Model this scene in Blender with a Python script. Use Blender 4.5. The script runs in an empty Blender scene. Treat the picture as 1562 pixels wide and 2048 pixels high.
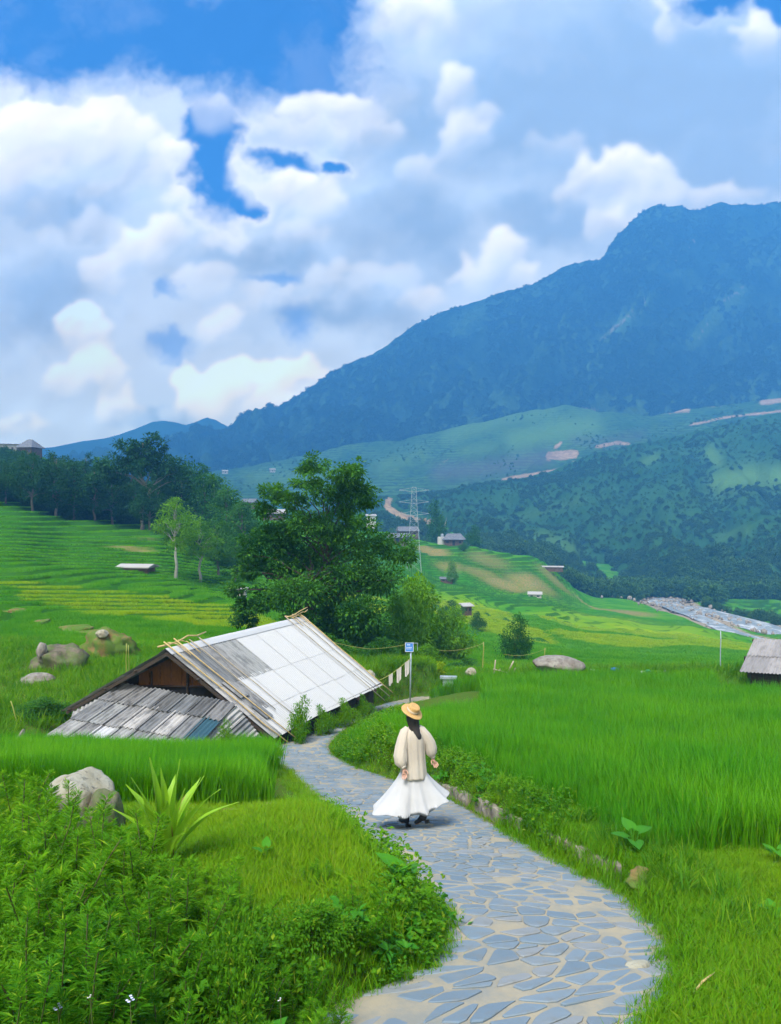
import bpy, bmesh, math, random
import numpy as np
from mathutils import Vector, Matrix, Quaternion, noise as mnoise

random.seed(7)
RNG = np.random.default_rng(11)
scene = bpy.context.scene
col = scene.collection
R = math.radians
F_PX, CX, CY = 1480.0, 781.0, 1024.0          # the photograph's focal length and centre, in its pixels

# ------------------------------------------------------------------ camera, light, exposure
cam_d = bpy.data.cameras.new('camera')
cam_d.sensor_fit = 'VERTICAL'; cam_d.sensor_height = 36.0; cam_d.lens = 36.0 * F_PX / 2048
cam_d.clip_start = 0.1; cam_d.clip_end = 30000
cam = bpy.data.objects.new('camera', cam_d); col.objects.link(cam)
cam.location = (0, 0, 0); cam.rotation_euler = (R(90), 0, 0)
scene.camera = cam

SUN_EL, SUN_AZ = R(58), R(205)                 # azimuth clockwise from +Y: behind the camera, a little to its left
SKY_STRENGTH = 0.15
SKY_SAT = 2.3
SUN_STRENGTH = 5.0
HAZE_COLOR = (0.09, 0.40, 1.0)
HAZE_DENSITY = 4.7e-4
HAZE_G = -0.58
HAZE_TOP = 930.0
vs = scene.view_settings
scene.display_settings.display_device = 'sRGB'
vs.view_transform = 'Standard'; vs.look = 'None'; vs.gamma = 1.0; vs.use_curve_mapping = False
EXPOSURE = 0.42
vs.exposure = EXPOSURE
cy = scene.cycles
cy.max_bounces = 5; cy.diffuse_bounces = 2; cy.glossy_bounces = 2; cy.transmission_bounces = 3
cy.volume_bounces = 0; cy.transparent_max_bounces = 6
cy.caustics_reflective = False; cy.caustics_refractive = False
cy.use_denoising = True
cy.use_adaptive_sampling = True; cy.adaptive_threshold = 0.03
cy.sample_clamp_indirect = 6.0

sun_d = bpy.data.lights.new('sun', 'SUN')
sun_d.energy = SUN_STRENGTH; sun_d.angle = R(26); sun_d.color = (1.0, 0.96, 0.9)
sun = bpy.data.objects.new('sun', sun_d); col.objects.link(sun)
sdir = Vector((math.sin(SUN_AZ) * math.cos(SUN_EL), math.cos(SUN_AZ) * math.cos(SUN_EL), math.sin(SUN_EL)))
sun.rotation_euler = sdir.to_track_quat('Z', 'Y').to_euler()
sun.location = sdir * 60


class NT:
    """small helper to write node trees"""
    def __init__(s, tree):
        s.t = tree; s.nodes = tree.nodes; s.links = tree.links
    def new(s, typ, props=None, ins=None):
        n = s.nodes.new(typ)
        for k, v in (props or {}).items(): setattr(n, k, v)
        for k, v in (ins or {}).items(): s.put(n.inputs[k], v)
        return n
    def put(s, sock, v):
        if v is None: return
        if isinstance(v, bpy.types.NodeSocket): s.links.new(v, sock)
        else:
            if sock.type == 'RGBA' and len(v) == 3: v = (*v, 1.0)
            sock.default_value = v
    def m(s, op, a, b=None, c=None, clamp=False):
        n = s.new('ShaderNodeMath', {'operation': op, 'use_clamp': clamp})
        for i, v in enumerate((a, b, c)): s.put(n.inputs[i], v)
        return n.outputs[0]
    def v(s, op, a, b=None, c=None, scale=None):
        n = s.new('ShaderNodeVectorMath', {'operation': op})
        for i, x in enumerate((a, b, c)): s.put(n.inputs[i], x)
        if scale is not None: s.put(n.inputs['Scale'], scale)
        return n.outputs['Value'] if op in ('LENGTH', 'DISTANCE', 'DOT_PRODUCT') else n.outputs[0]
    def smooth(s, x, a, b, lo=0.0, hi=1.0, kind='SMOOTHSTEP'):
        n = s.new('ShaderNodeMapRange', {'interpolation_type': kind, 'clamp': True})
        for i, q in enumerate((x, a, b, lo, hi)): s.put(n.inputs[i], q)
        return n.outputs[0]
    def noise(s, vec, scale=1.0, detail=4.0, rough=0.5, dist=0.0, color=False, dims='3D'):
        n = s.new('ShaderNodeTexNoise', {'noise_dimensions': dims}, {'Vector': vec, 'Scale': scale, 'Detail': detail, 'Roughness': rough, 'Distortion': dist})
        return n.outputs[1] if color else n.outputs[0]
    def voro(s, vec, scale=1.0, feature='F1', out='Distance', rnd=1.0, detail=0.0):
        n = s.new('ShaderNodeTexVoronoi', {'feature': feature}, {'Vector': vec, 'Scale': scale, 'Randomness': rnd})
        if 'Detail' in n.inputs: n.inputs['Detail'].default_value = detail
        return n.outputs[out]
    def mix(s, f, a, b, mode='MIX'):
        n = s.new('ShaderNodeMix', {'data_type': 'RGBA', 'blend_type': mode})
        s.put(n.inputs[0], f); s.put(n.inputs[6], a); s.put(n.inputs[7], b)
        return n.outputs[2]
    def ramp(s, f, stops):
        n = s.new('ShaderNodeValToRGB'); s.put(n.inputs[0], f)
        e = n.color_ramp.elements
        while len(e) < len(stops): e.new(0.5)
        for q, (p, c) in zip(e, stops):
            q.position = p; q.color = (*c, 1.0) if len(c) == 3 else c
        return n.outputs[0]
    def attr(s, name, out='Fac'):
        return s.new('ShaderNodeAttribute', {'attribute_name': name}).outputs[out]
    def sep(s, v):
        return s.new('ShaderNodeSeparateXYZ', None, {0: v}).outputs
    def comb(s, x, y, z):
        return s.new('ShaderNodeCombineXYZ', None, {0: x, 1: y, 2: z}).outputs[0]


# ------------------------------------------------------------------ numpy noise
def _hash(ix, iy, seed):
    h = (ix.astype(np.int64) * 374761393 + iy.astype(np.int64) * 668265263 + seed * 1442695041) & 0x7fffffff
    h = ((h ^ (h >> 13)) * 1274126177) & 0x7fffffff
    return ((h ^ (h >> 16)) & 0xffff) / 65535.0
def vnoise(x, y, seed=0):
    x = np.asarray(x, float); y = np.asarray(y, float)
    ix = np.floor(x); iy = np.floor(y); fx = x - ix; fy = y - iy
    fx = fx * fx * fx * (fx * (fx * 6 - 15) + 10); fy = fy * fy * fy * (fy * (fy * 6 - 15) + 10)
    a = _hash(ix, iy, seed); b = _hash(ix + 1, iy, seed); c = _hash(ix, iy + 1, seed); d = _hash(ix + 1, iy + 1, seed)
    return (a * (1 - fx) + b * fx) * (1 - fy) + (c * (1 - fx) + d * fx) * fy
def fbm(x, y, seed=0, octv=4, gain=0.5, lac=2.03):
    s = 0; a = 1; n = 0
    for i in range(octv):
        s = s + a * (vnoise(x, y, seed + i * 17) - 0.5); n += a; a *= gain; x = x * lac + 3.1; y = y * lac + 7.7
    return s / n * 2
def sstep(a, b, x):
    q = np.clip((np.asarray(x, float) - a) / (b - a), 0, 1); return q * q * (3 - 2 * q)


# ------------------------------------------------------------------ sky: Nishita blue behind clouds computed here in numpy
def cloud_front(step):
    """cloud light and cover on a plane in front of the camera, laid out in the photograph's pixel units"""
    x0, x1, y0, y1 = -420, 1980, -520, 1040
    gx = np.arange(x0, x1, step); gy = np.arange(y0, y1, step)
    X, Y = np.meshgrid(gx, gy); rng = np.random.default_rng(3)
    # slow and fast turbulence fray every outline
    wx = 42 * fbm(X / 170, Y / 150, 5, 3) + 26 * fbm(X / 48, Y / 44, 15, 4, 0.6)
    wy = 34 * fbm(X / 170, Y / 150, 6, 3) + 22 * fbm(X / 48, Y / 44, 16, 4, 0.6)
    U, W = X + wx, Y + wy
    def field(blobs, soft=1.0):
        acc = np.full(X.shape, 9.0)
        for cx, cy, rx, ry in blobs:
            acc = np.minimum(acc, np.hypot((U - cx) / rx, (W - cy) / ry))
        return 1 - acc
    fb = fbm(U / 210, W / 170, 31, 6, 0.58); fb2 = fbm(U / 70, W / 60, 37, 5, 0.6)
    holes = [(90, 40, 400, 140), (430, 60, 330, 145), (640, -20, 122, 190), (560, 120, 150, 70), (300, -330, 600, 360), (432, 318, 54, 112), (418, 245, 66, 44), (470, 395, 44, 30), (575, 308, 80, 30), (675, 322, 34, 18),
             (1430, 2, 84, 40), (1540, 18, 62, 30), (1900, -250, 260, 160), (1250, -460, 240, 120), (-330, 560, 90, 40)]
    Hh = field(holes) + 0.42 * fb + 0.24 * fb2
    small = field([(357, 572, 34, 26), (352, 684, 66, 32), (615, 660, 44, 60), (560, 560, 60, 20)]) + 0.42 * fb + 0.24 * fb2
    hole = np.maximum(sstep(-0.30, 0.42, Hh), 0.6 * sstep(-0.3, 0.6, small))
    # the sheet of cloud: light on the left, heavy and grey on the upper right
    darks = [(1340, 190, 420, 210), (835, 470, 130, 120), (1490, 340, 190, 100), (1060, 210, 250, 150), (700, 640, 170, 50), (560, 520, 150, 44), (70, 600, 140, 90), (800, 200, 80, 140), (310, 830, 80, 30), (130, 420, 120, 40), (1120, 460, 130, 70)]
    dk = np.full(X.shape, -1.0)
    for cx, cy, rx, ry in darks: dk = np.maximum(dk, 1 - np.hypot((X + wx * 1.6 - cx) / rx, (Y + wy * 1.6 - cy) / ry))
    dk = sstep(-0.75, 0.75, dk + 0.55 * fb + 0.18 * fb2)
    light = np.array([0.50, 0.66, 0.85]); dark = np.array([0.300, 0.480, 0.71]); white = np.array([0.90, 0.93, 0.955]); warm = np.array([0.90, 0.89, 0.87])
    img = light + (dark - light) * dk[..., None]
    # heaped clouds: every heap is a pile of spheres, lit from the upper left
    heaps = [(85, 290, 130, 85, 1), (200, 275, 140, 85, 1), (315, 310, 66, 72, 1), (50, 360, 120, 90, .7), (362, 395, 50, 40, 1), (240, 350, 105, 70, .7), (285, 508, 66, 48, .9), (338, 470, 50, 38, .9), (228, 558, 58, 44, .8),
             (165, 672, 66, 42, .95), (195, 752, 76, 52, .9), (236, 812, 46, 46, .8), (115, 768, 60, 32, .75), (480, 785, 142, 74, 1.15), (402, 766, 66, 50, 1.1), (592, 770, 40, 40, 1.1), (570, 372, 120, 50, .95), (650, 402, 66, 44, .9),
             (498, 340, 46, 32, .9), (650, 228, 128, 62, .8), (748, 258, 58, 38, .85), (432, 220, 44, 40, .55), (908, 182, 48, 56, .8), (972, 226, 26, 22, .9), (915, 272, 56, 60, .7), (838, 40, 84, 60, .8), (1332, 46, 28, 58, 1), (1502, 86, 52, 48, .85),
             (1230, 352, 140, 58, .85), (1160, 392, 70, 44, .8), (1290, 382, 100, 60, .85), (1240, 458, 80, 54, .75), (1012, 518, 48, 44, .9), (1050, 558, 60, 34, .9), (955, 552, 70, 46, .75), (850, 598, 62, 34, .7), (452, 644, 44, 36, .75), (50, 866, 76, 24, .75),
             (1440, 394, 90, 30, .8), (720, 565, 120, 44, .35), (560, 602, 90, 36, .4), (420, 565, 70, 40, .45), (610, 470, 90, 40, .4), (840, 345, 46, 46, .4), (1100, 300, 60, 30, .35), (150, 470, 110, 50, .35), (-200, 430, 200, 110, .9), (1760, 260, 180, 90, .8)]
    hgt = np.zeros(X.shape); wht = np.zeros(X.shape)
    for cx, cy, rx, ry, s in heaps:
        kids = []
        for _ in range(int(18 + rx * 0.22)):
            a = rng.uniform(0, 6.283); q = math.sqrt(rng.random()) * .86
            kids.append((cx + q * rx * math.cos(a), cy + q * ry * math.sin(a), min(rx, ry) * rng.uniform(.28, .55) * (1.1 - .5 * q)))
        for ax, ay, r in list(kids):
            for _ in range(4):
                a = rng.uniform(0, 6.283); kids.append((ax + r * .85 * math.cos(a), ay + r * .85 * math.sin(a), r * rng.uniform(.28, .5)))
        for ax, ay, r in kids:
            i0, i1 = int((ax - r - 75 - x0) / step), int((ax + r + 75 - x0) / step) + 1; j0, j1 = int((ay - r - 62 - y0) / step), int((ay + r + 62 - y0) / step) + 1
            i0, j0 = max(i0, 0), max(j0, 0)
            if i1 <= i0 or j1 <= j0: continue
            sl = (slice(j0, j1), slice(i0, i1))
            d2 = (U[sl] - ax) ** 2 + (W[sl] - ay) ** 2
            hh = np.sqrt(np.maximum(r * r - d2, 0)) * 1.0 + np.where(d2 < r * r, 0.25 * min(rx, ry), 0)
            top = np.clip(0.62 - (ay - cy) / ry * 0.62, 0.05, 1.15) * s
            better = hh > hgt[sl]
            hgt[sl] = np.where(better, hh, hgt[sl]); wht[sl] = np.where(better, top, wht[sl])
    def blur(a, n):
        k = max(1, int(n / step)); c = a
        for ax in (0, 1):
            for _ in range(2):
                p = np.pad(c, [(k, k) if ax == q else (0, 0) for q in (0, 1)], mode='edge'); s_ = np.cumsum(p, axis=ax); s_ = np.insert(s_, 0, 0, axis=ax)
                n_ = c.shape[ax]; c = (np.take(s_, np.arange(n_) + 2 * k + 1, ax) - np.take(s_, np.arange(n_), ax)) / (2 * k + 1)
        return c
    h1, h2, h3 = blur(hgt, 2.4), blur(hgt, 8), blur(hgt, 22)
    def slope(a): gy_, gx_ = np.gradient(a, step); return 0.5 * gx_ + 0.85 * gy_        # rising towards the lower right: facing the light
    lit = 0.47 + 0.14 * slope(h1) + 0.34 * slope(h2) + 0.62 * slope(h3) + 0.10 * fb2
    alpha = 1 - np.exp(-blur(hgt, 4.5) / 11.0)
    wsoft = blur(wht, 9)
    amt = np.clip(alpha * wsoft * (0.52 + 0.78 * np.clip(lit, 0, 1.25)), 0, 1)
    low = sstep(560, 800, Y)[..., None]
    wc = white * (1 - low) + warm * low
    img = img + (wc - img) * amt[..., None]
    shade = np.clip(alpha * (0.36 - lit) * 0.8, 0, 0.35)[..., None]
    img = img + (dark * 1.12 - img) * shade * 0.7
    # soft relief over the whole sheet, and a bright frayed rim where it meets the blue
    gr = slope(blur(fb + .25 * fb2, 14) * 70)
    img = img * (1 + np.clip(gr, -.5, .5) * np.where(Y > 0, 1, 1) * 0.13 * (1 - .6 * sstep(800, 1100, X)))[..., None]
    rim = sstep(-0.75, -0.15, Hh) * (.70 - .4 * sstep(690, 800, X)) * (0.5 + 0.5 * sstep(-.2, .3, fb2))
    img = img + (white - img) * (rim * (1 - amt) * .8)[..., None]
    heap_cover = np.clip(alpha * wsoft * 1.6, 0, 1) * np.clip(sstep(150, 190, Y) + sstep(735, 790, X), 0, 1)
    img = np.stack([blur(img[..., q], 2.0) for q in range(3)], -1)
    cover = np.maximum(1 - hole, np.clip(heap_cover, 0, 1)) * 0.985
    veil = sstep(0.0, 0.5, fb) * 0.10
    return (x0, y0, step), img, np.clip(np.maximum(cover, veil), 0, 1)

def build_world():
    w = bpy.data.worlds.new('World'); scene.world = w; w.use_nodes = True
    t = NT(w.node_tree); t.nodes.clear()
    (x0, y0, st), img, cov = cloud_front(2.0)
    NX, NY = 4096, 2048
    def sphere(j0, j1, i0, i1, sub):
        el = ((np.arange(j0, j1, sub) + .5 * sub) / NY - 0.5) * math.pi; az = ((np.arange(i0, i1, sub) + .5 * sub) / NX - 0.25) * 2 * math.pi
        AZ, EL = np.meshgrid(az, el); return np.sin(AZ) * np.cos(EL), np.cos(AZ) * np.cos(EL), np.sin(EL)
    def rest(dx, dy, dz):
        """the same broken cloud over the remaining sky, on a level layer overhead"""
        q = 1 / (np.abs(dz) + 0.22); u, v_ = dx * q * 1.6, dy * q * 1.6
        a = fbm(u + 3, v_ + 9, 51, 6, .55); b = fbm(u * 2.3 + 7, v_ * 2.3, 57, 5, .6)
        c = sstep(-0.16, 0.14, a + .25 * b + .10)
        light = np.array([0.50, 0.655, 0.84]); dark = np.array([0.30, 0.47, 0.70]); white = np.array([0.84, 0.88, 0.92])
        i_ = light + (dark - light) * sstep(-.1, .5, a)[..., None]; i_ = i_ + (white - i_) * (sstep(.05, .4, b) * .8)[..., None]
        return i_, c
    def finish_px(dx, dy, dz):
        i_, c = rest(dx, dy, dz)
        px = CX + dx / np.maximum(dy, 1e-3) * F_PX; py = CY - dz / np.maximum(dy, 1e-3) * F_PX
        fx, fy = (px - x0) / st, (py - y0) / st
        ok = (dy > 0.05) & (fx > 0) & (fy > 0) & (fx < img.shape[1] - 2) & (fy < img.shape[0] - 2)
        wgt = sstep(0, 170, px - x0) * sstep(0, 170, py - y0) * sstep(0, 170, x0 + st * img.shape[1] - px) * np.where(ok, 1, 0)
        xi, yi = np.clip(fx.astype(int), 0, img.shape[1] - 2), np.clip(fy.astype(int), 0, img.shape[0] - 2)
        a, b = np.clip(fx - xi, 0, 1), np.clip(fy - yi, 0, 1)
        bl = lambda T: (T[yi, xi].T * ((1 - a) * (1 - b)).T + T[yi, xi + 1].T * (a * (1 - b)).T + T[yi + 1, xi].T * ((1 - a) * b).T + T[yi + 1, xi + 1].T * (a * b).T).T
        c = c * (1 - wgt) + bl(cov) * wgt; i_ = i_ * (1 - wgt[..., None]) + bl(img) * wgt[..., None]
        # the clouds shine through the valley's air: what that air takes away must have left them
        el = np.maximum(dz, 0.02); Ld = np.minimum(HAZE_TOP / el, 3000 / np.maximum(dy, .35)); T = np.exp(-HAZE_DENSITY * Ld)[..., None]
        air = np.array(AIR_LIGHT) * (1 - (1 - sstep(0.06, 0.24, dz))[..., None] * np.array([-.3, .08, .10]))
        src = (i_ - air * (1 - T)) / T
        src = np.clip(src, np.array([.12, .10, .08]), 2.6)
        c = np.where(dz < 0, 1.0, c)
        return src, c
    A = np.zeros((NY, NX, 4), np.float32); B = np.zeros((NY, NX, 4), np.float32); A[..., 3] = 1; B[..., 3] = 1
    for j0, j1, i0, i1, sub in ((0, NY, 0, NX, 8), (NY // 2 - 16, NY // 2 + 576, NX // 4 - 512, NX // 4 + 512, 1)):
        s_, c_ = finish_px(*sphere(j0, j1, i0, i1, sub))
        if sub > 1: s_ = s_.repeat(sub, 0).repeat(sub, 1); c_ = c_.repeat(sub, 0).repeat(sub, 1)
        A[j0:j1, i0:i1, :3] = s_; B[j0:j1, i0:i1, :3] = c_[..., None]
    def image(name, arr):
        im = bpy.data.images.new(name, NX, NY, alpha=False, float_buffer=True); im.colorspace_settings.name = 'Non-Color'
        im.pixels.foreach_set(arr.ravel()); im.update(); return im
    d = t.new('ShaderNodeTexCoord').outputs['Generated']
    ea = t.new('ShaderNodeTexEnvironment', {'image': image('cloud_light', A)}, {'Vector': d}); eb = t.new('ShaderNodeTexEnvironment', {'image': image('cloud_cover', B)}, {'Vector': d})
    sky = t.new('ShaderNodeTexSky', {'sky_type': 'NISHITA', 'sun_disc': False, 'sun_elevation': SUN_EL, 'sun_rotation': SUN_AZ,
                                     'altitude': 1500.0, 'air_density': 1.0, 'dust_density': 0.4, 'ozone_density': 4.0})
    hs = t.new('ShaderNodeHueSaturation', None, {'Saturation': SKY_SAT, 'Value': 0.86, 'Hue': 0.512, 'Color': sky.outputs[0]})
    b1 = t.new('ShaderNodeBackground', None, {'Color': hs.outputs[0], 'Strength': SKY_STRENGTH})
    b2 = t.new('ShaderNodeBackground', None, {'Color': ea.outputs[0], 'Strength': CLOUD_STRENGTH})
    mx = t.new('ShaderNodeMixShader', None, {0: eb.outputs[0], 1: b1.outputs[0], 2: b2.outputs[0]})
    t.new('ShaderNodeOutputWorld', None, {'Surface': mx.outputs[0]})
    w.cycles.sampling_method = 'MANUAL'; w.cycles.sample_map_resolution = 1024

CLOUD_STRENGTH = 0.81
AIR_LIGHT = (0.095, 0.35, 0.74)

build_world()


# ------------------------------------------------------------------ helpers: objects, tags, meshes
def tag(o, label=None, cat=None, group=None, kind=None):
    if label: o['label'] = label
    if cat: o['category'] = cat
    if group: o['group'] = group
    if kind: o['kind'] = kind
    return o

def empty(name, loc=(0, 0, 0), rz=0.0):
    o = bpy.data.objects.new(name, None); col.objects.link(o)
    o.location = loc; o.rotation_euler = (0, 0, rz); o.empty_display_size = 0.2
    return o

def link(name, me, parent=None, loc=None, rot=None):
    o = bpy.data.objects.new(name, me); col.objects.link(o)
    if parent: o.parent = parent
    if loc is not None: o.location = loc
    if rot is not None: o.rotation_euler = rot
    return o

def np_mesh(name, V, Fq, mats, smooth=False, midx=None, attrs=None):
    """V (n,3); Fq (m,k) array of equal-sided faces or list of such arrays"""
    V = np.asarray(V, dtype=np.float32)
    if not isinstance(Fq, list): Fq = [Fq]
    Fq = [np.asarray(f, dtype=np.int32) for f in Fq if len(f)]
    me = bpy.data.meshes.new(name)
    me.vertices.add(len(V)); me.vertices.foreach_set('co', V.ravel())
    li = np.concatenate([f.ravel() for f in Fq]); tot = np.concatenate([np.full(len(f), f.shape[1], dtype=np.int32) for f in Fq])
    st = np.concatenate([[0], np.cumsum(tot)[:-1]]).astype(np.int32)
    me.loops.add(len(li)); me.loops.foreach_set('vertex_index', li)
    me.polygons.add(len(tot)); me.polygons.foreach_set('loop_start', st)
    me.polygons.foreach_set('loop_total', tot)
    if midx is not None: me.polygons.foreach_set('material_index', np.asarray(midx, dtype=np.int32))
    me.polygons.foreach_set('use_smooth', np.full(len(tot), smooth, dtype=bool))
    for m in (mats if isinstance(mats, (list, tuple)) else [mats]): me.materials.append(m)
    for k, a in (attrs or {}).items():
        at = me.attributes.new(k, 'FLOAT', 'POINT'); at.data.foreach_set('value', np.asarray(a, dtype=np.float32).ravel())
    me.update(calc_edges=True)
    return me

class MB:
    """collects boxes, tubes, lathes and polygons and links them as ONE mesh object"""
    def __init__(s): s.V = []; s.F = []
    def add(s, vs, fs):
        o = len(s.V); s.V += [tuple(v) for v in vs]; s.F += [tuple(i + o for i in f) for f in fs]
        return s
    def box(s, c, size, rot=None):
        sx, sy, sz = (q / 2 for q in size)
        P = [Vector((a * sx, b * sy, d * sz)) for a in (-1, 1) for b in (-1, 1) for d in (-1, 1)]
        if rot is not None: P = [rot @ p for p in P]
        c = Vector(c)
        return s.add([p + c for p in P], [(0, 1, 3, 2), (4, 6, 7, 5), (0, 4, 5, 1), (2, 3, 7, 6), (0, 2, 6, 4), (1, 5, 7, 3)])
    def tube(s, pts, rad, n=7, cap=True):
        pts = [Vector(p) for p in pts]; k = len(pts)
        if not hasattr(rad, '__len__'): rad = [rad] * k
        vs = []; prev = None
        for i, p in enumerate(pts):
            d = (pts[min(i + 1, k - 1)] - pts[max(i - 1, 0)]).normalized()
            if prev is None:
                u = d.orthogonal().normalized()
            else:
                u = (prev - d * prev.dot(d))
                u = u.normalized() if u.length > 1e-6 else d.orthogonal().normalized()
            prev = u; w = d.cross(u)
            for j in range(n):
                a = 2 * math.pi * j / n
                vs.append(p + (u * math.cos(a) + w * math.sin(a)) * rad[i])
        fs = [(i * n + j, i * n + (j + 1) % n, (i + 1) * n + (j + 1) % n, (i + 1) * n + j) for i in range(k - 1) for j in range(n)]
        if cap: fs += [tuple(range(n - 1, -1, -1)), tuple((k - 1) * n + j for j in range(n))]
        return s.add(vs, fs)
    def grid(s, P):
        """P[i][j] points"""
        n, m = len(P), len(P[0])
        return s.add([q for r in P for q in r], [(i * m + j, i * m + j + 1, (i + 1) * m + j + 1, (i + 1) * m + j) for i in range(n - 1) for j in range(m - 1)])
    def lathe(s, prof, n=24, c=(0, 0, 0), cap=False):
        vs = []
        for r, z in prof:
            for j in range(n):
                a = 2 * math.pi * j / n
                vs.append((c[0] + r * math.cos(a), c[1] + r * math.sin(a), c[2] + z))
        k = len(prof)
        fs = [(i * n + j, i * n + (j + 1) % n, (i + 1) * n + (j + 1) % n, (i + 1) * n + j) for i in range(k - 1) for j in range(n)]
        if cap: fs += [tuple(range(n - 1, -1, -1)), tuple((k - 1) * n + j for j in range(n))]
        return s.add(vs, fs)
    def mesh(s, name, m, smooth=False):
        me = bpy.data.meshes.new(name); me.from_pydata(s.V, [], s.F)
        for q in (m if isinstance(m, (list, tuple)) else [m]): me.materials.append(q)
        if smooth: me.polygons.foreach_set('use_smooth', [True] * len(me.polygons))
        me.update(); return me
    def build(s, name, m, parent=None, smooth=False, loc=None, rot=None):
        return link(name, s.mesh(name, m, smooth), parent, loc, rot)

def children(o): return [c for c in o.children]

def copy_tree(o, parent=None):
    c = o.copy(); col.objects.link(c)
    if parent: c.parent = parent
    for ch in list(o.children): copy_tree(ch, c)
    return c


# ------------------------------------------------------------------ terrain height
ZP_Y = [-6, 0, 18, 20, 24, 28, 34, 60]
ZP_Z = [-0.6, -1.92, -6.13, -6.55, -7.08, -7.45, -7.95, -9.5]
def zpath(Y): return np.interp(Y, ZP_Y, ZP_Z)
_ys = np.linspace(2.0, 40, 4000)
_py = CY + (-zpath(_ys)) / _ys * F_PX
def py2Y(py): return float(np.interp(-py, -_py, _ys))
EDGE = [(2120, 470, 1230), (2048, 598, 1306), (2000, 690, 1335), (1950, 825, 1347), (1900, 884, 1338), (1850, 888, 1310), (1800, 850, 1262),
        (1770, 812, 1214), (1745, 784, 1160), (1700, 735, 1076), (1650, 688, 986), (1600, 650, 902), (1565, 606, 806), (1535, 574, 712),
        (1510, 540, 662), (1492, 534, 652), (1472, 584, 668), (1452, 638, 692), (1434, 700, 722), (1416, 742, 770), (1404, 780, 822), (1394, 826, 880), (1385, 880, 960)]
_eY = np.array([py2Y(e[0]) for e in EDGE])
_eL = np.array([(e[1] - CX) / F_PX * y for e, y in zip(EDGE, _eY)])
_eR = np.array([(e[2] - CX) / F_PX * y for e, y in zip(EDGE, _eY)])
_eY2 = np.concatenate([[-6, 2.2], _eY]); _eL2 = np.concatenate([[-3.2, -1.15], _eL]); _eR2 = np.concatenate([[-1.0, 0.95], _eR])
_k = np.array([1, 4, 6, 4, 1]) / 16
_gY = np.linspace(-6, float(_eY[-1]), 400)
def _sm(v):
    q = np.interp(_gY, _eY2, v); p = np.pad(q, 2, mode='edge'); return sum(_k[i] * p[i:i + len(q)] for i in range(5))
_gL, _gR = _sm(_eL2), _sm(_eR2)
def edgeL(Y): return np.interp(Y, _gY, _gL)
def edgeR(Y): return np.interp(Y, _gY, _gR)
PATH_END = float(_eY[-1])

ZL_Y = [-6, 0, 4, 8, 11, 14, 18, 22, 34, 60]; ZL_Z = [-0.3, -1.65, -2.55, -3.5, -4.3, -5.1, -6.08, -6.25, -6.3, -6.6]
ZR_Y = [-6, 0, 4, 6, 8, 12, 20, 26, 32, 36, 60]; ZR_Z = [-0.5, -1.82, -2.75, -3.17, -3.47, -4.25, -5.8, -6.75, -7.35, -7.75, -9]
TY = np.array([20, 34, 45, 60, 80, 100, 130, 170, 220, 280, 350, 450, 600, 900], float)
TX = np.array([-1400, -400, 0, 150, 300, 450, 600, 750, 900, 1050, 1200, 1350, 1562, 2000, 3000], float)
TPY = np.array([
    [1450, 1280, 1210, 1120, 1020, 950, 880, 850, 820, 800, 800, 830, 870, 940],
    [1470, 1290, 1235, 1170, 1090, 1030, 960, 930, 890, 860, 850, 870, 910, 960],
    [1480, 1300, 1250, 1200, 1140, 1085, 1015, 985, 935, 900, 890, 900, 930, 965],
    [1480, 1300, 1255, 1205, 1152, 1110, 1050, 1020, 975, 945, 930, 935, 950, 975],
    [1490, 1305, 1258, 1212, 1165, 1120, 1062, 1040, 1010, 985, 970, 965, 965, 980],
    [1500, 1318, 1270, 1230, 1190, 1160, 1130, 1090, 1060, 1035, 1015, 1010, 1005, 1000],
    [1510, 1335, 1290, 1260, 1225, 1195, 1165, 1130, 1095, 1065, 1042, 1042, 1035, 1020],
    [1510, 1346, 1312, 1282, 1250, 1222, 1190, 1150, 1105, 1066, 1062, 1085, 1080, 1050],
    [1510, 1348, 1330, 1308, 1280, 1255, 1225, 1195, 1165, 1088, 1090, 1090, 1060, 1020],
    [1500, 1346, 1332, 1315, 1293, 1272, 1248, 1222, 1190, 1108, 1125, 1130, 1090, 1040],
    [1500, 1344, 1334, 1320, 1303, 1285, 1262, 1242, 1222, 1204, 1192, 1165, 1110, 1060],
    [1500, 1344, 1336, 1325, 1312, 1297, 1275, 1255, 1238, 1215, 1193, 1165, 1110, 1060],
    [1500, 1348, 1340, 1333, 1325, 1312, 1297, 1280, 1262, 1236, 1203, 1165, 1105, 1055],
    [1510, 1355, 1348, 1340, 1332, 1322, 1308, 1292, 1272, 1245, 1208, 1165, 1105, 1055],
    [1530, 1370, 1360, 1350, 1340, 1330, 1315, 1298, 1280, 1252, 1212, 1165, 1105, 1055]])
_TZ = -(TPY - CY) / F_PX * TY[None, :]
def ztable(X, Y):
    Yc = np.clip(Y, TY[0], TY[-1]); px = CX + X / np.maximum(Yc, 1) * F_PX
    lx = np.interp(px, TX, np.arange(len(TX))); ly = np.interp(np.log(Yc), np.log(TY), np.arange(len(TY)))
    i = np.clip(lx.astype(int), 0, len(TX) - 2); j = np.clip(ly.astype(int), 0, len(TY) - 2)
    fx = lx - i; fx = fx * fx * (3 - 2 * fx); fy = ly - j
    Z = lambda a, b: _TZ[a, b]
    return (Z(i, j) * (1 - fx) + Z(i + 1, j) * fx) * (1 - fy) + (Z(i, j + 1) * (1 - fx) + Z(i + 1, j + 1) * fx) * fy

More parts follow.
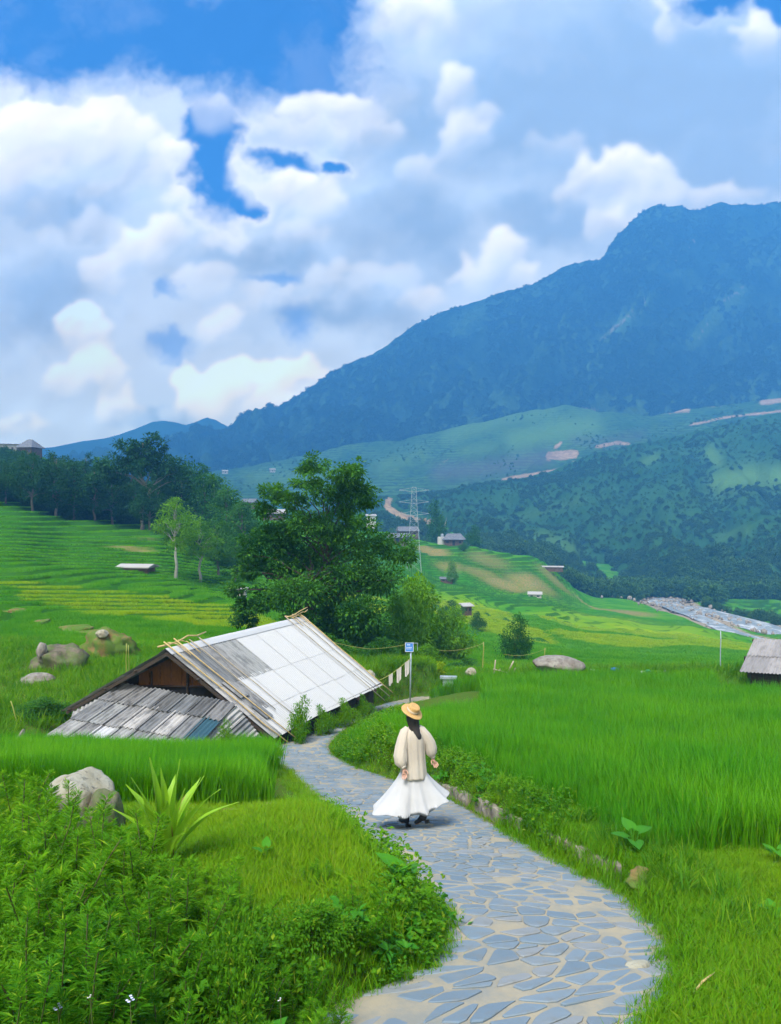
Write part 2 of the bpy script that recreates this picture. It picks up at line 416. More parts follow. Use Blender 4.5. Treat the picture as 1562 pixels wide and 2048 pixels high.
# hut frame in plan (used to sink the ground below its roofs)
R1, R2 = Vector((-6.40, 21.1, -3.94)), Vector((-3.28, 27.6, -3.94))
E1, E2 = Vector((-3.32, 21.0, -6.42)), Vector((-0.30, 27.5, -6.42))
L1, L2 = Vector((-9.35, 21.2, -5.67)), Vector((-6.25, 27.7, -5.67))
RIVER = [(1345, 345), (1325, 325), (1335, 305), (1375, 285), (1440, 262), (1520, 236), (1640, 210), (1800, 190)]   # (photo column, metres away)
_rv = np.array([((p - CX) / F_PX * y, y) for p, y in RIVER])
BRANCH = [(1330, 296), (1380, 250), (1440, 215), (1510, 190), (1640, 172), (1900, 160)]
_bv = np.array([((p - CX) / F_PX * y, y) for p, y in BRANCH])
def dist_poly(X, Y, P):
    best = np.full(np.shape(X), 1e9)
    for (ax, ay), (bx, by) in zip(P[:-1], P[1:]):
        dx, dy = bx - ax, by - ay; q = np.clip(((X - ax) * dx + (Y - ay) * dy) / (dx * dx + dy * dy), 0, 1)
        best = np.minimum(best, np.hypot(X - ax - q * dx, Y - ay - q * dy))
    return best

def pxof(X, Y): return CX + X / np.maximum(Y, 0.5) * F_PX
def terr_mask(X, Y):
    px = pxof(X, Y)
    left = sstep(36, 42, Y) * (1 - sstep(470, 560, px)) * (1 - sstep(150, 190, Y))
    mid = sstep(50, 60, Y) * sstep(620, 720, px) * (1 - sstep(1120, 1220, px)) * (1 - sstep(280, 300, Y))
    rt = sstep(1430, 1470, px) * sstep(275, 290, Y) * (1 - sstep(345, 360, Y))
    rf = 0.6 * sstep(34, 42, Y) * sstep(1000, 1150, px) * (1 - sstep(200, 240, Y))
    return np.maximum(np.maximum(left, mid), np.maximum(rt, rf))

def height_parts(X, Y):
    X = np.asarray(X, float); Y = np.asarray(Y, float)
    zp = zpath(Y); xl, xr = edgeL(Y), edgeR(Y)
    zl = np.interp(Y, ZL_Y, ZL_Z); zr = np.interp(Y, ZR_Y, ZR_Z)
    dl, dr = xl - X, X - xr
    bump = fbm(X * 0.9, Y * 0.9, 3, 3)
    wl = 0.35 + 0.5 * sstep(4, 9, Y) * (1 - sstep(11, 14, Y)); wr = 0.28 + 2.2 * sstep(16.5, 21, Y)
    # the mound of short grass beside the path
    mound = 0.30 * np.exp(-((X + 1.05) / 0.9) ** 2 - ((Y - 7.3) / 2.2) ** 2)
    z = np.where(dl > 0, zp + (zl + mound + 0.05 * bump - zp) * sstep(0.0, wl, dl), zp)
    z = np.where(dr > 0, zp + (zr + 0.05 * bump - zp) * sstep(0.02, wr, dr), z)
    zn = z - 0.03
    # far land
    zt = ztable(X, Y)
    zt = zt + fbm(X * 0.045, Y * 0.045, 9, 3) * np.clip((Y - 36) / 40, 0, 1) * 1.0
    m = terr_mask(X, Y); px_ = pxof(X, Y)
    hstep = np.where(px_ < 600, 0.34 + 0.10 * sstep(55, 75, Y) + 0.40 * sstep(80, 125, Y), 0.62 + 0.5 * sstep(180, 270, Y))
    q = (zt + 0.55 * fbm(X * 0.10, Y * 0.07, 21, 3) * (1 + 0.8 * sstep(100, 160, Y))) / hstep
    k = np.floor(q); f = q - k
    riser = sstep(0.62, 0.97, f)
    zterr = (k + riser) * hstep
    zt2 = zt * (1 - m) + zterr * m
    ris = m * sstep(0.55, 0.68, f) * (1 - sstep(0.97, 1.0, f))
    # hut pit
    far = sstep(30, 36, Y)
    z = zn * (1 - far) + zt2 * far
    u = (R2 - R1).to_2d().normalized(); v = Vector((u.y, -u.x))
    a = (X - R1.x) * u.x + (Y - R1.y) * u.y; b = (X - R1.x) * v.x + (Y - R1.y) * v.y
    pit = sstep(-2.6, -1.9, a) * (1 - sstep(7.3, 8.0, a)) * sstep(-3.6, -2.7, b) * (1 - sstep(2.6, 3.2, b))
    z = z * (1 - pit) + np.minimum(z, -7.35) * pit
    z = z + 0.42 * np.exp(-((Y - 32.4) / 0.9) ** 2) * sstep(960, 1010, pxof(X, Y))
    # river bed
    dv = np.minimum(dist_poly(X, Y, _rv) - 9.0, dist_poly(X, Y, _bv) - 4.0)
    bed = 1 - sstep(-2.0, 6.5, dv)
    z = z - 1.3 * bed
    return z, ris, bed, m
def H(X, Y): return height_parts(X, Y)[0]
def Hs(x, y): return float(height_parts(np.array([x]), np.array([y]))[0][0])
def at(px, Y, dz=0.0):
    """a point of the ground straight below photo column px, Y metres ahead"""
    x = (px - CX) / F_PX * Y
    return Vector((x, Y, Hs(x, Y) + dz))
def P3(px, py, Y): return Vector(((px - CX) / F_PX * Y, Y, -(py - CY) / F_PX * Y))


# ------------------------------------------------------------------ materials
def new_mat(name):
    m = bpy.data.materials.new(name); m.use_nodes = True
    t = NT(m.node_tree); t.nodes.clear()
    return m, t
def finish(m, t, color, rough=0.8, bump=None, bump_str=0.3, bump_dist=0.02, trans=None, trans_col=None, spec=0.3, metallic=0.0):
    b = t.new('ShaderNodeBsdfPrincipled', None, {'Base Color': color, 'Roughness': rough, 'Metallic': metallic})
    b.inputs['Specular IOR Level'].default_value = spec
    if bump is not None:
        bn = t.new('ShaderNodeBump', None, {'Height': bump, 'Strength': bump_str, 'Distance': bump_dist})
        t.links.new(bn.outputs[0], b.inputs['Normal'])
    sh = b.outputs[0]
    if trans:
        tr = t.new('ShaderNodeBsdfTranslucent', None, {'Color': trans_col if trans_col is not None else color})
        sh = t.new('ShaderNodeMixShader', None, {0: trans, 1: sh, 2: tr.outputs[0]}).outputs[0]
    t.new('ShaderNodeOutputMaterial', None, {'Surface': sh})
    return m
def coord(t, which='Object'): return t.new('ShaderNodeTexCoord').outputs[which]
def wpos(t): return t.new('ShaderNodeNewGeometry').outputs['Position']

def leaf_mat(name, c1, c2, c3=None, trans=0.35, rough=0.55, var=0.5, spec=0.12):
    """foliage: colour drifts per leaf, per plant and slowly across the ground"""
    m, t = new_mat(name)
    g = t.new('ShaderNodeNewGeometry'); oi = t.new('ShaderNodeObjectInfo')
    n = t.noise(g.outputs['Position'], 0.35, 3.0)
    f = t.m('MULTIPLY_ADD', g.outputs['Random Per Island'], var, t.m('MULTIPLY_ADD', oi.outputs['Random'], 0.35, t.m('MULTIPLY_ADD', n, 2.2, -1.12 - var / 2 + 0.325)), clamp=True)
    c = t.mix(f, c1, c2)
    if c3: c = t.mix(t.smooth(g.outputs['Random Per Island'], 0.93, 0.97), c, c3)
    return finish(m, t, c, rough, trans=trans, spec=spec)

def plain(name, c, rough=0.8, c2=None, scale=6.0, bump=0.0, detail=6.0, spec=0.3, metallic=0.0, stretch=None):
    m, t = new_mat(name); p = coord(t)
    if stretch: p = t.v('MULTIPLY', p, stretch)
    n = t.noise(p, scale, detail, 0.6)
    cc = t.mix(t.smooth(n, 0.3, 0.7), c, c2 if c2 else tuple(q * 0.7 for q in c))
    return finish(m, t, cc, rough, n if bump else None, bump, 0.02, spec=spec, metallic=metallic)

M = {}
M['rice'] = leaf_mat('rice_leaf', (0.062, 0.290, 0.006), (0.145, 0.400, 0.008), (0.24, 0.40, 0.02), 0.5)
M['rice_ripe'] = leaf_mat('ripening_rice', (0.22, 0.42, 0.006), (0.36, 0.48, 0.008), (0.40, 0.44, 0.02), 0.5)
M['grass'] = leaf_mat('short_grass', (0.095, 0.30, 0.006), (0.22, 0.38, 0.008), (0.36, 0.33, 0.04), 0.45)
M['weed'] = leaf_mat('weed_leaf', (0.06, 0.22, 0.008), (0.17, 0.38, 0.010), (0.26, 0.40, 0.02), 0.5)
M['mugwort'] = leaf_mat('mugwort_leaf', (0.06, 0.235, 0.006), (0.20, 0.44, 0.010), (0.30, 0.45, 0.02), 0.5)
M['broad'] = leaf_mat('broad_leaf', (0.045, 0.22, 0.015), (0.085, 0.30, 0.015), None, 0.4, 0.4)
M['tree_dark'] = leaf_mat('dark_tree_leaf', (0.010, 0.060, 0.016), (0.030, 0.115, 0.020), (0.05, 0.15, 0.02), 0.25)
M['tree_mid'] = leaf_mat('mid_tree_leaf', (0.018, 0.100, 0.014), (0.065, 0.210, 0.020), (0.10, 0.26, 0.02), 0.4)
M['tree_light'] = leaf_mat('light_tree_leaf', (0.065, 0.22, 0.012), (0.17, 0.38, 0.014), None, 0.45)
M['forest'] = leaf_mat('forest_leaf', (0.036, 0.112, 0.024), (0.080, 0.185, 0.034), (0.11, 0.21, 0.03), 0.3)
M['mountain_leaf'] = leaf_mat('mountain_leaf', (0.010, 0.036, 0.018), (0.040, 0.095, 0.030), None, 0.15)
M['stem'] = plain('plant_stem', (0.06, 0.11, 0.02), 0.7, (0.09, 0.08, 0.03))
M['bark'] = plain('bark', (0.16, 0.15, 0.12), 0.9, (0.09, 0.08, 0.06), 5.0, 0.4, stretch=(4, 4, 1))
M['bark_dark'] = plain('dark_bark', (0.085, 0.08, 0.065), 0.9, (0.05, 0.045, 0.035), 5.0, 0.4, stretch=(4, 4, 1))
M['bark_mid'] = plain('grey_bark', (0.20, 0.20, 0.17), 0.9, (0.12, 0.12, 0.10), 4.0, 0.3, stretch=(4, 4, 1))
M['bark_pale'] = plain('pale_bark', (0.34, 0.35, 0.30), 0.9, (0.2, 0.2, 0.16), 4.0, 0.3, stretch=(4, 4, 1))
M['bamboo'] = plain('bamboo', (0.50, 0.38, 0.17), 0.5, (0.36, 0.25, 0.10), 3.0, stretch=(6, 6, 1))
M['bamboo_green'] = plain('fresh_bamboo', (0.34, 0.36, 0.08), 0.5, (0.26, 0.26, 0.06), 3.0)
M['bamboo_grey'] = plain('weathered_bamboo', (0.42, 0.36, 0.26), 0.7, (0.26, 0.22, 0.16), 3.0)
M['wood_dark'] = plain('dark_timber', (0.06, 0.045, 0.035), 0.85, (0.03, 0.025, 0.02), 5.0, 0.3, stretch=(1, 1, 6))
M['metal_post'] = plain('galvanised_post', (0.34, 0.40, 0.46), 0.5, (0.26, 0.31, 0.36), 8.0, spec=0.5)
M['white_cloth'] = plain('white_cloth', (0.62, 0.58, 0.55), 0.9, (0.52, 0.47, 0.45), 4.0)
M['concrete'] = plain('concrete', (0.30, 0.27, 0.21), 0.95, (0.13, 0.11, 0.08), 7.0, 0.6)
M['dirt'] = plain('bare_earth', (0.26, 0.17, 0.07), 0.95, (0.14, 0.13, 0.04), 3.0, 0.5)
M['mortar'] = None

def ground_mat():
    m, t = new_mat('ground')
    p = wpos(t)
    ris, bed, ripe, brown, near = (t.attr(a) for a in ('riser', 'bed', 'ripe', 'brown', 'near'))
    n1 = t.noise(p, 0.12, 4.0); n2 = t.noise(p, 1.7, 5.0, 0.6); n3 = t.noise(p, 9.0, 4.0, 0.6)
    g = t.mix(t.smooth(n1, 0.35, 0.65), (0.038, 0.205, 0.006), (0.090, 0.270, 0.008))
    y = t.mix(t.smooth(n2, 0.3, 0.7), (0.19, 0.33, 0.006), (0.28, 0.36, 0.008))
    c = t.mix(ripe, g, y)
    c = t.mix(t.smooth(n2, 0.35, 0.75, 0.0, 0.35), c, (0.03, 0.13, 0.010))
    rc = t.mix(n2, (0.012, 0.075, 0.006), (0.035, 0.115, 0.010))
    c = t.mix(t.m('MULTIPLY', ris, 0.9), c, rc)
    br = t.mix(t.smooth(n2, 0.3, 0.7), (0.28, 0.20, 0.085), (0.15, 0.19, 0.05))
    c = t.mix(t.m('MULTIPLY', brown, t.smooth(t.m('ADD', n2, t.m('MULTIPLY', brown, 0.45)), 0.5, 0.72)), c, br)
    soil = t.mix(t.smooth(n3, 0.35, 0.65), (0.05, 0.135, 0.012), (0.085, 0.115, 0.022))
    c = t.mix(near, c, soil)
    gr = t.mix(t.smooth(n2, 0.4, 0.62), (0.36, 0.30, 0.21), (0.22, 0.19, 0.15))
    c = t.mix(t.smooth(bed, 0.1, 0.45), c, gr)
    return finish(m, t, c, 0.95, t.m('ADD', n3, t.m('MULTIPLY', n2, 2.0)), 0.5, 0.12, spec=0.0)
M['ground'] = ground_mat()

# ------------------------------------------------------------------ ground sheet
def gauss_zone(X, Y, zones):
    a = np.zeros(np.shape(X))
    for px, y0, sx, sy, s in zones:
        x0 = (px - CX) / F_PX * y0
        a = np.maximum(a, s * np.exp(-(((X - x0) / sx) ** 2 + ((Y - y0) / sy) ** 2) ** 1.5))
    return a
RIPE = [(350, 62, 9, 8, 1.0), (200, 66, 8, 6, .9), (420, 58, 6, 7, .9), (60, 70, 6, 4, .7), (520, 56, 5, 6, .8), (930, 140, 10, 40, 1.0), (1010, 110, 6, 18, .9), (1060, 100, 4, 12, .7),
        (1190, 150, 14, 26, .9), (1300, 170, 16, 30, 1.0), (1390, 145, 14, 25, 1.0), (1250, 110, 13, 16, .8), (1420, 110, 12, 14, .6), (700, 105, 9, 25, .6), (1480, 205, 8, 10, .5)]
BROWN = [(1255, 232, 9, 11, 1.0), (1215, 236, 5, 7, .9), (1060, 238, 9, 14, .9), (1010, 232, 9, 8, .9), (960, 238, 8, 8, .7), (1110, 262, 7, 14, .7), (862, 264, 7, 7, 1.2), (900, 240, 6, 10, .7), (975, 262, 9, 14, .6),
         (270, 118, 3, 3, .9), (268, 106, 4, 3, .7), (36, 56, 1.2, .8, 1), (80, 50, 1.1, .7, 1), (135, 46, 1.6, .8, 1), (165, 44, 1.9, .8, 1), (1180, 248, 2, 22, .9), (1440, 235, 2, 9, .9), (20, 48, 2, .6, .5)]

def build_ground():
    Ys = np.concatenate([np.arange(-5, 2, 0.5), np.geomspace(2, 12, 110)[:-1], np.geomspace(12, 36, 120)[:-1], np.geomspace(36, 130, 470)[:-1], np.geomspace(130, 300, 260)[:-1], np.geomspace(300, 900, 70)])
    T = np.concatenate([np.linspace(-1.5, -0.62, 36)[:-1], np.linspace(-0.62, 0.62, 430), np.linspace(0.62, 1.5, 36)[1:]])
    tt, YY = np.meshgrid(T, Ys)
    XX = tt * (YY + 6.0)
    z, ris, bed, m = height_parts(XX, YY)
    n, k = XX.shape
    V = np.stack([XX, YY, z], -1).reshape(-1, 3)
    i = np.arange((n - 1) * (k - 1)); r = i // (k - 1); c = i % (k - 1); a = r * k + c
    Fq = np.stack([a, a + 1, a + k + 1, a + k], 1)
    wob = fbm(XX * 0.06, YY * 0.05, 40, 3)
    ripe = np.clip(gauss_zone(XX + 5 * wob, YY + 8 * wob, RIPE) * 1.15, 0, 1)
    ripe = ripe * (0.55 + 0.45 * sstep(-0.15, 0.1, fbm(XX * 0.07, YY * 0.035, 77, 2)))
    brown = np.clip(gauss_zone(XX, YY, BROWN), 0, 1)
    near = 1 - sstep(30, 35, YY)
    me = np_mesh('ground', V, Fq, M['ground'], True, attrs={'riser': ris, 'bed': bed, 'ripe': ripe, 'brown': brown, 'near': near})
    o = link('ground', me); tag(o, kind='structure')
    return o
build_ground()

# ------------------------------------------------------------------ hills and mountains
def hill_mat(name, c1, c2, c3, scale, scar=(0.3, 0.25, 0.2), bump=3.0, dots=0.0, lines=0.0, cdot=(0.02, 0.05, 0.03)):
    m, t = new_mat(name); p = wpos(t)
    n1 = t.noise(p, scale, 6.0, 0.6); n2 = t.noise(p, scale * 9, 6.0, 0.65)
    c = t.mix(t.smooth(n1, 0.35, 0.65), c1, c2)
    c = t.mix(t.smooth(n2, 0.45, 0.75, 0, 0.8), c, c3)
    if lines:
        zz = t.sep(p)[2]
        wv = t.m('SINE', t.m('MULTIPLY_ADD', zz, lines, t.m('MULTIPLY', n1, 9.0)))
        c = t.mix(t.m('MULTIPLY', t.smooth(wv, 0.3, 0.9), t.smooth(n1, 0.4, 0.6, 0.15, 0.75)), c, tuple(q * .45 for q in c1))
    if dots:
        vo = t.voro(p, dots)
        c = t.mix(t.smooth(vo, 0.15, 0.5, 0.85, 0.0), c, cdot)
    c = t.mix(t.attr('meadow'), c, t.mix(n2, (0.075, 0.19, 0.035), (0.12, 0.22, 0.06)))
    sc = t.mix(t.smooth(n2, 0.35, 0.65), scar, tuple(q * 0.6 for q in scar))
    c = t.mix(t.smooth(t.m('ADD', t.attr('scar'), t.m('MULTIPLY_ADD', n2, 1.3, -0.65)), 0.30, 0.62), c, sc)
    c = t.mix(t.attr('slate'), c, t.mix(n2, (0.075, 0.075, 0.10), (0.13, 0.11, 0.12)))
    return finish(m, t, c, 0.95, n2, 0.8, bump, spec=0.0)

def strips(px, py, lst):
    """mask of thick strokes given in photo coordinates: (width, [(x, y), ...])"""
    a = np.zeros(px.shape)
    for w, pts, s in lst:
        a = np.maximum(a, s * np.exp(-(dist_poly(px, py, pts) / w) ** 2))
    return a

def hill(name, base, ridge, mat, nx=260, ny=90, px0=-300, px1=2100, prof=1.0, namp=(0.02, 0.010), slant=0.0, ridge_amp=2.5, meadow=(), scar=(), slate=(), seed=5, back=0.25, spurs=10):
    bx = np.array(base, float); rx = np.array(ridge, float)
    px = np.linspace(px0, px1, nx); s = np.concatenate([np.linspace(0, 1, ny), [1.02, 1.15, 1.5]])
    P, S = np.meshgrid(px, s)
    bpy_, bY = np.interp(P, bx[:, 0], bx[:, 1]), np.interp(P, bx[:, 0], bx[:, 2])
    rpy, rY = np.interp(P, rx[:, 0], rx[:, 1]), np.interp(P, rx[:, 0], rx[:, 2])
    rpy = rpy + ridge_amp * fbm(P * 0.03, P * 0 + seed, seed, 5)
    Sc = np.clip(S, 0, 1)
    Y = bY + (rY - bY) * Sc
    py = bpy_ + (rpy - bpy_) * Sc ** prof
    X = (P - CX) / F_PX * Y; Z = -(py - CY) / F_PX * Y
    env = np.sin(np.pi * np.clip(Sc, 0, 1)) ** 0.7
    q = (P + slant * (1 - Sc)) / (px1 - px0) * spurs * 2
    sp = 1 - np.abs(fbm(q, Sc * 2.0, seed + 3, 4)) * 2.0
    Z = Z + env * rY * (namp[0] * (sp - 0.5) + namp[1] * fbm(P * 0.02, Sc * 12, seed + 9, 4))
    bk = np.clip(S - 1, 0, 1)
    Y2 = Y + bk * (rY * back * 2); Z2 = Z - bk * np.abs(Z + 60) * 1.6
    X2 = X * (Y2 / Y)
    V = np.stack([X2, Y2, Z2], -1).reshape(-1, 3)
    n, k = P.shape
    i = np.arange((n - 1) * (k - 1)); r = i // (k - 1); c = i % (k - 1); a = r * k + c
    Fq = np.stack([a, a + 1, a + k + 1, a + k], 1)
    PY = CY - Z / Y * F_PX
    me = np_mesh(name, V, Fq, mat, True, attrs={'meadow': np.clip(strips(P, PY, meadow), 0, 1), 'scar': np.clip(strips(P, PY, scar), 0, 1), 'slate': np.clip(strips(P, PY, slate), 0, 1)})
    o = link(name, me); tag(o, kind='structure')
    return o, (P, Sc, V.reshape(n, k, 3), PY)

M['forest_floor'] = hill_mat('forest_floor', (0.022, 0.080, 0.024), (0.036, 0.108, 0.030), (0.015, 0.058, 0.020), 0.012, (0.42, 0.30, 0.17), 1.5)
M['farm_hill'] = hill_mat('farm_hillside', (0.030, 0.090, 0.030), (0.070, 0.165, 0.045), (0.020, 0.060, 0.026), 0.012, (0.45, 0.32, 0.2), 2.0, 0.09, 1.3)
M['mountain'] = hill_mat('mountain_forest', (0.008, 0.028, 0.016), (0.045, 0.105, 0.045), (0.004, 0.014, 0.008), 0.006, (0.30, 0.27, 0.2), 16.0, 0.05)
M['far_mountain'] = hill_mat('far_mountain_forest', (0.02, 0.06, 0.03), (0.03, 0.08, 0.035), (0.015, 0.04, 0.02), 0.004, (0.3, 0.27, 0.2), 6.0)

hillA, dataA = hill('forested_hill',
    [(-300, 1060, 700), (600, 1050, 560), (740, 1070, 470), (900, 1110, 430), (1000, 1125, 415), (1100, 1150, 395), (1160, 1195, 380), (1250, 1215, 368), (1350, 1205, 362), (1450, 1200, 362), (1562, 1195, 366), (2100, 1190, 380)],
    [(-300, 1050, 900), (600, 1040, 880), (700, 1022, 860), (760, 1000, 850), (850, 988, 840), (950, 968, 840), (1050, 955, 840), (1110, 940, 840), (1180, 908, 840), (1300, 882, 850), (1400, 860, 860), (1480, 840, 870), (1562, 827, 880), (1800, 800, 900), (2100, 780, 900)],
    M['forest_floor'], 300, 120, prof=0.95, namp=(0.028, 0.010), slant=-300, seed=14, ridge_amp=3,
    meadow=[(26, [(1440, 965), (1500, 952), (1562, 955)], 1), (14, [(1420, 905), (1435, 925)], .8), (10, [(1290, 925), (1310, 915)], .6), (12, [(1490, 1060), (1440, 1075)], .35), (16, [(1010, 1080), (1090, 1075), (1150, 1100)], .5), (12, [(1000, 1050), (1080, 1025), (1160, 1000)], .25), (14, [(1540, 1120), (1562, 1100)], .5)],
    scar=[(6, [(778, 1000), (774, 1014), (798, 1030), (830, 1040), (862, 1048), (885, 1058)], 1.2), (5, [(1160, 1150), (1200, 1160)], .3), (5, [(1380, 1130), (1410, 1126)], .4)])
hillB, dataB = hill('farmed_hill',
    [(-300, 1010, 800), (450, 1000, 870), (700, 1030, 880), (850, 1010, 880), (1000, 990, 880), (1180, 950, 880), (1300, 920, 880), (1400, 900, 890), (1562, 870, 910), (2100, 820, 930)],
    [(-300, 985, 1350), (300, 965, 1350), (450, 940, 1350), (560, 922, 1330), (640, 905, 1320), (700, 890, 1310), (800, 880, 1300), (900, 858, 1290), (1000, 835, 1280), (1060, 822, 1270), (1130, 810, 1270), (1200, 822, 1260), (1300, 832, 1250), (1400, 815, 1250), (1562, 795, 1250), (2100, 760, 1250)],
    M['farm_hill'], 300, 90, namp=(0.010, 0.005), slant=200, seed=33, ridge_amp=4, spurs=14,
    meadow=[(28, [(1030, 880), (1110, 862), (1180, 850)], .9), (20, [(900, 870), (1000, 842), (1100, 822)], .6), (20, [(760, 935), (840, 910)], .5), (16, [(500, 960), (640, 945), (720, 955)], .5), (16, [(930, 900), (985, 895)], .5)],
    scar=[(6, [(1010, 960), (1060, 952), (1110, 944), (1160, 936)], 1.1), (7, [(1150, 928), (1180, 926)], 1.1), (9, [(1100, 912), (1148, 908)], 1.2), (4, [(880, 930), (900, 915)], .4), (4, [(1110, 895), (1122, 886)], .8), (4, [(1195, 893), (1235, 885), (1255, 888)], .9), (9, [(1305, 822), (1345, 820), (1375, 818)], .7), (10, [(1420, 808), (1460, 800)], .6), (8, [(1525, 805), (1562, 800)], .7), (3, [(1380, 850), (1450, 835), (1562, 822)], .8)],
    slate=[(20, [(880, 945), (960, 938), (1040, 925), (1090, 915)], .55), (12, [(1150, 880), (1200, 885), (1280, 870)], .3)])
mount, dataM = hill('mountain',
    [(-300, 990, 1400), (300, 960, 1400), (600, 950, 1360), (900, 920, 1330), (1200, 890, 1300), (1562, 860, 1290), (2100, 840, 1290)],
    [(-300, 960, 2150), (250, 935, 2150), (340, 905, 2150), (355, 890, 2150), (440, 868, 2140), (500, 842, 2120), (560, 812, 2100), (620, 780, 2080), (700, 731, 2060), (760, 700, 2050), (830, 652, 2030), (870, 631, 2020), (930, 612, 2010), (980, 592, 2000), (1030, 580, 2000), (1080, 560, 2000), (1130, 536, 2000),
     (1205, 514, 2000), (1222, 488, 2000), (1240, 466, 2000), (1280, 427, 2000), (1300, 416, 2000), (1320, 411, 2000), (1355, 413, 2000), (1375, 420, 2000), (1400, 421, 2000), (1420, 412, 2000), (1442, 405, 2000), (1480, 410, 2000), (1520, 409, 2000), (1562, 403, 2000), (1700, 395, 2000), (1900, 430, 2000), (2100, 470, 2000)],
    M['mountain'], 460, 190, namp=(0.050, 0.022), slant=520, seed=52, ridge_amp=5, spurs=15,
    scar=[(6, [(1290, 600), (1250, 640), (1200, 680)], .6), (5, [(1390, 480), (1350, 520)], .5), (6, [(1490, 575), (1450, 600)], .55), (6, [(1420, 640), (1395, 680)], .5), (5, [(1275, 765), (1250, 790)], .45), (10, [(1150, 815), (1190, 822)], .5)],
    meadow=[(40, [(900, 880), (1100, 840), (1300, 820), (1562, 800)], .35), (14, [(1290, 600), (1200, 690), (1160, 740)], .5), (14, [(1490, 575), (1380, 690)], .5), (22, [(1000, 830), (1150, 800), (1250, 790)], .25), (16, [(1400, 780), (1500, 760)], .25)], back=0.12)
hill('far_mountain',
    [(-300, 960, 2450), (700, 960, 2450)],
    [(-300, 905, 2620), (0, 900, 2620), (100, 893, 2620), (180, 880, 2620), (235, 872, 2620), (270, 858, 2620), (300, 846, 2620), (325, 840, 2620), (345, 842, 2620), (370, 851, 2620), (392, 842, 2620), (412, 835, 2620), (435, 842, 2620), (470, 862, 2620), (540, 890, 2620), (700, 920, 2620)],
    M['far_mountain'], 120, 30, px0=-300, px1=700, namp=(0.008, 0.004), seed=71, ridge_amp=3, back=0.03)

# ------------------------------------------------------------------ haze: one closed box of even air round everything
def build_haze():
    m, t = new_mat('haze')
    pv = t.new('ShaderNodeVolumePrincipled')
    pv.inputs['Color'].default_value = (*HAZE_COLOR, 1)
    pv.inputs['Density'].default_value = HAZE_DENSITY
    pv.inputs['Anisotropy'].default_value = HAZE_G
    t.new('ShaderNodeOutputMaterial', None, {'Volume': pv.outputs[0]})
    mb = MB(); x0, x1, y0, y1, z0, z1 = -4200, 4200, -60, 3000, -140, HAZE_TOP
    mb.box(((x0 + x1) / 2, (y0 + y1) / 2, (z0 + z1) / 2), (x1 - x0, y1 - y0, z1 - z0))
    o = mb.build('haze', m); tag(o, 'thin blue mountain haze filling the whole valley', kind='stuff')
    return o
build_haze()


# ------------------------------------------------------------------ paved path
def stone_mat():
    m, t = new_mat('blue_grey_flagstone'); p = coord(t); oi = t.new('ShaderNodeObjectInfo'); g = t.new('ShaderNodeNewGeometry')
    n = t.noise(p, 7.0, 6.0, 0.65); n2 = t.noise(p, 45.0, 4.0, 0.6)
    rr = t.m('FRACT', t.m('ADD', oi.outputs['Random'], g.outputs['Random Per Island']))
    c = t.mix(rr, STONE_A, STONE_B)
    c = t.mix(t.smooth(rr, 0.80, 0.86, 0.0, 0.6), c, (0.235, 0.235, 0.225))
    wn_ = t.noise(wpos(t), 1.3, 5.0, 0.65)
    c = t.mix(t.smooth(wn_, 0.45, 0.72, 0.0, 0.5), c, (0.23, 0.24, 0.235))
    c = t.mix(t.smooth(n, 0.45, 0.75, 0.0, 0.6), c, (0.17, 0.17, 0.15))
    c = t.mix(t.smooth(n2, 0.55, 0.8, 0.0, 0.35), c, (0.20, 0.23, 0.26))
    return finish(m, t, c, 0.75, t.m('ADD', n, t.m('MULTIPLY', n2, 0.3)), 0.35, 0.012, spec=0.35)
STONE_A = (0.125, 0.178, 0.222)
STONE_B = (0.180, 0.232, 0.268)
MORTAR_A = (0.325, 0.285, 0.20)
def mortar_mat():
    m, t = new_mat('sandy_mortar'); p = coord(t)
    n = t.noise(p, 3.0, 6.0, 0.65); n2 = t.noise(p, 60.0, 3.0)
    c = t.mix(t.smooth(n, 0.35, 0.7), MORTAR_A, (0.22, 0.225, 0.20))
    return finish(m, t, c, 0.95, n2, 0.4, 0.006, spec=0.15)
M['flagstone'] = stone_mat(); M['mortar'] = mortar_mat()

def clip_poly(poly, nx, ny, d):
    """keep the side n.p <= d"""
    out = []
    for i in range(len(poly)):
        a, b = poly[i], poly[(i + 1) % len(poly)]
        da, db = a[0] * nx + a[1] * ny - d, b[0] * nx + b[1] * ny - d
        if da <= 0: out.append(a)
        if (da < 0) != (db < 0) and da != db:
            q = da / (da - db); out.append((a[0] + (b[0] - a[0]) * q, a[1] + (b[1] - a[1]) * q))
    return out

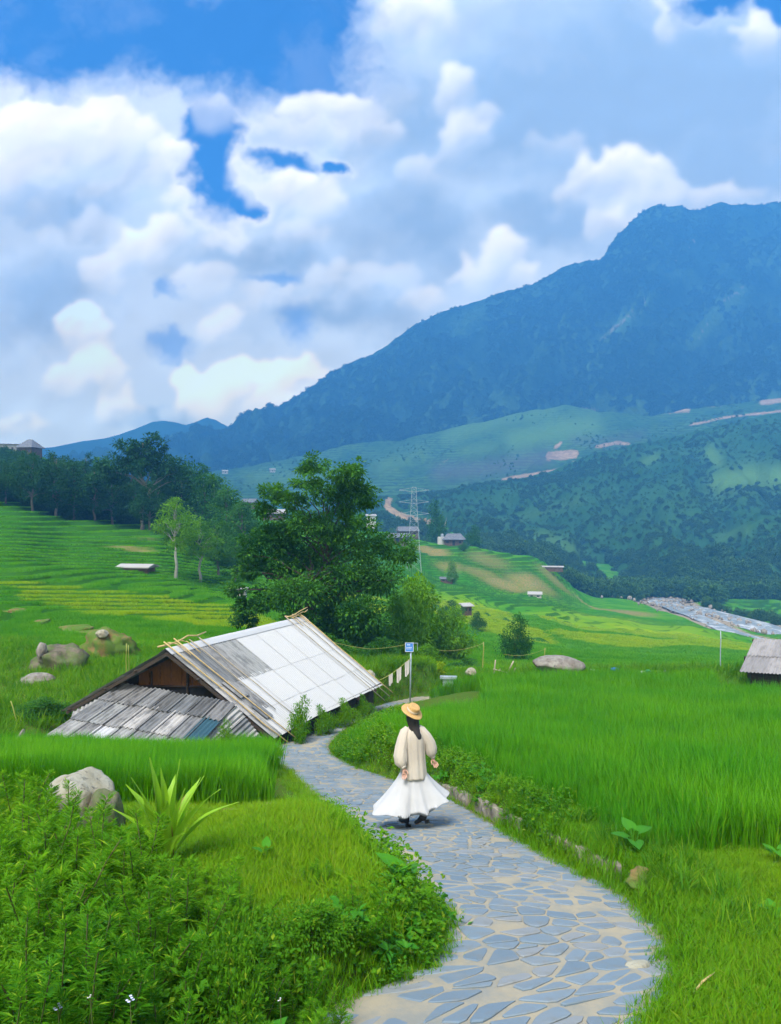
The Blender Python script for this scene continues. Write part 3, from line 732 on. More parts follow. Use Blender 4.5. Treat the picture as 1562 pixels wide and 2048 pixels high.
def build_path():
    Ys = np.concatenate([np.arange(1.5, 14, 0.12), np.arange(14, PATH_END, 0.3)])
    rows = []
    for y in Ys:
        l, r = float(edgeL(y)), float(edgeR(y)); l -= 0.10; r += 0.05
        rows.append([(l, y, float(zpath(y)) - 0.06)] + [(l + (r - l) * k / 8, y, float(zpath(y)) + 0.012 * float(fbm(np.array([k * .7]), np.array([y]), 8, 2)[0])) for k in range(9)] + [(r, y, float(zpath(y)) - 0.06)])
    mb = MB(); mb.grid(rows)
    path = mb.build('path', M['mortar'], smooth=True); tag(path, kind='structure')
    # flagstones: cells between jittered seeds, shrunk to leave the joints
    rng = np.random.default_rng(5)
    seeds = []; y = 3.3
    while y < 29.0:
        dy = 0.135 + 0.04 * rng.random(); w = float(edgeR(y) - edgeL(y))
        nx = max(3, int(w / 0.245)); ofs = rng.random()
        for k in range(nx):
            seeds.append((((k + ofs) % nx + 0.5 + (rng.random() - 0.5) * 0.95) / nx * w * 0.98, y + (rng.random() - 0.5) * 0.17))
        y += dy
    S = np.array(seeds)
    pieces = []
    for i, (sx, sy) in enumerate(seeds):
        poly = [(sx - .45, sy - .35), (sx + .45, sy - .35), (sx + .45, sy + .35), (sx - .45, sy + .35)]
        dd = np.hypot(S[:, 0] - sx, S[:, 1] - sy)
        for j in np.nonzero((dd < 0.85) & (dd > 1e-6))[0]:
            qx, qy = S[j]; nx, ny = (qx - sx) / dd[j], (qy - sy) / dd[j]
            gap = 0.006 + 0.020 * (((i * 31 + j * 17) % 97) / 97 if i < j else ((j * 31 + i * 17) % 97) / 97)
            poly = clip_poly(poly, nx, ny, (sx + qx) / 2 * nx + (sy + qy) / 2 * ny - gap)
            if len(poly) < 3: break
        w = float(edgeR(sy) - edgeL(sy))
        if len(poly) >= 3: poly = clip_poly(poly, -1, 0, -0.01)
        if len(poly) >= 3: poly = clip_poly(poly, 1, 0, w - 0.01)
        if len(poly) < 3: continue
        A = 0.5 * abs(sum(poly[k][0] * poly[(k + 1) % len(poly)][1] - poly[(k + 1) % len(poly)][0] * poly[k][1] for k in range(len(poly))))
        if A < 0.005: continue
        sm = []
        for k in range(len(poly)):
            a, b = poly[k], poly[(k + 1) % len(poly)]
            sm.append((a[0] * .82 + b[0] * .18, a[1] * .82 + b[1] * .18)); sm.append((a[0] * .18 + b[0] * .82, a[1] * .18 + b[1] * .82))
        if rng.random() < 0.08: continue                       # a lost stone, filled with mortar
        pieces.append((sy, sm))
    pieces.sort(key=lambda q: q[0])
    rest = MB()
    for idx, (sy, sm) in enumerate(pieces):
        W = [(float(edgeL(y)) + x, y) for x, y in sm]
        cx = sum(p[0] for p in W) / len(W); cyy = sum(p[1] for p in W) / len(W)
        tilt = rng.normal(0, 0.006), rng.normal(0, 0.006); up = 0.003 + 0.003 * rng.random()
        zc = float(zpath(cyy))
        topv = [(x, y, float(zpath(y)) + up + (x - cx) * tilt[0] + (y - cyy) * tilt[1]) for x, y in W]
        inn = [(cx + (x - cx) * 0.9, cyy + (y - cyy) * 0.9, z + 0.003) for x, y, z in topv]
        low = [(cx + (x - cx) * 1.02, cyy + (y - cyy) * 1.02, float(zpath(y)) - 0.03) for x, y in W]
        n = len(W)
        fs = [tuple(range(n))] + [(k, n + k, n + (k + 1) % n, (k + 1) % n) for k in range(n)] + [(n + k, 2 * n + k, 2 * n + (k + 1) % n, n + (k + 1) % n) for k in range(n)]
        area = sum(W[k][0] * W[(k + 1) % n][1] - W[(k + 1) % n][0] * W[k][1] for k in range(n))
        vs_ = inn + topv + low
        if area < 0: fs = [tuple(reversed(f)) for f in fs]
        if idx < 298:
            b = MB(); b.add([(v[0] - cx, v[1] - cyy, v[2] - zc) for v in vs_], fs)
            b.build('paving_stone', M['flagstone'], path, loc=(cx, cyy, zc))
        else:
            rest.add(vs_, fs)
    o = rest.build('paving_stones', M['flagstone'], path); o['kind'] = 'stuff'
    return path
path = build_path()

# ------------------------------------------------------------------ plant pieces (numpy)
def unit(v):
    v = np.asarray(v, float); return v / np.maximum(np.linalg.norm(v, axis=-1, keepdims=True), 1e-9)

def leaf_quads(P, D, L, W, rng, droop=0.0, up=None):
    """one diamond per leaf: base P, direction D, length L, width W"""
    n = len(P); D = unit(D)
    A = rng.normal(size=(n, 3)) if up is None else up + rng.normal(size=(n, 3)) * 0.35
    S = unit(np.cross(D, A)); N = np.cross(S, D)
    L = np.broadcast_to(np.asarray(L, float).reshape(-1, 1), (n, 1)); W = np.broadcast_to(np.asarray(W, float).reshape(-1, 1), (n, 1))
    mid = P + D * L * 0.45
    a = P; b = mid + S * W * 0.5 + N * W * 0.12; c = P + D * L - np.array([0, 0, 1.0]) * L * droop; d = mid - S * W * 0.5 + N * W * 0.12
    V = np.stack([a, b, c, d], 1).reshape(-1, 3)
    F = np.arange(4 * n).reshape(n, 4)
    return V, F

def blades(n, h, spread, lean, w, rng, segs=3, hvar=0.35):
    """grass blades from the origin: curved tapering strips"""
    Vs = []; Fs = []; o = 0
    for i in range(n):
        a = rng.uniform(0, 2 * math.pi); r = spread * math.sqrt(rng.random())
        b0 = np.array([math.cos(a) * r, math.sin(a) * r, -0.03])
        d = rng.uniform(0, 2 * math.pi); ln = lean * rng.uniform(0.3, 1.3); hh = h * (1 - hvar * rng.random())
        dirv = np.array([math.cos(d), math.sin(d), 0]); side = np.array([-dirv[1], dirv[0], 0]) * math.cos(rng.uniform(-1, 1))
        side = unit(side + 1e-6)
        ww = w * rng.uniform(0.7, 1.2)
        for k in range(segs):
            q = k / segs
            c = b0 + np.array([0, 0, hh * q * (1 - 0.12 * q * ln)]) + dirv * ln * hh * q * q * 0.8
            tw = ww * (1 - 0.35 * q)
            Vs += [c - side * tw / 2, c + side * tw / 2]
        Vs.append(b0 + np.array([0, 0, hh * (1 - 0.12 * ln)]) + dirv * ln * hh * 0.8)
        for k in range(segs - 1): Fs.append((o + 2 * k, o + 2 * k + 1, o + 2 * k + 3, o + 2 * k + 2))
        k = segs - 1
        Fs.append((o + 2 * k, o + 2 * k + 1, o + 2 * segs, o + 2 * segs))
        o += 2 * segs + 1
    V = np.array(Vs); q4 = [f for f in Fs if f[2] != f[3]]; q3 = [f[:3] for f in Fs if f[2] == f[3]]
    return V, [np.array(q4), np.array(q3)] if q4 else [np.array(q3)]

SOURCES = {}
def source_collection(name, meshes):
    """prototype meshes for the uncountable ground cover; the collection is not part of the scene"""
    c = bpy.data.collections.new(name)
    for k, me in enumerate(meshes):
        o = bpy.data.objects.new('%s_tuft' % name, me); c.objects.link(o)
    SOURCES[name] = (c, len(meshes)); return c

def scatter(name, X, Y, Z, src, scale, mat=None, rng=RNG, tilt=0.12, label=None, zscale=None):
    c, nv = SOURCES[src]; n = len(X)
    me = bpy.data.meshes.new(name); me.vertices.add(n)
    me.vertices.foreach_set('co', np.stack([X, Y, Z], 1).astype(np.float32).ravel())
    rot = np.stack([rng.normal(0, tilt, n), rng.normal(0, tilt, n), rng.uniform(0, 6.283, n)], 1).astype(np.float32)
    me.attributes.new('rot', 'FLOAT_VECTOR', 'POINT').data.foreach_set('vector', rot.ravel())
    sc = np.asarray(scale, np.float32) * np.ones(n, np.float32)
    s3 = np.stack([sc, sc, sc * (zscale if zscale is not None else 1.0)], 1).astype(np.float32)
    me.attributes.new('scl', 'FLOAT_VECTOR', 'POINT').data.foreach_set('vector', s3.ravel())
    me.attributes.new('idx', 'INT', 'POINT').data.foreach_set('value', rng.integers(0, nv, n).astype(np.int32))
    o = link(name, me); tag(o, label, kind='stuff')
    ng = bpy.data.node_groups.new('scatter_' + name, 'GeometryNodeTree')
    ng.interface.new_socket('Geometry', in_out='INPUT', socket_type='NodeSocketGeometry')
    ng.interface.new_socket('Geometry', in_out='OUTPUT', socket_type='NodeSocketGeometry')
    N = ng.nodes; gi = N.new('NodeGroupInput'); go = N.new('NodeGroupOutput')
    ci = N.new('GeometryNodeCollectionInfo'); ci.inputs['Collection'].default_value = c
    ci.inputs['Separate Children'].default_value = True; ci.inputs['Reset Children'].default_value = True
    ip = N.new('GeometryNodeInstanceOnPoints'); ip.inputs['Pick Instance'].default_value = True
    def na(nm, ty):
        q = N.new('GeometryNodeInputNamedAttribute'); q.data_type = ty; q.inputs['Name'].default_value = nm; return q.outputs[0]
    L = ng.links
    L.new(gi.outputs[0], ip.inputs['Points']); L.new(ci.outputs[0], ip.inputs['Instance'])
    L.new(na('idx', 'INT'), ip.inputs['Instance Index']); L.new(na('rot', 'FLOAT_VECTOR'), ip.inputs['Rotation']); L.new(na('scl', 'FLOAT_VECTOR'), ip.inputs['Scale'])
    L.new(ip.outputs[0], go.inputs[0])
    o.modifiers.new('scatter', 'NODES').node_group = ng
    return o

def tuft_set(name, mat, nvar, n, h, spread, lean, w, segs=3, seed=1):
    ms = []
    for k in range(nvar):
        rng = np.random.default_rng(seed * 100 + k)
        V, F = blades(n, h, spread, lean, w, rng, segs); ms.append(np_mesh(name + '_blades', V, F, mat, True))
    source_collection(name, ms)
tuft_set('rice', M['rice'], 5, 16, 0.66, 0.10, 0.42, 0.011, 3, 1)
tuft_set('rice_patch', M['rice'], 4, 110, 0.50, 0.62, 0.45, 0.035, 2, 2)
tuft_set('ripe_patch', M['rice_ripe'], 4, 110, 0.48, 0.62, 0.6, 0.035, 2, 3)
tuft_set('lawn', M['grass'], 5, 26, 0.12, 0.12, 0.8, 0.007, 2, 4)
tuft_set('tall_grass', M['weed'], 4, 18, 0.34, 0.12, 0.7, 0.010, 3, 5)

def weed_mesh(rng, n_stems=5, h=0.22, leaf=0.05, mat=None, spread=0.1):
    Vs = []; Fs = []; o = 0
    for s in range(n_stems):
        a = rng.uniform(0, 6.28); b = np.array([math.cos(a), math.sin(a), 0]) * spread * rng.random()
        top = b + np.array([rng.normal(0, .3), rng.normal(0, .3), 1]) * h * rng.uniform(.6, 1.1)
        k = 9
        q = rng.uniform(0.15, 1, k)[:, None]; P = b + (top - b) * q
        D = np.stack([rng.normal(size=k), rng.normal(size=k), rng.uniform(0.0, 0.8, k)], 1)
        V, F = leaf_quads(P, D, leaf * rng.uniform(.7, 1.3, k), leaf * 0.55, rng, 0.15, np.array([0, 0, 1.0]))
        Vs.append(V); Fs.append(F + o); o += len(V)
    return np_mesh('weed_leaves', np.concatenate(Vs), np.concatenate(Fs), mat or M['weed'])
source_collection('weeds', [weed_mesh(np.random.default_rng(70 + k), 5, 0.20, 0.036) for k in range(5)])
source_collection('creeper', [weed_mesh(np.random.default_rng(80 + k), 6, 0.15, 0.075, M['broad'], 0.14) for k in range(4)])

def mask_pts(n, x0, x1, y0, y1, fn, rng):
    X = rng.uniform(x0, x1, n); Y = rng.uniform(y0, y1, n); k = fn(X, Y); X, Y = X[k], Y[k]
    return X, Y

def build_ground_cover():
    rng = np.random.default_rng(21)
    dl = lambda X, Y: edgeL(Y) - X
    dr = lambda X, Y: X - edgeR(Y)
    nz = lambda X, Y: fbm(X * 0.55, Y * 0.55, 61, 3)
    # left rice terrace in front of the hut
    X, Y = mask_pts(26000, -11, -0.5, 10.4, 19.2, lambda X, Y: (dl(X, Y) > 0.22 + 0.1 * nz(X, Y)) & (Y > 10.9 + 0.35 * nz(X, Y)) & (pxof(X, Y) > -120) & (Y < 18.9), rng)
    n1 = len(X); S = rng.uniform(0.95, 1.35, n1) * (1 + 0.14 * nz(X, Y)) * (1 - 0.28 * sstep(15.5, 18.5, Y))
    # the plants nearest the path are thinned so that they do not hang over it
    _e = np.array([(e[0], e[1]) for e in EDGE][::-1], float)
    tp = CY - (H(X, Y) + 0.66 * S * 0.92) / Y * F_PX
    k = pxof(X, Y) < np.interp(tp, _e[:, 0], _e[:, 1]) - 6 - 24 * (1 - sstep(1500, 1600, tp)); X, Y, S = X[k], Y[k], S[k]
    # right rice field
    X2, Y2 = mask_pts(60000, -3.5, 20, 6.6, 31.0, lambda X, Y: (dr(X, Y) > np.where(Y > 13, 0.55, 0.62) + 0.12 * nz(X, Y)) & (Y > 7.35 + 0.35 * nz(X, Y) + 0.12 * np.maximum(2.2 - X, 0)) & (pxof(X, Y) < 1700) & ((pxof(X, Y) < 1430) | (Y < 27.0)) & (rng.random(X.shape) < 0.25 + 0.75 * np.clip(14 / Y, 0, 1)), rng)
    S2 = rng.uniform(0.74, 1.10, len(X2)) * (1 + 0.20 * nz(X2 * 0.8, Y2 * 0.5))
    S2 = S2 * (0.72 + 0.28 * sstep(0.6, 1.5, dr(X2, Y2)))
    def clear_right(X, Y, top):
        tp = CY - (H(X, Y) + top) / Y * F_PX
        return (tp > 1500) | (Y > 29.5) | (pxof(X, Y) > np.interp(tp, _e[:, 0], np.array([e[2] for e in EDGE][::-1], float)) + 6)
    k = clear_right(X2, Y2, 0.62 * S2 * (1 + np.clip((Y2 - 14) / 30, 0, .35))); X2, Y2, S2 = X2[k], Y2[k], S2[k]
    XX, YY, SS = np.concatenate([X, X2]), np.concatenate([Y, Y2]), np.concatenate([S, S2])
    scatter('rice', XX, YY, H(XX, YY), 'rice', SS * (1 + np.clip((YY - 14) / 30, 0, .35)), rng=rng, tilt=0.07)
    # short grass on the banks and lawns
    def lawn(X, Y):
        l = (dl(X, Y) > -0.05 + 0.10 * nz(X * 3, Y * 3)) & (Y < 11.3) & (pxof(X, Y) > -150)
        r = (dr(X, Y) > -0.06 + 0.10 * nz(X * 3, Y * 3)) & (Y < 8.2) & (pxof(X, Y) < 1700)
        edge = ((dl(X, Y) > -0.04) & (dl(X, Y) < 0.5) | (dr(X, Y) > -0.04) & (dr(X, Y) < 0.7)) & (Y < 30)
        return (l | r | edge) & (Y > 2.6)
    X, Y = mask_pts(90000, -6, 6, 2.6, 30, lambda X, Y: lawn(X, Y) & (rng.random(X.shape) < np.clip(9 / Y, 0.35, 1)), rng)
    Xn, Yn = mask_pts(52000, -5, 5, 2.6, 10, lambda X, Y: lawn(X, Y), rng)
    X, Y = np.concatenate([X, Xn]), np.concatenate([Y, Yn])
    scatter('grass', X, Y, H(X, Y), 'lawn', rng.uniform(0.6, 1.25, len(X)) * (1 + 0.4 * nz(X, Y)), rng=rng, tilt=0.2)
    # weeds along the banks
    def bank(X, Y):
        r = (dr(X, Y) > 0.10) & (dr(X, Y) < 0.62 + 0.25 * nz(X, Y) + 1.5 * sstep(17, 21, Y)) & (Y > 8.4) & (Y < 29)
        l = (dl(X, Y) > 0.02) & (dl(X, Y) < 0.40) & (Y < 11) & (nz(X, Y) > -0.2)
        return r | l
    X, Y = mask_pts(30000, -5, 4, 3, 29, bank, rng)
    k = (X < edgeR(Y)) | clear_right(X, Y, 0.34); X, Y = X[k], Y[k]
    scatter('bank_weeds', X, Y, H(X, Y), 'weeds', rng.uniform(0.8, 1.6, len(X)) * (1 + 0.5 * nz(X, Y)) * (1 + 0.3 * sstep(12, 20, Y)), rng=rng, tilt=0.25)
    X, Y = mask_pts(5200, -5, 5, 3.0, 29, lambda X, Y: bank(X, Y) | ((dl(X, Y) > 0.1) & (Y < 7)), rng)
    k = (nz(X * 1.3, Y * 1.3) > 0.12) & ~((X < edgeL(Y) - .35) & (Y > 4.6)); X, Y = X[k], Y[k]
    k = (X < edgeR(Y)) | clear_right(X, Y, 0.2); X, Y = X[k], Y[k]
    scatter('creeper', X, Y, H(X, Y), 'creeper', rng.uniform(0.7, 1.2, len(X)), rng=rng, tilt=0.25)
    X, Y = mask_pts(9000, -6, 6, 3.0, 11, lambda X, Y: ((dl(X, Y) > 0.05) & (dl(X, Y) < 0.7) | (dr(X, Y) > 0.25) & (dr(X, Y) < 0.8) & (Y > 5)) & (nz(X * 1.6 + 9, Y * 1.6) > 0.08), rng)
    scatter('tall_grass', X, Y, H(X, Y), 'tall_grass', rng.uniform(0.5, 1.0, len(X)), rng=rng, tilt=0.3)
    # rough ground round the hut and beyond the field
    def rough(X, Y):
        px = pxof(X, Y)
        a = (Y > 19) & (Y < 40) & (px < 560) & (px > -120)
        b = (Y > 24) & (Y < 46) & (px > 640) & (px < 1700) & (X > edgeR(Y) - 30 * (Y > 33)) & ((Y > 30.6) | (X < edgeL(Y) - 0.1))
        u = (R2 - R1).to_2d().normalized(); v = Vector((u.y, -u.x))
        aa = (X - R1.x) * u.x + (Y - R1.y) * u.y; bb = (X - R1.x) * v.x + (Y - R1.y) * v.y
        hut = (aa > -2.7) & (aa < 7.3) & (bb > -3.4) & (bb < 2.5)
        return (a | b) & ~hut
    X, Y = mask_pts(26000, -24, 26, 19, 46, rough, rng)
    X2, Y2 = mask_pts(6000, -3.5, 4, 26.5, 37, lambda X, Y: rough(X, Y) | ((X < edgeL(Y) - .05) & (Y > 28)) | (Y > 33.2), rng); X, Y = np.concatenate([X, X2]), np.concatenate([Y, Y2])
    scatter('rough_grass', X, Y, H(X, Y), 'tall_grass', rng.uniform(0.9, 1.5, len(X)) * (1 + 0.5 * nz(X * .5, Y * .5)), rng=rng, tilt=0.25)
    # rice on the terraces and valley fields
    def fields(X, Y):
        z, ris, bed, m = height_parts(X, Y); px = pxof(X, Y)
        return (px > -80) & (px < 1650) & (bed < 0.02) & (ris < 0.15) & (gauss_zone(X, Y, BROWN) < 0.35)
    for nm, src, cond in (('terrace_rice', 'rice_patch', False), ('ripening_rice', 'ripe_patch', True)):
        T = rng.uniform(-0.6, 0.6, 60000); Y = np.exp(rng.uniform(math.log(35), math.log(150), 60000)); X = T * Y
        rp = np.clip(gauss_zone(X, Y, RIPE), 0, 1) > 0.45
        k = fields(X, Y) & (rp == cond); X, Y = X[k], Y[k]
        scatter(nm, X, Y, H(X, Y) - 0.05, src, rng.uniform(0.7, 1.1, len(X)) * np.clip(Y / 70, 0.9, 1.6), rng=rng, tilt=0.05, zscale=np.clip(45 / Y, 0.35, 0.8))
build_ground_cover()


# ------------------------------------------------------------------ trees and shrubs
def crown_mesh(name, blobs, n_clump, leaves_per, leaf, mat, rng, clump_r=0.16, shell=0.55, droop=0.15, flat=0.75):
    """leaves gathered in clumps over the blobs (centre, radius); returns mesh and clump centres"""
    wts = np.array([r ** 2 for _, r in blobs]); wts = wts / wts.sum()
    Ps = []; Ds = []; C = []
    for k in rng.choice(len(blobs), n_clump, p=wts):
        c, r = blobs[k]
        d = unit(rng.normal(size=3)); d[2] = d[2] * 0.85 + 0.12
        cc = np.array(c) + d * r * (shell + (1 - shell) * rng.random() ** 0.7) * np.array([1, 1, flat])
        C.append(cc)
        m = int(leaves_per * rng.uniform(0.6, 1.4)); cr = max(clump_r * r, leaf * 1.2) * rng.uniform(0.7, 1.3)
        q = rng.normal(size=(m, 3)); q = q / np.maximum(np.linalg.norm(q, axis=1, keepdims=True), .3) * (rng.random((m, 1)) ** 0.5)
        Ps.append(cc + q * cr * np.array([1.15, 1.15, 0.7])); Ds.append(unit(q) * 0.8 + d * 0.5 + np.array([0, 0, -droop]) + rng.normal(size=(m, 3)) * 0.35)
    P = np.concatenate(Ps); D = np.concatenate(Ds)
    V, F = leaf_quads(P, D, leaf * rng.uniform(.65, 1.25, len(P)), leaf * 0.5 * rng.uniform(.7, 1.2, len(P)), rng, 0.12, np.array([0, 0, 1.0]))
    return np_mesh(name, V, F, mat), C

def limb(a, b, r0, r1, rng, wob=0.06, n=6):
    a = Vector(a); b = Vector(b); L = (b - a).length; pts = []
    for k in range(n + 1):
        q = k / n
        p = a.lerp(b, q); p += Vector((rng.normal(), rng.normal(), rng.normal() * .4)) * wob * L * math.sin(math.pi * q) * .7
        p.z += 0.10 * L * math.sin(math.pi * q)
        pts.append(p)
    return pts, [r0 + (r1 - r0) * k / n for k in range(n + 1)]

def wood_mesh(name, base, top, r, targets, mat, rng, nb=14, fork=0.35, lean=0.04):
    mb = MB(); base = Vector(base); top = Vector(top)
    tr = [base.lerp(top, k / 8) + Vector((rng.normal(), rng.normal(), 0)) * lean * (top - base).length * math.sin(math.pi * k / 8) for k in range(9)]
    mb.tube(tr, [r * (1.25 if k == 0 else 1 - 0.75 * k / 8) for k in range(9)], 8)
    for i in rng.choice(len(targets), min(nb, len(targets)), replace=False):
        t = Vector(targets[i]); q = min(0.95, max(fork, (t.z - base.z) / max(1e-3, (top.z - base.z)) * 0.75))
        k = int(q * 8); s = tr[k].lerp(tr[min(8, k + 1)], q * 8 - k)
        pts, rr = limb(s, t, r * (1 - 0.75 * q) * 0.55, r * 0.07, rng)
        mb.tube(pts, rr, 5, cap=False)
    return mb.mesh(name, mat, True)

def plant_tree(name, base, wood, crown, label, cat='tree', group=None, scale=1.0, rz=0.0):
    root = empty(name, base, rz); root.scale = (scale, scale, scale)
    tag(root, label, cat, group)
    if wood: link('trunk', wood, root)
    link('crown', crown, root)
    return root

def place_copy(proto, loc, scale, rz, label, group=None, sz=None):
    o = copy_tree(proto); o.location = loc; o.rotation_euler = (0, 0, rz)
    o.scale = (scale, scale, sz if sz else scale)
    o['label'] = label
    if group: o['group'] = group
    return o

def make_main_tree():
    rng = np.random.default_rng(301); Y0 = 38.0
    base = at(628, Y0); bl = []
    for px, py, r in [(622, 932, 30), (610, 962, 26), (692, 945, 42), (712, 985, 40), (690, 1010, 44), (640, 985, 34), (735, 1000, 24), (548, 992, 32), (530, 1020, 20), (588, 1005, 24), (605, 1045, 46), (680, 1060, 52), (728, 1052, 26),
                      (560, 1075, 46), (512, 1080, 36), (490, 1105, 26), (640, 1110, 64), (730, 1100, 50), (785, 1095, 40), (812, 1112, 26), (560, 1135, 48), (505, 1140, 34), (470, 1180, 26), (690, 1165, 70), (760, 1160, 46),
                      (600, 1190, 60), (540, 1200, 42), (500, 1215, 34), (486, 1244, 24), (650, 1235, 66), (720, 1235, 56), (690, 1285, 50), (600, 1250, 44), (750, 1280, 40)]:
        Y = Y0 + rng.normal(0, 0.9); p = P3(px, py, Y) - base
        bl.append((tuple(p), r * Y / F_PX))
    crown, C = crown_mesh('crown', bl, 1150, 48, 0.21, M['tree_mid'], rng, clump_r=0.34, shell=0.20)
    wood = wood_mesh('trunk', (0, 0, -0.3), P3(655, 1010, Y0) - base, 0.19, C, M['bark_dark'], rng, 60, 0.25, 0.05)
    plant_tree('broadleaf_tree', base, wood, crown, 'tall bushy dark green tree rising behind the corrugated roofed hut')
make_main_tree()

def make_tree_kinds():
    kinds = {}
    spec = {'round': (901, 'tree_dark', [((0, 0, 6.4), 2.2), ((1.6, .3, 5.2), 1.8), ((-1.7, -.2, 5.0), 1.9), ((.2, -1.4, 4.6), 1.7), ((.3, 1.4, 4.9), 1.7), ((.1, 0, 7.9), 1.3), ((-1.1, .6, 3.4), 1.3), ((1.2, -.5, 3.3), 1.2)], 150, 34, 0.36, 'bark'),
            'broad': (902, 'tree_dark', [((0, 0, 7.6), 1.6), ((2.4, .3, 6.4), 1.7), ((-2.4, -.2, 6.6), 1.6), ((-1.2, -.8, 8.5), 1.2), ((1.1, .8, 8.6), 1.25), ((3.5, 0, 5.3), 1.1), ((-3.4, .3, 5.6), 1.0), ((0, -1.4, 6.2), 1.3), ((.9, -.4, 9.5), .8), ((-1.9, .4, 5.0), .8)], 230, 34, 0.34, 'bark_mid'),
            'slim': (903, 'tree_dark', [((0, 0, 8.0), 1.2), ((.5, .2, 6.6), 1.5), ((-.6, -.2, 5.4), 1.5), ((.5, -.6, 4.2), 1.5), ((-.3, .4, 9.2), .7), ((-.2, -.3, 3.0), 1.2)], 110, 32, 0.34, 'bark'),
            'light': (904, 'tree_light', [((0, 0, 7.0), 1.7), ((1.5, .3, 5.8), 1.6), ((-1.6, -.2, 5.9), 1.6), ((.2, -1.2, 4.7), 1.5), ((-1.2, .6, 3.8), 1.1), ((1.5, -.5, 3.9), 1.2), ((.2, .2, 8.3), .9)], 130, 30, 0.30, 'bark_pale'),
            'mid': (905, 'tree_mid', [((0, 0, 6.0), 2.2), ((1.8, .3, 4.6), 1.9), ((-1.8, -.2, 4.4), 2.0), ((.2, -1.6, 3.9), 1.8), ((.1, 0, 7.6), 1.4), ((-1.0, .6, 2.4), 1.5), ((1.3, -.5, 2.3), 1.5)], 150, 32, 0.36, 'bark')}
    for k, (seed, leaf, blobs, nc, per, ls, bk) in spec.items():
        if k in ('round', 'slim'): blobs = [((c[0] * 1.25, c[1] * 1.25, c[2] * .92), r * 1.22) for c, r in blobs] + [((.9, .2, 2.0), 1.3), ((-.9, -.2, 1.9), 1.3)]
        rng = np.random.default_rng(seed)
        crown, C = crown_mesh('crown', blobs, nc, per, ls, M[leaf], rng, 0.34, 0.35)
        wood = wood_mesh('trunk', (0, 0, -0.4), (0.1, 0, max(b[0][2] for b in blobs) - 0.5), 0.20, C, M[bk], rng, 16, 0.35)
        kinds[k] = (wood, crown, max(b[0][2] + b[1] * .75 for b in blobs))
    return kinds
KIND = make_tree_kinds()
TREE_ROW = [  # kind, column, metres away, photo row of the top, label
    ('broad', 284, 134, 864, 'tallest spreading tree of the hillside row, on a pale bare trunk'),
    ('round', 12, 133, 925, 'dark round tree at the far left end of the hillside row'),
    ('round', 66, 131, 905, 'dark wide tree below the rooftops on the left skyline'),
    ('slim', 112, 133, 902, 'slim dark tree next to the wide tree below the rooftops'),
    ('round', 150, 136, 918, 'dark tree in the hillside row left of the slim gap, above terraces'),
    ('slim', 190, 137, 930, 'slim dark tree midway along the hillside row'),
    ('round', 226, 140, 938, 'low dark round tree just left of the tall spreading tree'),
    ('slim', 318, 142, 925, 'slim dark tree leaning on the right of the tall spreading tree'),
    ('round', 362, 146, 932, 'dark round tree behind the pale leaved tree'),
    ('mid', 408, 138, 948, 'rounded green tree behind and right of the pale leaved tree'),
    ('mid', 455, 128, 975, 'green tree on the downhill end of the hillside row'),
    ('mid', 486, 118, 1002, 'lowest green tree of the hillside row, beside the big bushy tree'),
    ('light', 352, 90, 995, 'pale leaved tree with thin grey trunk standing alone on the terraces'),
    ('light', 400, 96, 1040, 'small pale tree next to the lone grey trunked tree'),
    ('mid', 436, 104, 1040, 'dark rounded tree at the right edge of the upper terraces'),
    ('mid', 470, 100, 1075, 'short bushy tree at the end of the ripening terraces'),
    ('slim', 262, 150, 905, 'thin tree peeping out behind the left of the tall spreading tree'),
    ('slim', 172, 190, 905, 'small skyline tree right of the rooftops on the left hill'),
    ('round', -30, 128, 930, 'dark tree cut off by the left edge on the hillside'),
    ('round', 45, 165, 898, 'dark tree crown just under the pale rooftop block'),
    ('round', 130, 170, 908, 'dark tree behind the slim gap in the hillside row'),
    ('mid', 205, 175, 915, 'hazy green crown on the skyline left of the tall spreading tree'),
    ('round', 340, 165, 905, 'dark crown behind the right shoulder of the tall spreading tree'),
    ('mid', 390, 165, 925, 'green crown behind the hillside row, right of the tall spreading tree'),
    ('round', 300, 132, 965, 'low dark crown at the foot of the tall spreading tree'),
    ('mid', 430, 150, 950, 'green crown behind the downhill end of the row'),
    ('slim', 40, 150, 915, 'narrow dark tree in front of the pale rooftop block'),
]
protos = {}
for kind, px, Y, top, lab in TREE_ROW:
    w, c, hgt = KIND[kind]; p = at(px, Y)
    need = -(top - CY) / F_PX * Y - p.z; sc = need / hgt
    if kind not in protos:
        o = plant_tree({'round': 'round_tree', 'broad': 'spreading_tree', 'slim': 'slim_tree', 'light': 'pale_tree', 'mid': 'green_tree'}[kind], p, w, c, lab, 'tree', 'trees in the row on the left hillside', sc, random.uniform(0, 6) if kind != 'broad' else 0.2)
        protos[kind] = o
    else:
        o = place_copy(protos[kind], p, sc * random.uniform(.95, 1.1), random.uniform(0, 6), lab, 'trees in the row on the left hillside', sc)

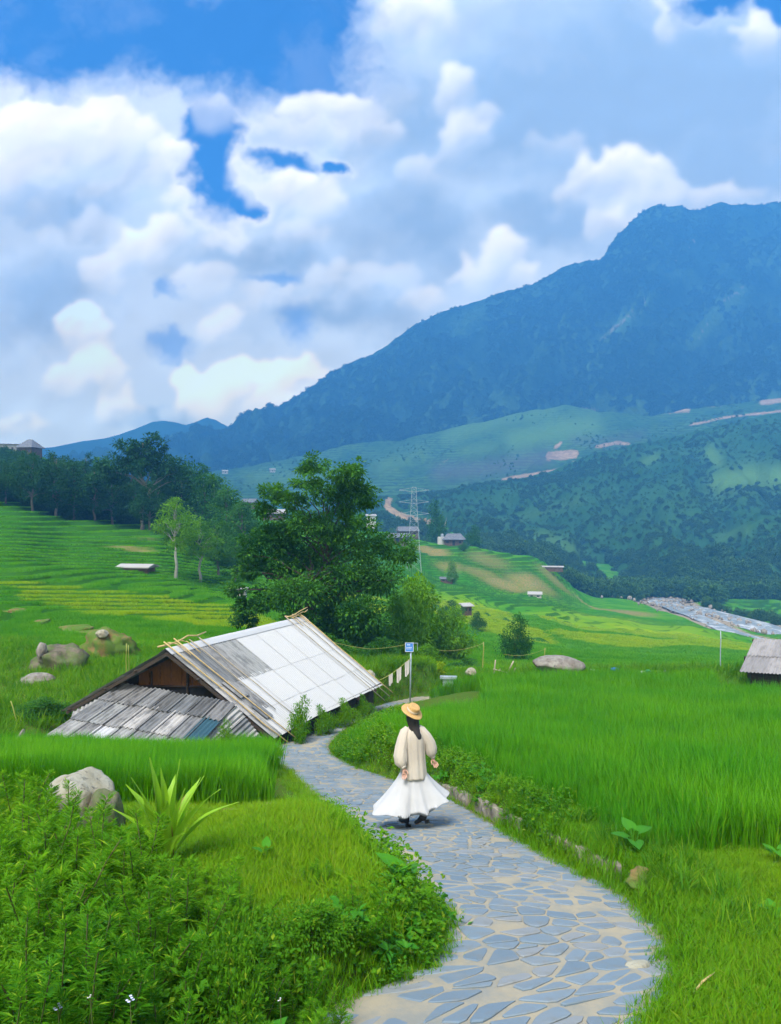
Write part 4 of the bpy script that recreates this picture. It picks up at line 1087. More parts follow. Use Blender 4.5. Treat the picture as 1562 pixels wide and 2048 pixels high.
def make_bush(seed, blobs, nc, per, leaf, mat, clump=0.4):
    rng = np.random.default_rng(seed)
    crown, C = crown_mesh('foliage', blobs, nc, per, leaf, M[mat], rng, clump, 0.3, droop=0.1)
    mb = MB()
    for i in rng.choice(len(C), 10, replace=False):
        pts, rr = limb((rng.normal(0, .06), rng.normal(0, .06), -.1), C[i], 0.02, 0.006, rng, n=4); mb.tube(pts, rr, 4, cap=False)
    return crown, mb.mesh('stems', M['stem'], True)
BUSH = {'bamboo': make_bush(41, [((0, 0, 1.5), 1.1), ((.8, 0, 1.0), .9), ((-.8, .1, 1.1), .9), ((.1, 0, 2.5), .8), ((-.3, -.4, .6), .9)], 150, 26, 0.20, 'tree_light'),
        'dark': make_bush(42, [((0, 0, 1.0), 1.0), ((.9, 0, .7), .8), ((-.9, .1, .7), .8), ((.1, -.4, 1.7), .6), ((0, -.5, .4), .8)], 150, 26, 0.15, 'tree_mid'),
        'weedy': make_bush(43, [((0, 0, .7), .7), ((.6, 0, .45), .6), ((-.6, .1, .5), .6), ((.1, -.3, 1.1), .45)], 130, 26, 0.11, 'weed'),
        'yellow': make_bush(44, [((0, 0, .5), .4), ((0, 0, 1.0), .38), ((.1, 0, .2), .35)], 60, 26, 0.12, 'rice_ripe')}
bush_proto = {}
def bush(kind, px, Y, width_px, top, label, name='bush', cat='bush', group=None, dz=0.0):
    f, st = BUSH[kind]; p = at(px, Y, dz)
    wid = {'bamboo': 3.4, 'dark': 3.4, 'weedy': 2.4, 'yellow': 0.9}[kind]; hgt = {'bamboo': 3.1, 'dark': 2.2, 'weedy': 1.5, 'yellow': 1.35}[kind]
    sx = width_px / F_PX * Y / wid; sz = (-(top - CY) / F_PX * Y - p.z) / hgt
    if kind not in bush_proto:
        o = empty(name, p, random.uniform(0, 6)); link('stems', st, o)['kind'] = 'stuff'; link('foliage', f, o); bush_proto[kind] = o
    else:
        o = copy_tree(bush_proto[kind]); o.name = name; o.location = p; o.rotation_euler = (0, 0, random.uniform(0, 6))
    o.scale = (sx, sx, sz); tag(o, label, cat, group)
    return o
bush('bamboo', 845, 45, 130, 1165, 'bright yellow green bamboo thicket right of the big bushy tree', 'bamboo_thicket')
bush('bamboo', 795, 41, 110, 1185, 'leafy green thicket at the right foot of the big bushy tree', 'bamboo_thicket')
bush('bamboo', 890, 50, 90, 1235, 'low pale green thicket between the sign and the dark shrub', 'bamboo_thicket')
bush('dark', 1028, 52, 88, 1228, 'dark rounded shrub standing behind the little bamboo fence', 'shrub')
bush('dark', 935, 37, 90, 1318, 'low dark bush beyond the corner of the rice field', 'shrub')
bush('dark', 660, 33, 150, 1265, 'dark shrub filling the space behind the roof ridge', 'shrub')
bush('dark', 755, 32, 110, 1275, 'dark shrub behind the far eave of the white roof', 'shrub')
bush('dark', 810, 31.5, 90, 1318, 'dark shrub under the washing by the sign post', 'shrub')
bush('dark', 85, 22.5, 130, 1392, 'dark green bush at the left corner of the lean-to roof', 'shrub')
bush('weedy', 255, 24, 80, 1370, 'small weedy bush behind the left slope of the roof', 'shrub')
bush('bamboo', 830, 43, 120, 1150, 'tall bright bamboo thicket leaning on the right of the big bushy tree', 'bamboo_thicket')
bush('bamboo', 905, 46, 100, 1215, 'spreading bright thicket above the rope, left of the bamboo stake', 'bamboo_thicket')
bush('yellow', 873, 33.5, 34, 1322, 'narrow yellow leaved shrub standing beside the path end', 'shrub')
bush('weedy', 598, 21.9, 70, 1392, 'tall wispy weed growing against the white roof beside the path', 'shrub')
bush('weedy', 650, 23.2, 60, 1408, 'weedy shrub under the eave midway along the white roof', 'shrub')
bush('weedy', 692, 24.5, 56, 1396, 'weedy shrub under the far end of the white eave', 'shrub')
bush('weedy', 728, 25.8, 46, 1388, 'small shrub where the path passes the far eave', 'shrub')
bush('weedy', 450, 18.2, 60, 1440, 'leafy weed poking up in front of the blue roof sheet', 'shrub')
bush('weedy', 1390, 33, 60, 1330, 'dark weedy clump near the thin pole at the field edge', 'shrub', dz=0.2)
bush('dark', 955, 100, 40, 1222, 'small dark bush among the middle terraces', 'shrub')
bush('dark', 905, 120, 60, 1200, 'bush beside the slanted shed roof on the terraces', 'shrub')
bush('bamboo', 905, 215, 30, 1122, 'young tree on the brown slope below the grey house', 'shrub')
bush('dark', 925, 270, 26, 1085, 'dark tree in front of the grey house on the spur', 'shrub')
bush('bamboo', 780, 47, 120, 1245, 'bright leafy thicket directly behind the blue sign', 'bamboo_thicket')
bush('bamboo', 850, 36, 90, 1290, 'low bright thicket between the blue sign and the yellow shrub', 'bamboo_thicket')
bush('weedy', 700, 36, 120, 1290, 'weedy shrub in the dip behind the far roof corner', 'shrub')
bush('dark', 875, 305, 60, 1000, 'dark round tree behind the grey house on the spur', 'shrub')
bush('dark', 945, 300, 50, 1050, 'bushy tree on the right of the grey house on the spur', 'shrub')

# ------------------------------------------------------------------ forest on the far bank (nobody could count it)
def forest_src():
    ms = []
    for k in range(4):
        rng = np.random.default_rng(600 + k)
        bl = [((0, 0, 2.6), 2.0), ((1.2, .3, 1.9), 1.5), ((-1.2, -.4, 2.0), 1.5), ((.2, -1.0, 1.6), 1.4), ((.1, .2, 3.9), 1.2)]
        me, _ = crown_mesh('forest_crown', bl, 60, 15, 0.85, M['forest'], rng, 0.36, 0.5); ms.append(me)
    source_collection('forest', ms)
    source_collection('dark_forest', [crown_mesh('forest_crown', bl, 70, 20, 0.55, M['tree_dark'], np.random.default_rng(640 + k), 0.36, 0.4)[0] for k in range(3)])
forest_src()
def build_forest():
    rng = np.random.default_rng(77)
    P, S, V, PY = dataA
    n = 42000
    i = rng.uniform(0, 1, n) * (S.shape[0] - 5); j = rng.uniform(0, S.shape[1] - 2, n)
    i = i.astype(int); j = j.astype(int)
    fi, fj = rng.random(n)[:, None], rng.random(n)[:, None]
    Q = (V[i, j] * (1 - fi) + V[i + 1, j] * fi) * (1 - fj) + (V[i, j + 1] * (1 - fi) + V[i + 1, j + 1] * fi) * fj
    px, py = P[i, j], PY[i, j]; s = S[i, j]
    mead = strips(px, py, [(20, [(1440, 965), (1500, 952), (1562, 955)], 1), (12, [(1420, 905), (1435, 925)], 1), (11, [(778, 1000), (774, 1014), (798, 1030), (830, 1040), (862, 1048), (885, 1058)], 1), (9, [(1290, 925), (1310, 915)], 1), (12, [(1490, 1060), (1440, 1075)], .8)])
    dens = fbm(px * 0.012, py * 0.02, 5, 4)
    k = (mead < 0.4) & (rng.random(n) < 0.78 + 0.7 * dens) & (px > 560) & (px < 1750)
    Q, s, dens = Q[k], s[k], dens[k]
    sc = (0.30 + 0.70 * rng.random(len(Q)) ** 4) * (1.5 - 0.75 * sstep(0.0, 0.4, s)) * (1 + 0.4 * dens)
    scatter('forest', Q[:, 0], Q[:, 1], Q[:, 2] - 0.4, 'forest', sc * 1.15, rng=rng, tilt=0.08, label='dense green forest covering the hill across the river')
    # bushes on the nearer banks of the river
    T = rng.uniform(0.20, 0.56, 5000); Y = rng.uniform(195, 375, 5000); X = T * Y
    z, ris, bed, m = height_parts(X, Y); px = pxof(X, Y)
    dv = np.minimum(dist_poly(X, Y, _rv) - 9.0, dist_poly(X, Y, _bv) - 4.0)
    k = (dv > 3) & (((Y > 318) & (px < 1440) & (px > 1130)) | ((dv < 7) & (px > 1400) & (Y > 240) & (rng.random(X.shape) < .35)) | ((Y > 352) & (px >= 1440)))
    X, Y, z = X[k], Y[k], z[k]
    scatter('riverside_bushes', X, Y, z - 0.4, 'forest', rng.uniform(0.5, 1.4, len(X)) * np.where(Y > 318, 1.1, 0.6), rng=rng, tilt=0.1, label='green bushes crowding the river banks')
build_forest()
def build_mountain_trees():
    rng = np.random.default_rng(97); P, S, V, PY = dataM; n = 52000
    i = rng.integers(1, S.shape[0] - 3, n); j = rng.integers(0, S.shape[1] - 2, n); f = rng.random(n)[:, None]; g = rng.random(n)[:, None]
    Q = (V[i, j] * (1 - f) + V[i, j + 1] * f) * (1 - g) + (V[i - 1, j] * (1 - f) + V[i - 1, j + 1] * f) * g
    px, py = P[i, j], PY[i, j]
    k = (px > 300) & (px < 1680) & (fbm(px * .02, py * .02, 8, 4) > -0.22) & (strips(px, py, [(9, [(1290, 600), (1250, 640), (1200, 680)], 1), (8, [(1490, 575), (1450, 600)], 1), (8, [(1420, 640), (1395, 680)], 1), (7, [(1390, 480), (1350, 520)], 1)]) < .4); Q = Q[k]
    scatter('mountain_trees', Q[:, 0], Q[:, 1], Q[:, 2] - 1.5, 'mountain_wood', rng.uniform(0.9, 2.1, len(Q)) * np.where(S[i[k], j[k]] > .93, .7, 1), rng=rng, tilt=0.1, label='unbroken forest covering the blue mountain')
source_collection('mountain_wood', [crown_mesh('forest_crown', [((0, 0, 2.2), 2.0), ((1.3, .3, 1.7), 1.5), ((-1.2, -.4, 1.8), 1.5), ((.1, .2, 3.4), 1.3)], 26, 9, 1.5, M['mountain_leaf'], np.random.default_rng(660 + k), 0.36, 0.5)[0] for k in range(3)])
build_mountain_trees()
def build_farm_bushes():
    rng = np.random.default_rng(79); P, S, V, PY = dataB; n = 9000
    i = rng.integers(2, S.shape[0] - 6, n); j = rng.integers(0, S.shape[1] - 2, n); f = rng.random(n)[:, None]
    Q = V[i, j] * (1 - f) + V[i, j + 1] * f + rng.normal(0, 2.0, (n, 3)) * np.array([1, 1, 0])
    px, py = P[i, j], PY[i, j]; c = fbm(px * 0.011, py * 0.03, 15, 4) + 0.5 * strips(px, py, [(16, [(1150, 880), (1200, 885), (1280, 870), (1330, 868)], 1), (14, [(740, 905), (820, 925)], .6), (12, [(1390, 850), (1480, 835)], .6)])
    k = (c > 0.06) & (rng.random(n) < .75) & (px > 330) & (px < 1700); Q, c = Q[k], c[k]
    scatter('farm_hill_bushes', Q[:, 0], Q[:, 1], Q[:, 2] - 1.0, 'forest', rng.uniform(0.35, 0.9, len(Q)) * (0.6 + .7 * c), rng=rng, tilt=0.1, label='dark bushes scattered over the farmed hill')
build_farm_bushes()
def build_hillside_wood():
    rng = np.random.default_rng(88)
    T = rng.uniform(-0.62, -0.19, 9000); Y = rng.uniform(128, 262, 9000); X = T * Y; px = pxof(X, Y)
    front = np.interp(px, [-200, 0, 120, 220, 330, 400, 450, 500], [132, 136, 137, 142, 150, 146, 124, 116])
    k = (Y > front + 3 * fbm(X * .1, Y * .1, 4, 2)) & (px < 505) & ((px > 95) | (Y < 235)) & (rng.random(9000) < .8)
    X, Y = X[k], Y[k]
    scatter('hillside_wood', X, Y, H(X, Y) - 0.4, 'dark_forest', rng.uniform(0.5, 1.15, len(X)) * np.where(Y < 160, .62, 1.0), rng=rng, tilt=0.1, label='dark undergrowth and woods filling the left hillside behind the tree row')
build_hillside_wood()

# ------------------------------------------------------------------ river
def build_river():
    m, t = new_mat('river_water'); p = wpos(t)
    n = t.noise(t.v('MULTIPLY', p, (1, 0.45, 1)), 0.35, 5.0, 0.65, 1.2)
    foam = t.smooth(n, 0.46, 0.62)
    c = t.mix(foam, (0.22, 0.26, 0.28), (0.58, 0.60, 0.60))
    finish(m, t, c, 0.35, t.noise(p, 2.2, 4.0), 0.5, 0.2, spec=0.5); M['water'] = m
    mb = MB()
    for pts, w in ((_rv, 6.5), (_bv, 2.8)):
        rows = []
        fine = []
        for (ax, ay), (bx, by) in zip(pts[:-1], pts[1:]):
            for k in range(10): fine.append((ax + (bx - ax) * k / 10, ay + (by - ay) * k / 10))
        for q, (x, y) in enumerate(fine):
            a = fine[max(q - 1, 0)]; b = fine[min(q + 1, len(fine) - 1)]
            d = Vector((b[0] - a[0], b[1] - a[1])).normalized(); nrm = Vector((d.y, -d.x))
            zc = float(height_parts(np.array([x]), np.array([y]))[0][0]) + 0.75 + (0.02 if w < 4 else 0)
            rows.append([(x + nrm.x * w * s, y + nrm.y * w * s, zc) for s in (-1, -.5, 0, .5, 1)])
        # keep the surface running downhill smoothly
        for _ in range(6):
            zs = [r[0][2] for r in rows]
            zs = [zs[0]] + [(zs[i - 1] + zs[i] + zs[i + 1]) / 3 for i in range(1, len(zs) - 1)] + [zs[-1]]
            rows = [[(x, y, z) for x, y, _ in r] for r, z in zip(rows, zs)]
        mb.grid(rows)
    o = mb.build('river', M['water'], smooth=True); tag(o, kind='structure')
    M['river_rock'] = plain('river_rock', (0.33, 0.29, 0.23), 0.9, (0.20, 0.18, 0.16), 1.0, 0.3)
    rng = np.random.default_rng(12); V = []; F = []; o_ = 0
    ico = bmesh.new(); bmesh.ops.create_icosphere(ico, subdivisions=1, radius=1.0)
    iv = np.array([v.co for v in ico.verts]); fi = np.array([[v.index for v in f.verts] for f in ico.faces]); ico.free()
    for k in range(380):
        line = _rv if k < 300 else _bv
        j = rng.integers(0, len(line) - 1); q = rng.random(); c = line[j] * (1 - q) + line[j + 1] * q
        wdt = 13 if k < 300 else 6
        x, y = c + rng.normal(0, wdt * .75, 2)
        r = rng.uniform(0.25, 0.85) * (1 if k < 300 else .6)
        z = Hs(x, y) + 0.62 + 0.15 * r
        vv = iv * r * rng.uniform(.6, 1.3, 3) * (1 + rng.normal(0, .1, (len(iv), 1))) + np.array([x, y, z])
        V.append(vv); F.append(fi + o_); o_ += len(iv)
    o = link('river_rocks', np_mesh('river_rocks', np.concatenate(V), np.concatenate(F), M['river_rock'])); tag(o, 'pale boulders strewn along the river bed', kind='stuff')
build_river()


# ------------------------------------------------------------------ foreground plants
def sprig(rng, h, mat_leaf=0.075):
    """an upright mugwort stem: whorls of cut, narrow leaflets"""
    Ps = []; Ds = []; Ls = []; Ws = []
    lean = np.array([rng.normal(0, .22), rng.normal(0, .22), 1.0])
    nodes = int(13 + h * 10)
    pts = [np.zeros(3)]
    for k in range(1, nodes + 1):
        q = k / nodes; pts.append(lean * h * q + np.array([0, 0, -0.10 * h * q * q]) + rng.normal(0, .004, 3))
    for k in range(2, nodes + 1):
        q = k / nodes
        for s in range(2 if q < .93 else 4):
            a = k * 2.4 + s * math.pi + rng.normal(0, .3)
            out = np.array([math.cos(a), math.sin(a), 0.35 + 0.75 * q]); out = out / np.linalg.norm(out)
            ln = mat_leaf * (1.5 - 0.75 * q) * rng.uniform(.7, 1.25)
            side = np.cross(out, [0, 0, 1.0]); side = side / max(np.linalg.norm(side), 1e-6)
            for f, sp in ((0.2, 1.0), (0.2, -1.0), (0.4, .85), (0.4, -.85), (0.58, .6), (0.58, -.6), (0.66, 0.0)):
                Ps.append(pts[k] + out * ln * f * 0.8); Ds.append(out + side * sp + np.array([0, 0, -.15])); Ls.append(ln * (0.85 if sp else 1.15)); Ws.append(ln * 0.15)
    return np.array(Ps), np.array(Ds), np.array(Ls), np.array(Ws), pts

def mugwort_mesh(seed, n_st, rad, h):
    rng = np.random.default_rng(seed); A = [[], [], [], []]; mb = MB()
    for k in range(n_st):
        a = rng.uniform(0, 6.283); r = rad * math.sqrt(rng.random()); b = np.array([math.cos(a) * r, math.sin(a) * r, -0.05])
        hh = h * rng.uniform(.55, 1.05) * (1 - 0.35 * (r / rad) ** 2)
        P, D, L, W, pts = sprig(rng, hh)
        out = np.array([math.cos(a), math.sin(a), 0]) * 0.38 * (r / rad)
        sh = lambda Q: Q + out * (Q[..., 2:3] if Q.ndim > 1 else Q[2])
        for lst, v in zip(A, (sh(P) + b, D + out, L, W)): lst.append(v)
        mb.tube([tuple(sh(p) + b) for p in pts[::4]], [0.005] * len(pts[::4]), 3, cap=False)
    V, F = leaf_quads(np.concatenate(A[0]), np.concatenate(A[1]), np.concatenate(A[2]), np.concatenate(A[3]), rng, 0.1, np.array([0, 0, 1.0]))
    return np_mesh('foliage', V, F, M['mugwort']), mb.mesh('stems', M['stem'], True)
MUG = [mugwort_mesh(201 + k, (24, 20, 26, 18)[k], (.42, .36, .46, .40)[k], (.82, .95, .70, .80)[k]) for k in range(4)]
MUG_SPOTS = [  # column, metres away, scale, label
    (5, 7.6, 1.15, 'tall feathery shrub at the left edge beside the big boulder'),
    (70, 6.6, 1.0, 'feathery shrub in front of the left end of the boulder'),
    (190, 6.7, 0.62, 'feathery shrub at the right foot of the boulder'),
    (20, 5.3, 1.15, 'dense feathery shrub at the left edge, halfway down the bank'),
    (150, 5.4, 1.00, 'dense feathery shrub left of the sword leaved plant'),
    (255, 5.2, 0.85, 'feathery shrub crowding the foot of the sword leaved plant'),
    (395, 5.3, 0.48, 'low feathery shrub right of the sword leaved plant'),
    (330, 4.5, 0.80, 'feathery shrub in the middle of the near bank'),
    (470, 4.7, 0.46, 'feathery shrub at the right of the near bank, beside short grass'),
    (60, 4.1, 1.00, 'feathery shrub in the lower left corner'),
    (200, 3.9, 0.90, 'feathery shrub at the bottom left with yellowish tips'),
    (560, 4.2, 0.46, 'feathery shrub nearest the short grass by the path'),
    (420, 3.75, 0.66, 'feathery shrub at the bottom, left of the ivy like creeper'),
    (620, 4.0, 0.40, 'small feathery shrub beside the path bend'),
    (640, 5.6, 0.30, 'small dark feathery shrub on the mound near the path'),
    (300, 3.35, 0.72, 'feathery shrub hanging over the bottom edge'),
    (110, 3.25, 0.85, 'nearest feathery shrub in the bottom left corner'),
    (520, 3.4, 0.55, 'feathery shrub at the very bottom near the paving'),
    (-60, 4.6, 1.15, 'feathery shrub cut off by the left edge'),
    (720, 4.9, 0.42, 'tiny feathery shrub at the rim of the paving'),
]
for px, Y, wd, top, lab in ((455, 3.75, 210, 1830, 'round leafy bush at the bottom centre of the near bank'), (60, 3.7, 230, 1850, 'round leafy bush low in the bottom left corner'), (620, 4.6, 190, 1790, 'leafy bush on the slope left of the path bend'), (300, 4.9, 200, 1730, 'leafy bush below the sword leaved plant'), (790, 5.4, 150, 1800, 'leafy weed clump spilling towards the paving at the path bend')):
    bush('weedy', px, Y, wd, top, lab, 'leafy_bush')
mp = []
for k, (px, Y, sc, lab) in enumerate(MUG_SPOTS):
    p = at(px, Y)
    if k < 4:
        o = empty('feathery_shrub', p, random.uniform(0, 6)); link('stems', MUG[k][1], o)['kind'] = 'stuff'; link('foliage', MUG[k][0], o); mp.append(o)
    else:
        o = copy_tree(mp[k % 4]); o.location = p; o.rotation_euler = (0, 0, random.uniform(0, 6))
    o.scale = (sc, sc, sc * random.uniform(.94, 1.06)); tag(o, lab, 'shrub', 'feathery shrubs on the near bank')

def sword_leaf(length, width, arch, seed, tipdry=0.0):
    """a thick, folded, pointed leaf along +X rising to +Z"""
    rng = np.random.default_rng(seed); n = 12; mb = MB(); rows = []
    tw = rng.normal(0, .12)
    for k in range(n + 1):
        q = k / n
        w = width * (0.42 + 2.2 * q * (1 - q) * 0.72) * (1 - q ** 6) * (1 if q < 1 else 0) + (0.0008 if q == 1 else 0)
        x = length * q * math.sin(arch * (0.35 + 0.65 * q)); z = length * q * math.cos(arch * (0.35 + 0.65 * q))
        s = tw * q
        row = []
        for f in (-1, -.5, 0, .5, 1):
            yy = f * w / 2; lift = abs(f) * w * 0.26 + 0.006 * math.sin(9 * q + f * 3)
            row.append((x - lift * math.cos(arch * .8), yy * math.cos(s) + 0.02 * math.sin(5 * q + seed), z + lift * math.sin(arch * .8) + yy * math.sin(s)))
        rows.append(row)
    return mb.grid(rows)
def sword_mat():
    m, t = new_mat('sword_leaf'); p = coord(t)
    n = t.noise(t.v('MULTIPLY', p, (14, 14, 1.6)), 2.0, 4.0)
    oi = t.new('ShaderNodeObjectInfo').outputs['Random']
    c = t.mix(n, (0.20, 0.44, 0.012), (0.32, 0.54, 0.03))
    y = t.sep(p)[1]
    dry = t.m('MULTIPLY', t.smooth(t.m('ADD', y, t.m('MULTIPLY', n, 0.03)), 0.052, 0.058), t.smooth(oi, 0.55, 0.6))
    c = t.mix(dry, c, (0.22, 0.11, 0.03))
    return finish(m, t, c, 0.4, n, 0.2, 0.01, trans=0.35, spec=0.3)
M['sword'] = sword_mat()
def make_sword_plant():
    p = at(332, 6.1, 0.02); root = empty('sword_leaved_plant', p); root.scale = (.92, .92, .92)
    tag(root, 'large plant with upright pale green sword shaped leaves on the near bank', 'plant')
    L = [(0, .10, 1.0, .15), (170, .14, 1.0, .17), (200, .30, .90, .17), (165, .48, .82, .16), (15, .36, .86, .15), (345, .58, .92, .15), (8, .82, .84, .14), (188, .66, .72, .15), (250, .35, .74, .15), (290, .36, .78, .16), (305, .7, .62, .14), (235, .65, .60, .14), (90, .35, .8, .15), (60, .5, .8, .14), (335, .26, .80, .13), (150, .05, .90, .14)]
    for k, (a, arch, ln, w) in enumerate(L):
        o = sword_leaf(ln, w * .95, arch, 30 + k).build('leaf', M['sword'], root, True)
        o.rotation_euler = (0, 0, R(a)); o.location = (0.03 * math.cos(R(a)), 0.03 * math.sin(R(a)), 0)
make_sword_plant()

def heart_leaf(sz):
    mb = MB(); n = 10; rows = []
    for k in range(n + 1):
        q = k / n; w = sz * 0.42 * math.sin(math.pi * min(1, q * 0.9 + 0.1) ** 0.75) if q < 1 else 0.001
        rows.append([(q * sz - (abs(f) ** 2) * 0.14 * sz * (1 - q) * 1.6, f * w, -0.18 * sz * q * q + abs(f) * w * 0.22) for f in (-1, -.5, 0, .5, 1)])
    return mb.grid(rows)
HEART = heart_leaf(0.27).mesh('leaf', M['broad'], True)
def taro(px, Y, sc, n, label, seed, tilt0=0.1):
    rng = np.random.default_rng(seed); root = empty('taro_plant', at(px, Y)); tag(root, label, 'plant', 'big leaved taro plants')
    for k in range(n):
        a = R(360 * k / n + rng.uniform(-25, 25) + 90); h = sc * rng.uniform(.26, .42); out = sc * 0.10
        tip = Vector((math.cos(a) * out, math.sin(a) * out, h))
        b = MB(); b.tube([(0, 0, -.05), tip * 0.5 + Vector((0, 0, .03 * sc)), tip], [.010 * sc, .008 * sc, .005 * sc], 5)
        st = b.build('stalk', M['broad'], root, True)
        lf = link('leaf', HEART, root, tip, (0, tilt0 - rng.uniform(0.2, 0.9), a)); lf.scale = (sc, sc, sc)
    root.rotation_euler = (0, 0, rng.uniform(-.2, .2))
taro(1268, 7.3, 0.62, 4, 'taro plant with bright heart shaped leaves at the near edge of the rice', 5)
taro(800, 5.75, 0.62, 6, 'small taro plant with broad leaves at the path edge left of the paving', 6)
taro(532, 6.0, 0.34, 3, 'lone small taro plant on the short grass mound', 7)
taro(1545, 5.6, 0.32, 5, 'small broad leaved plant on the lawn at the right edge', 8)
taro(1552, 6.9, 0.40, 5, 'dark broad leaved plant under the rice at the right edge', 9)
taro(505, 3.6, 0.6, 6, 'broad leaved creeper at the bottom between feathery shrubs', 10)
taro(70, 3.55, 0.6, 5, 'broad leaved plant low in the bottom left corner', 11)

# small pale flowers
M['petal'] = plain('pale_blue_petal', (0.50, 0.55, 0.78), 0.7, (0.62, 0.62, 0.80), 8.0)
M['petal_white'] = plain('white_petal', (0.78, 0.78, 0.74), 0.7)
def flower_mesh(r, mat, heads, seed):
    rng = np.random.default_rng(seed); Vs = []; Fs = []; o = 0
    for h in range(heads):
        c = np.array([rng.normal(0, r * 1.5), rng.normal(0, r * 1.5), rng.normal(0, r * .9)])
        k = 6; a = np.arange(k) * 2 * math.pi / k; D = np.stack([np.cos(a), np.sin(a), np.full(k, .25)], 1)
        V, F = leaf_quads(np.repeat(c[None], k, 0), D, r, r * .7, rng, .1, np.array([0, 0, 1.0])); Vs.append(V); Fs.append(F + o); o += len(V)
    return np_mesh('petals', np.concatenate(Vs), np.concatenate(Fs), mat)
FL = {'blue': flower_mesh(.008, M['petal'], 5, 1), 'white': flower_mesh(.005, M['petal_white'], 3, 2)}
for px, py, Y, kd, lab in [(260, 2000, 3.15, 'blue', 'pale blue flower head among shrubs, middle of three at the bottom'), (180, 1992, 3.15, 'white', 'tiny white flowers at the bottom left among feathery shrubs'), (115, 2016, 3.1, 'blue', 'pale blue flower head nearest the bottom left corner'), (560, 1998, 3.3, 'white', 'tiny white flower near the paving at the bottom'),
                           (800, 1812, 5.7, 'blue', 'pale flowers on the weed by the path bend, lower cluster'), (795, 1778, 5.9, 'white', 'pale flowers on the weed by the path bend, middle cluster'), (810, 1752, 6.1, 'blue', 'pale flowers on the weed by the path bend, top cluster'), (1043, 1660, 9.6, 'white', 'tiny white flower in the weeds above the concrete kerb')]:
    q = P3(px, py, Y); g = Hs(q.x, q.y); root = empty('wildflower', (q.x, q.y, g)); tag(root, lab, 'flower', 'small wildflowers')
    hh = max(0.08, q.z - g); b = MB(); b.tube([(0, 0, -.02), (0.01, 0.01, hh * .5), (0, 0, hh)], [.003, .003, .002], 4); b.build('stem', M['stem'], root)
    link('petals', FL[kd], root, (0, 0, hh))

# ------------------------------------------------------------------ rocks
def rock_mat(name, c1, c2, moss=0.0, stain=(0.05, 0.05, 0.045)):
    m, t = new_mat(name); p = coord(t); g = t.new('ShaderNodeNewGeometry')
    n = t.noise(p, 2.2, 8.0, 0.65); n2 = t.noise(p, 11.0, 6.0, 0.65)
    c = t.mix(t.smooth(n, 0.35, 0.65), c1, c2)
    c = t.mix(t.smooth(n2, 0.52, 0.7, 0.0, 0.85), c, stain)
    if moss: c = t.mix(t.m('MULTIPLY', t.smooth(t.noise(p, 1.6, 6.0, 0.7), 0.40, 0.54), moss), c, (0.07, 0.14, 0.02))
    return finish(m, t, c, 0.92, t.m('ADD', n, t.m('MULTIPLY', n2, 0.5)), 0.8, 0.05, spec=0.15)
M['rock_pale'] = rock_mat('pale_rock', (0.34, 0.33, 0.26), (0.24, 0.22, 0.15))
M['rock_grey'] = rock_mat('grey_rock', (0.26, 0.25, 0.22), (0.15, 0.13, 0.11))
M['rock_brown'] = rock_mat('brown_rock', (0.17, 0.145, 0.11), (0.08, 0.07, 0.05), 0.5)
M['earth'] = rock_mat('overgrown_earth', (0.20, 0.13, 0.055), (0.12, 0.13, 0.04), 0.9, (0.08, 0.07, 0.03))
def rock(name, loc, size, mat, label, cat='rock', seed=1, rz=0.0, rough=0.22, group=None, tilt=0.0, cuts=4):
    bm = bmesh.new(); bmesh.ops.create_icosphere(bm, subdivisions=4, radius=1.0); rng = np.random.default_rng(seed)
    planes = [(Vector(unit(rng.normal(size=3))), rng.uniform(.62, .9)) for _ in range(cuts + 4)]
    for v in bm.verts:
        p = v.co.copy()
        for nrm, d in planes:
            q = p.dot(nrm) - d
            if q > 0: p -= nrm * q * 0.85
        nn = mnoise.fractal(p * 1.6 + Vector((seed, 0, 0)), 1.0, 2.0, 4)
        v.co = p * (1 + rough * nn * 0.55)
    me = bpy.data.meshes.new(name)
    for v in bm.verts: v.co = Vector((v.co.x * size[0], v.co.y * size[1], v.co.z * size[2]))
    bm.to_mesh(me); bm.free(); me.materials.append(M[mat]); me.polygons.foreach_set('use_smooth', [True] * len(me.polygons))
    o = link(name, me, None, loc, (0, tilt, rz)); tag(o, label, cat, group)
    return o
rock('boulder', at(160, 8.6, 0.30), (0.40, 0.42, 0.40), 'rock_pale', 'pale rounded boulder with lichen between the rice and the feathery shrubs', 'boulder', 3, 0.4)
rock('boulder', at(212, 8.35, 0.16), (0.20, 0.22, 0.32), 'rock_brown', 'dark rock forming the right side of the pale boulder, shade put into its colour', 'boulder', 9, 0.9)  # darker material gives the boulder's right side its shade as colour
rock('boulder', at(122, 29.8, 0.0), (1.15, 0.9, 0.95), 'rock_brown', 'big brown mossy boulder in the grass left of the hut', 'boulder', 5, 0.3, 0.45)
rock('boulder', at(84, 29.2, 0.75), (0.22, 0.25, 0.42), 'rock_grey', 'small grey stone perched on the left of the mossy boulder', 'rock', 12, 0.1)
rock('boulder', at(72, 27.2, 0.12), (0.68, 0.5, 0.26), 'rock_grey', 'low flat grey rock in the grass below the mossy boulder', 'boulder', 6, 0.2)
rock('earth_mound', at(215, 33, 0.1), (1.25, 1.0, 1.15), 'earth', 'overgrown mound of earth and stones right of the mossy boulder', 'mound', 15, 0.3, 0.7)
rock('boulder', at(205, 32.4, 1.0), (0.30, 0.3, 0.2), 'rock_pale', 'broken pale stones on top of the overgrown mound', 'rock', 17)
rock('boulder', at(1114, 32.2, 0.28), (1.18, 0.8, 0.42), 'rock_grey', 'wide grey boulder at the far edge of the right rice field', 'boulder', 8, -0.15, 0.16)
rock('boulder', at(716, 26.9, 0.25), (0.34, 0.3, 0.36), 'rock_pale', 'whitish stone at the path edge under the far eave', 'rock', 21)
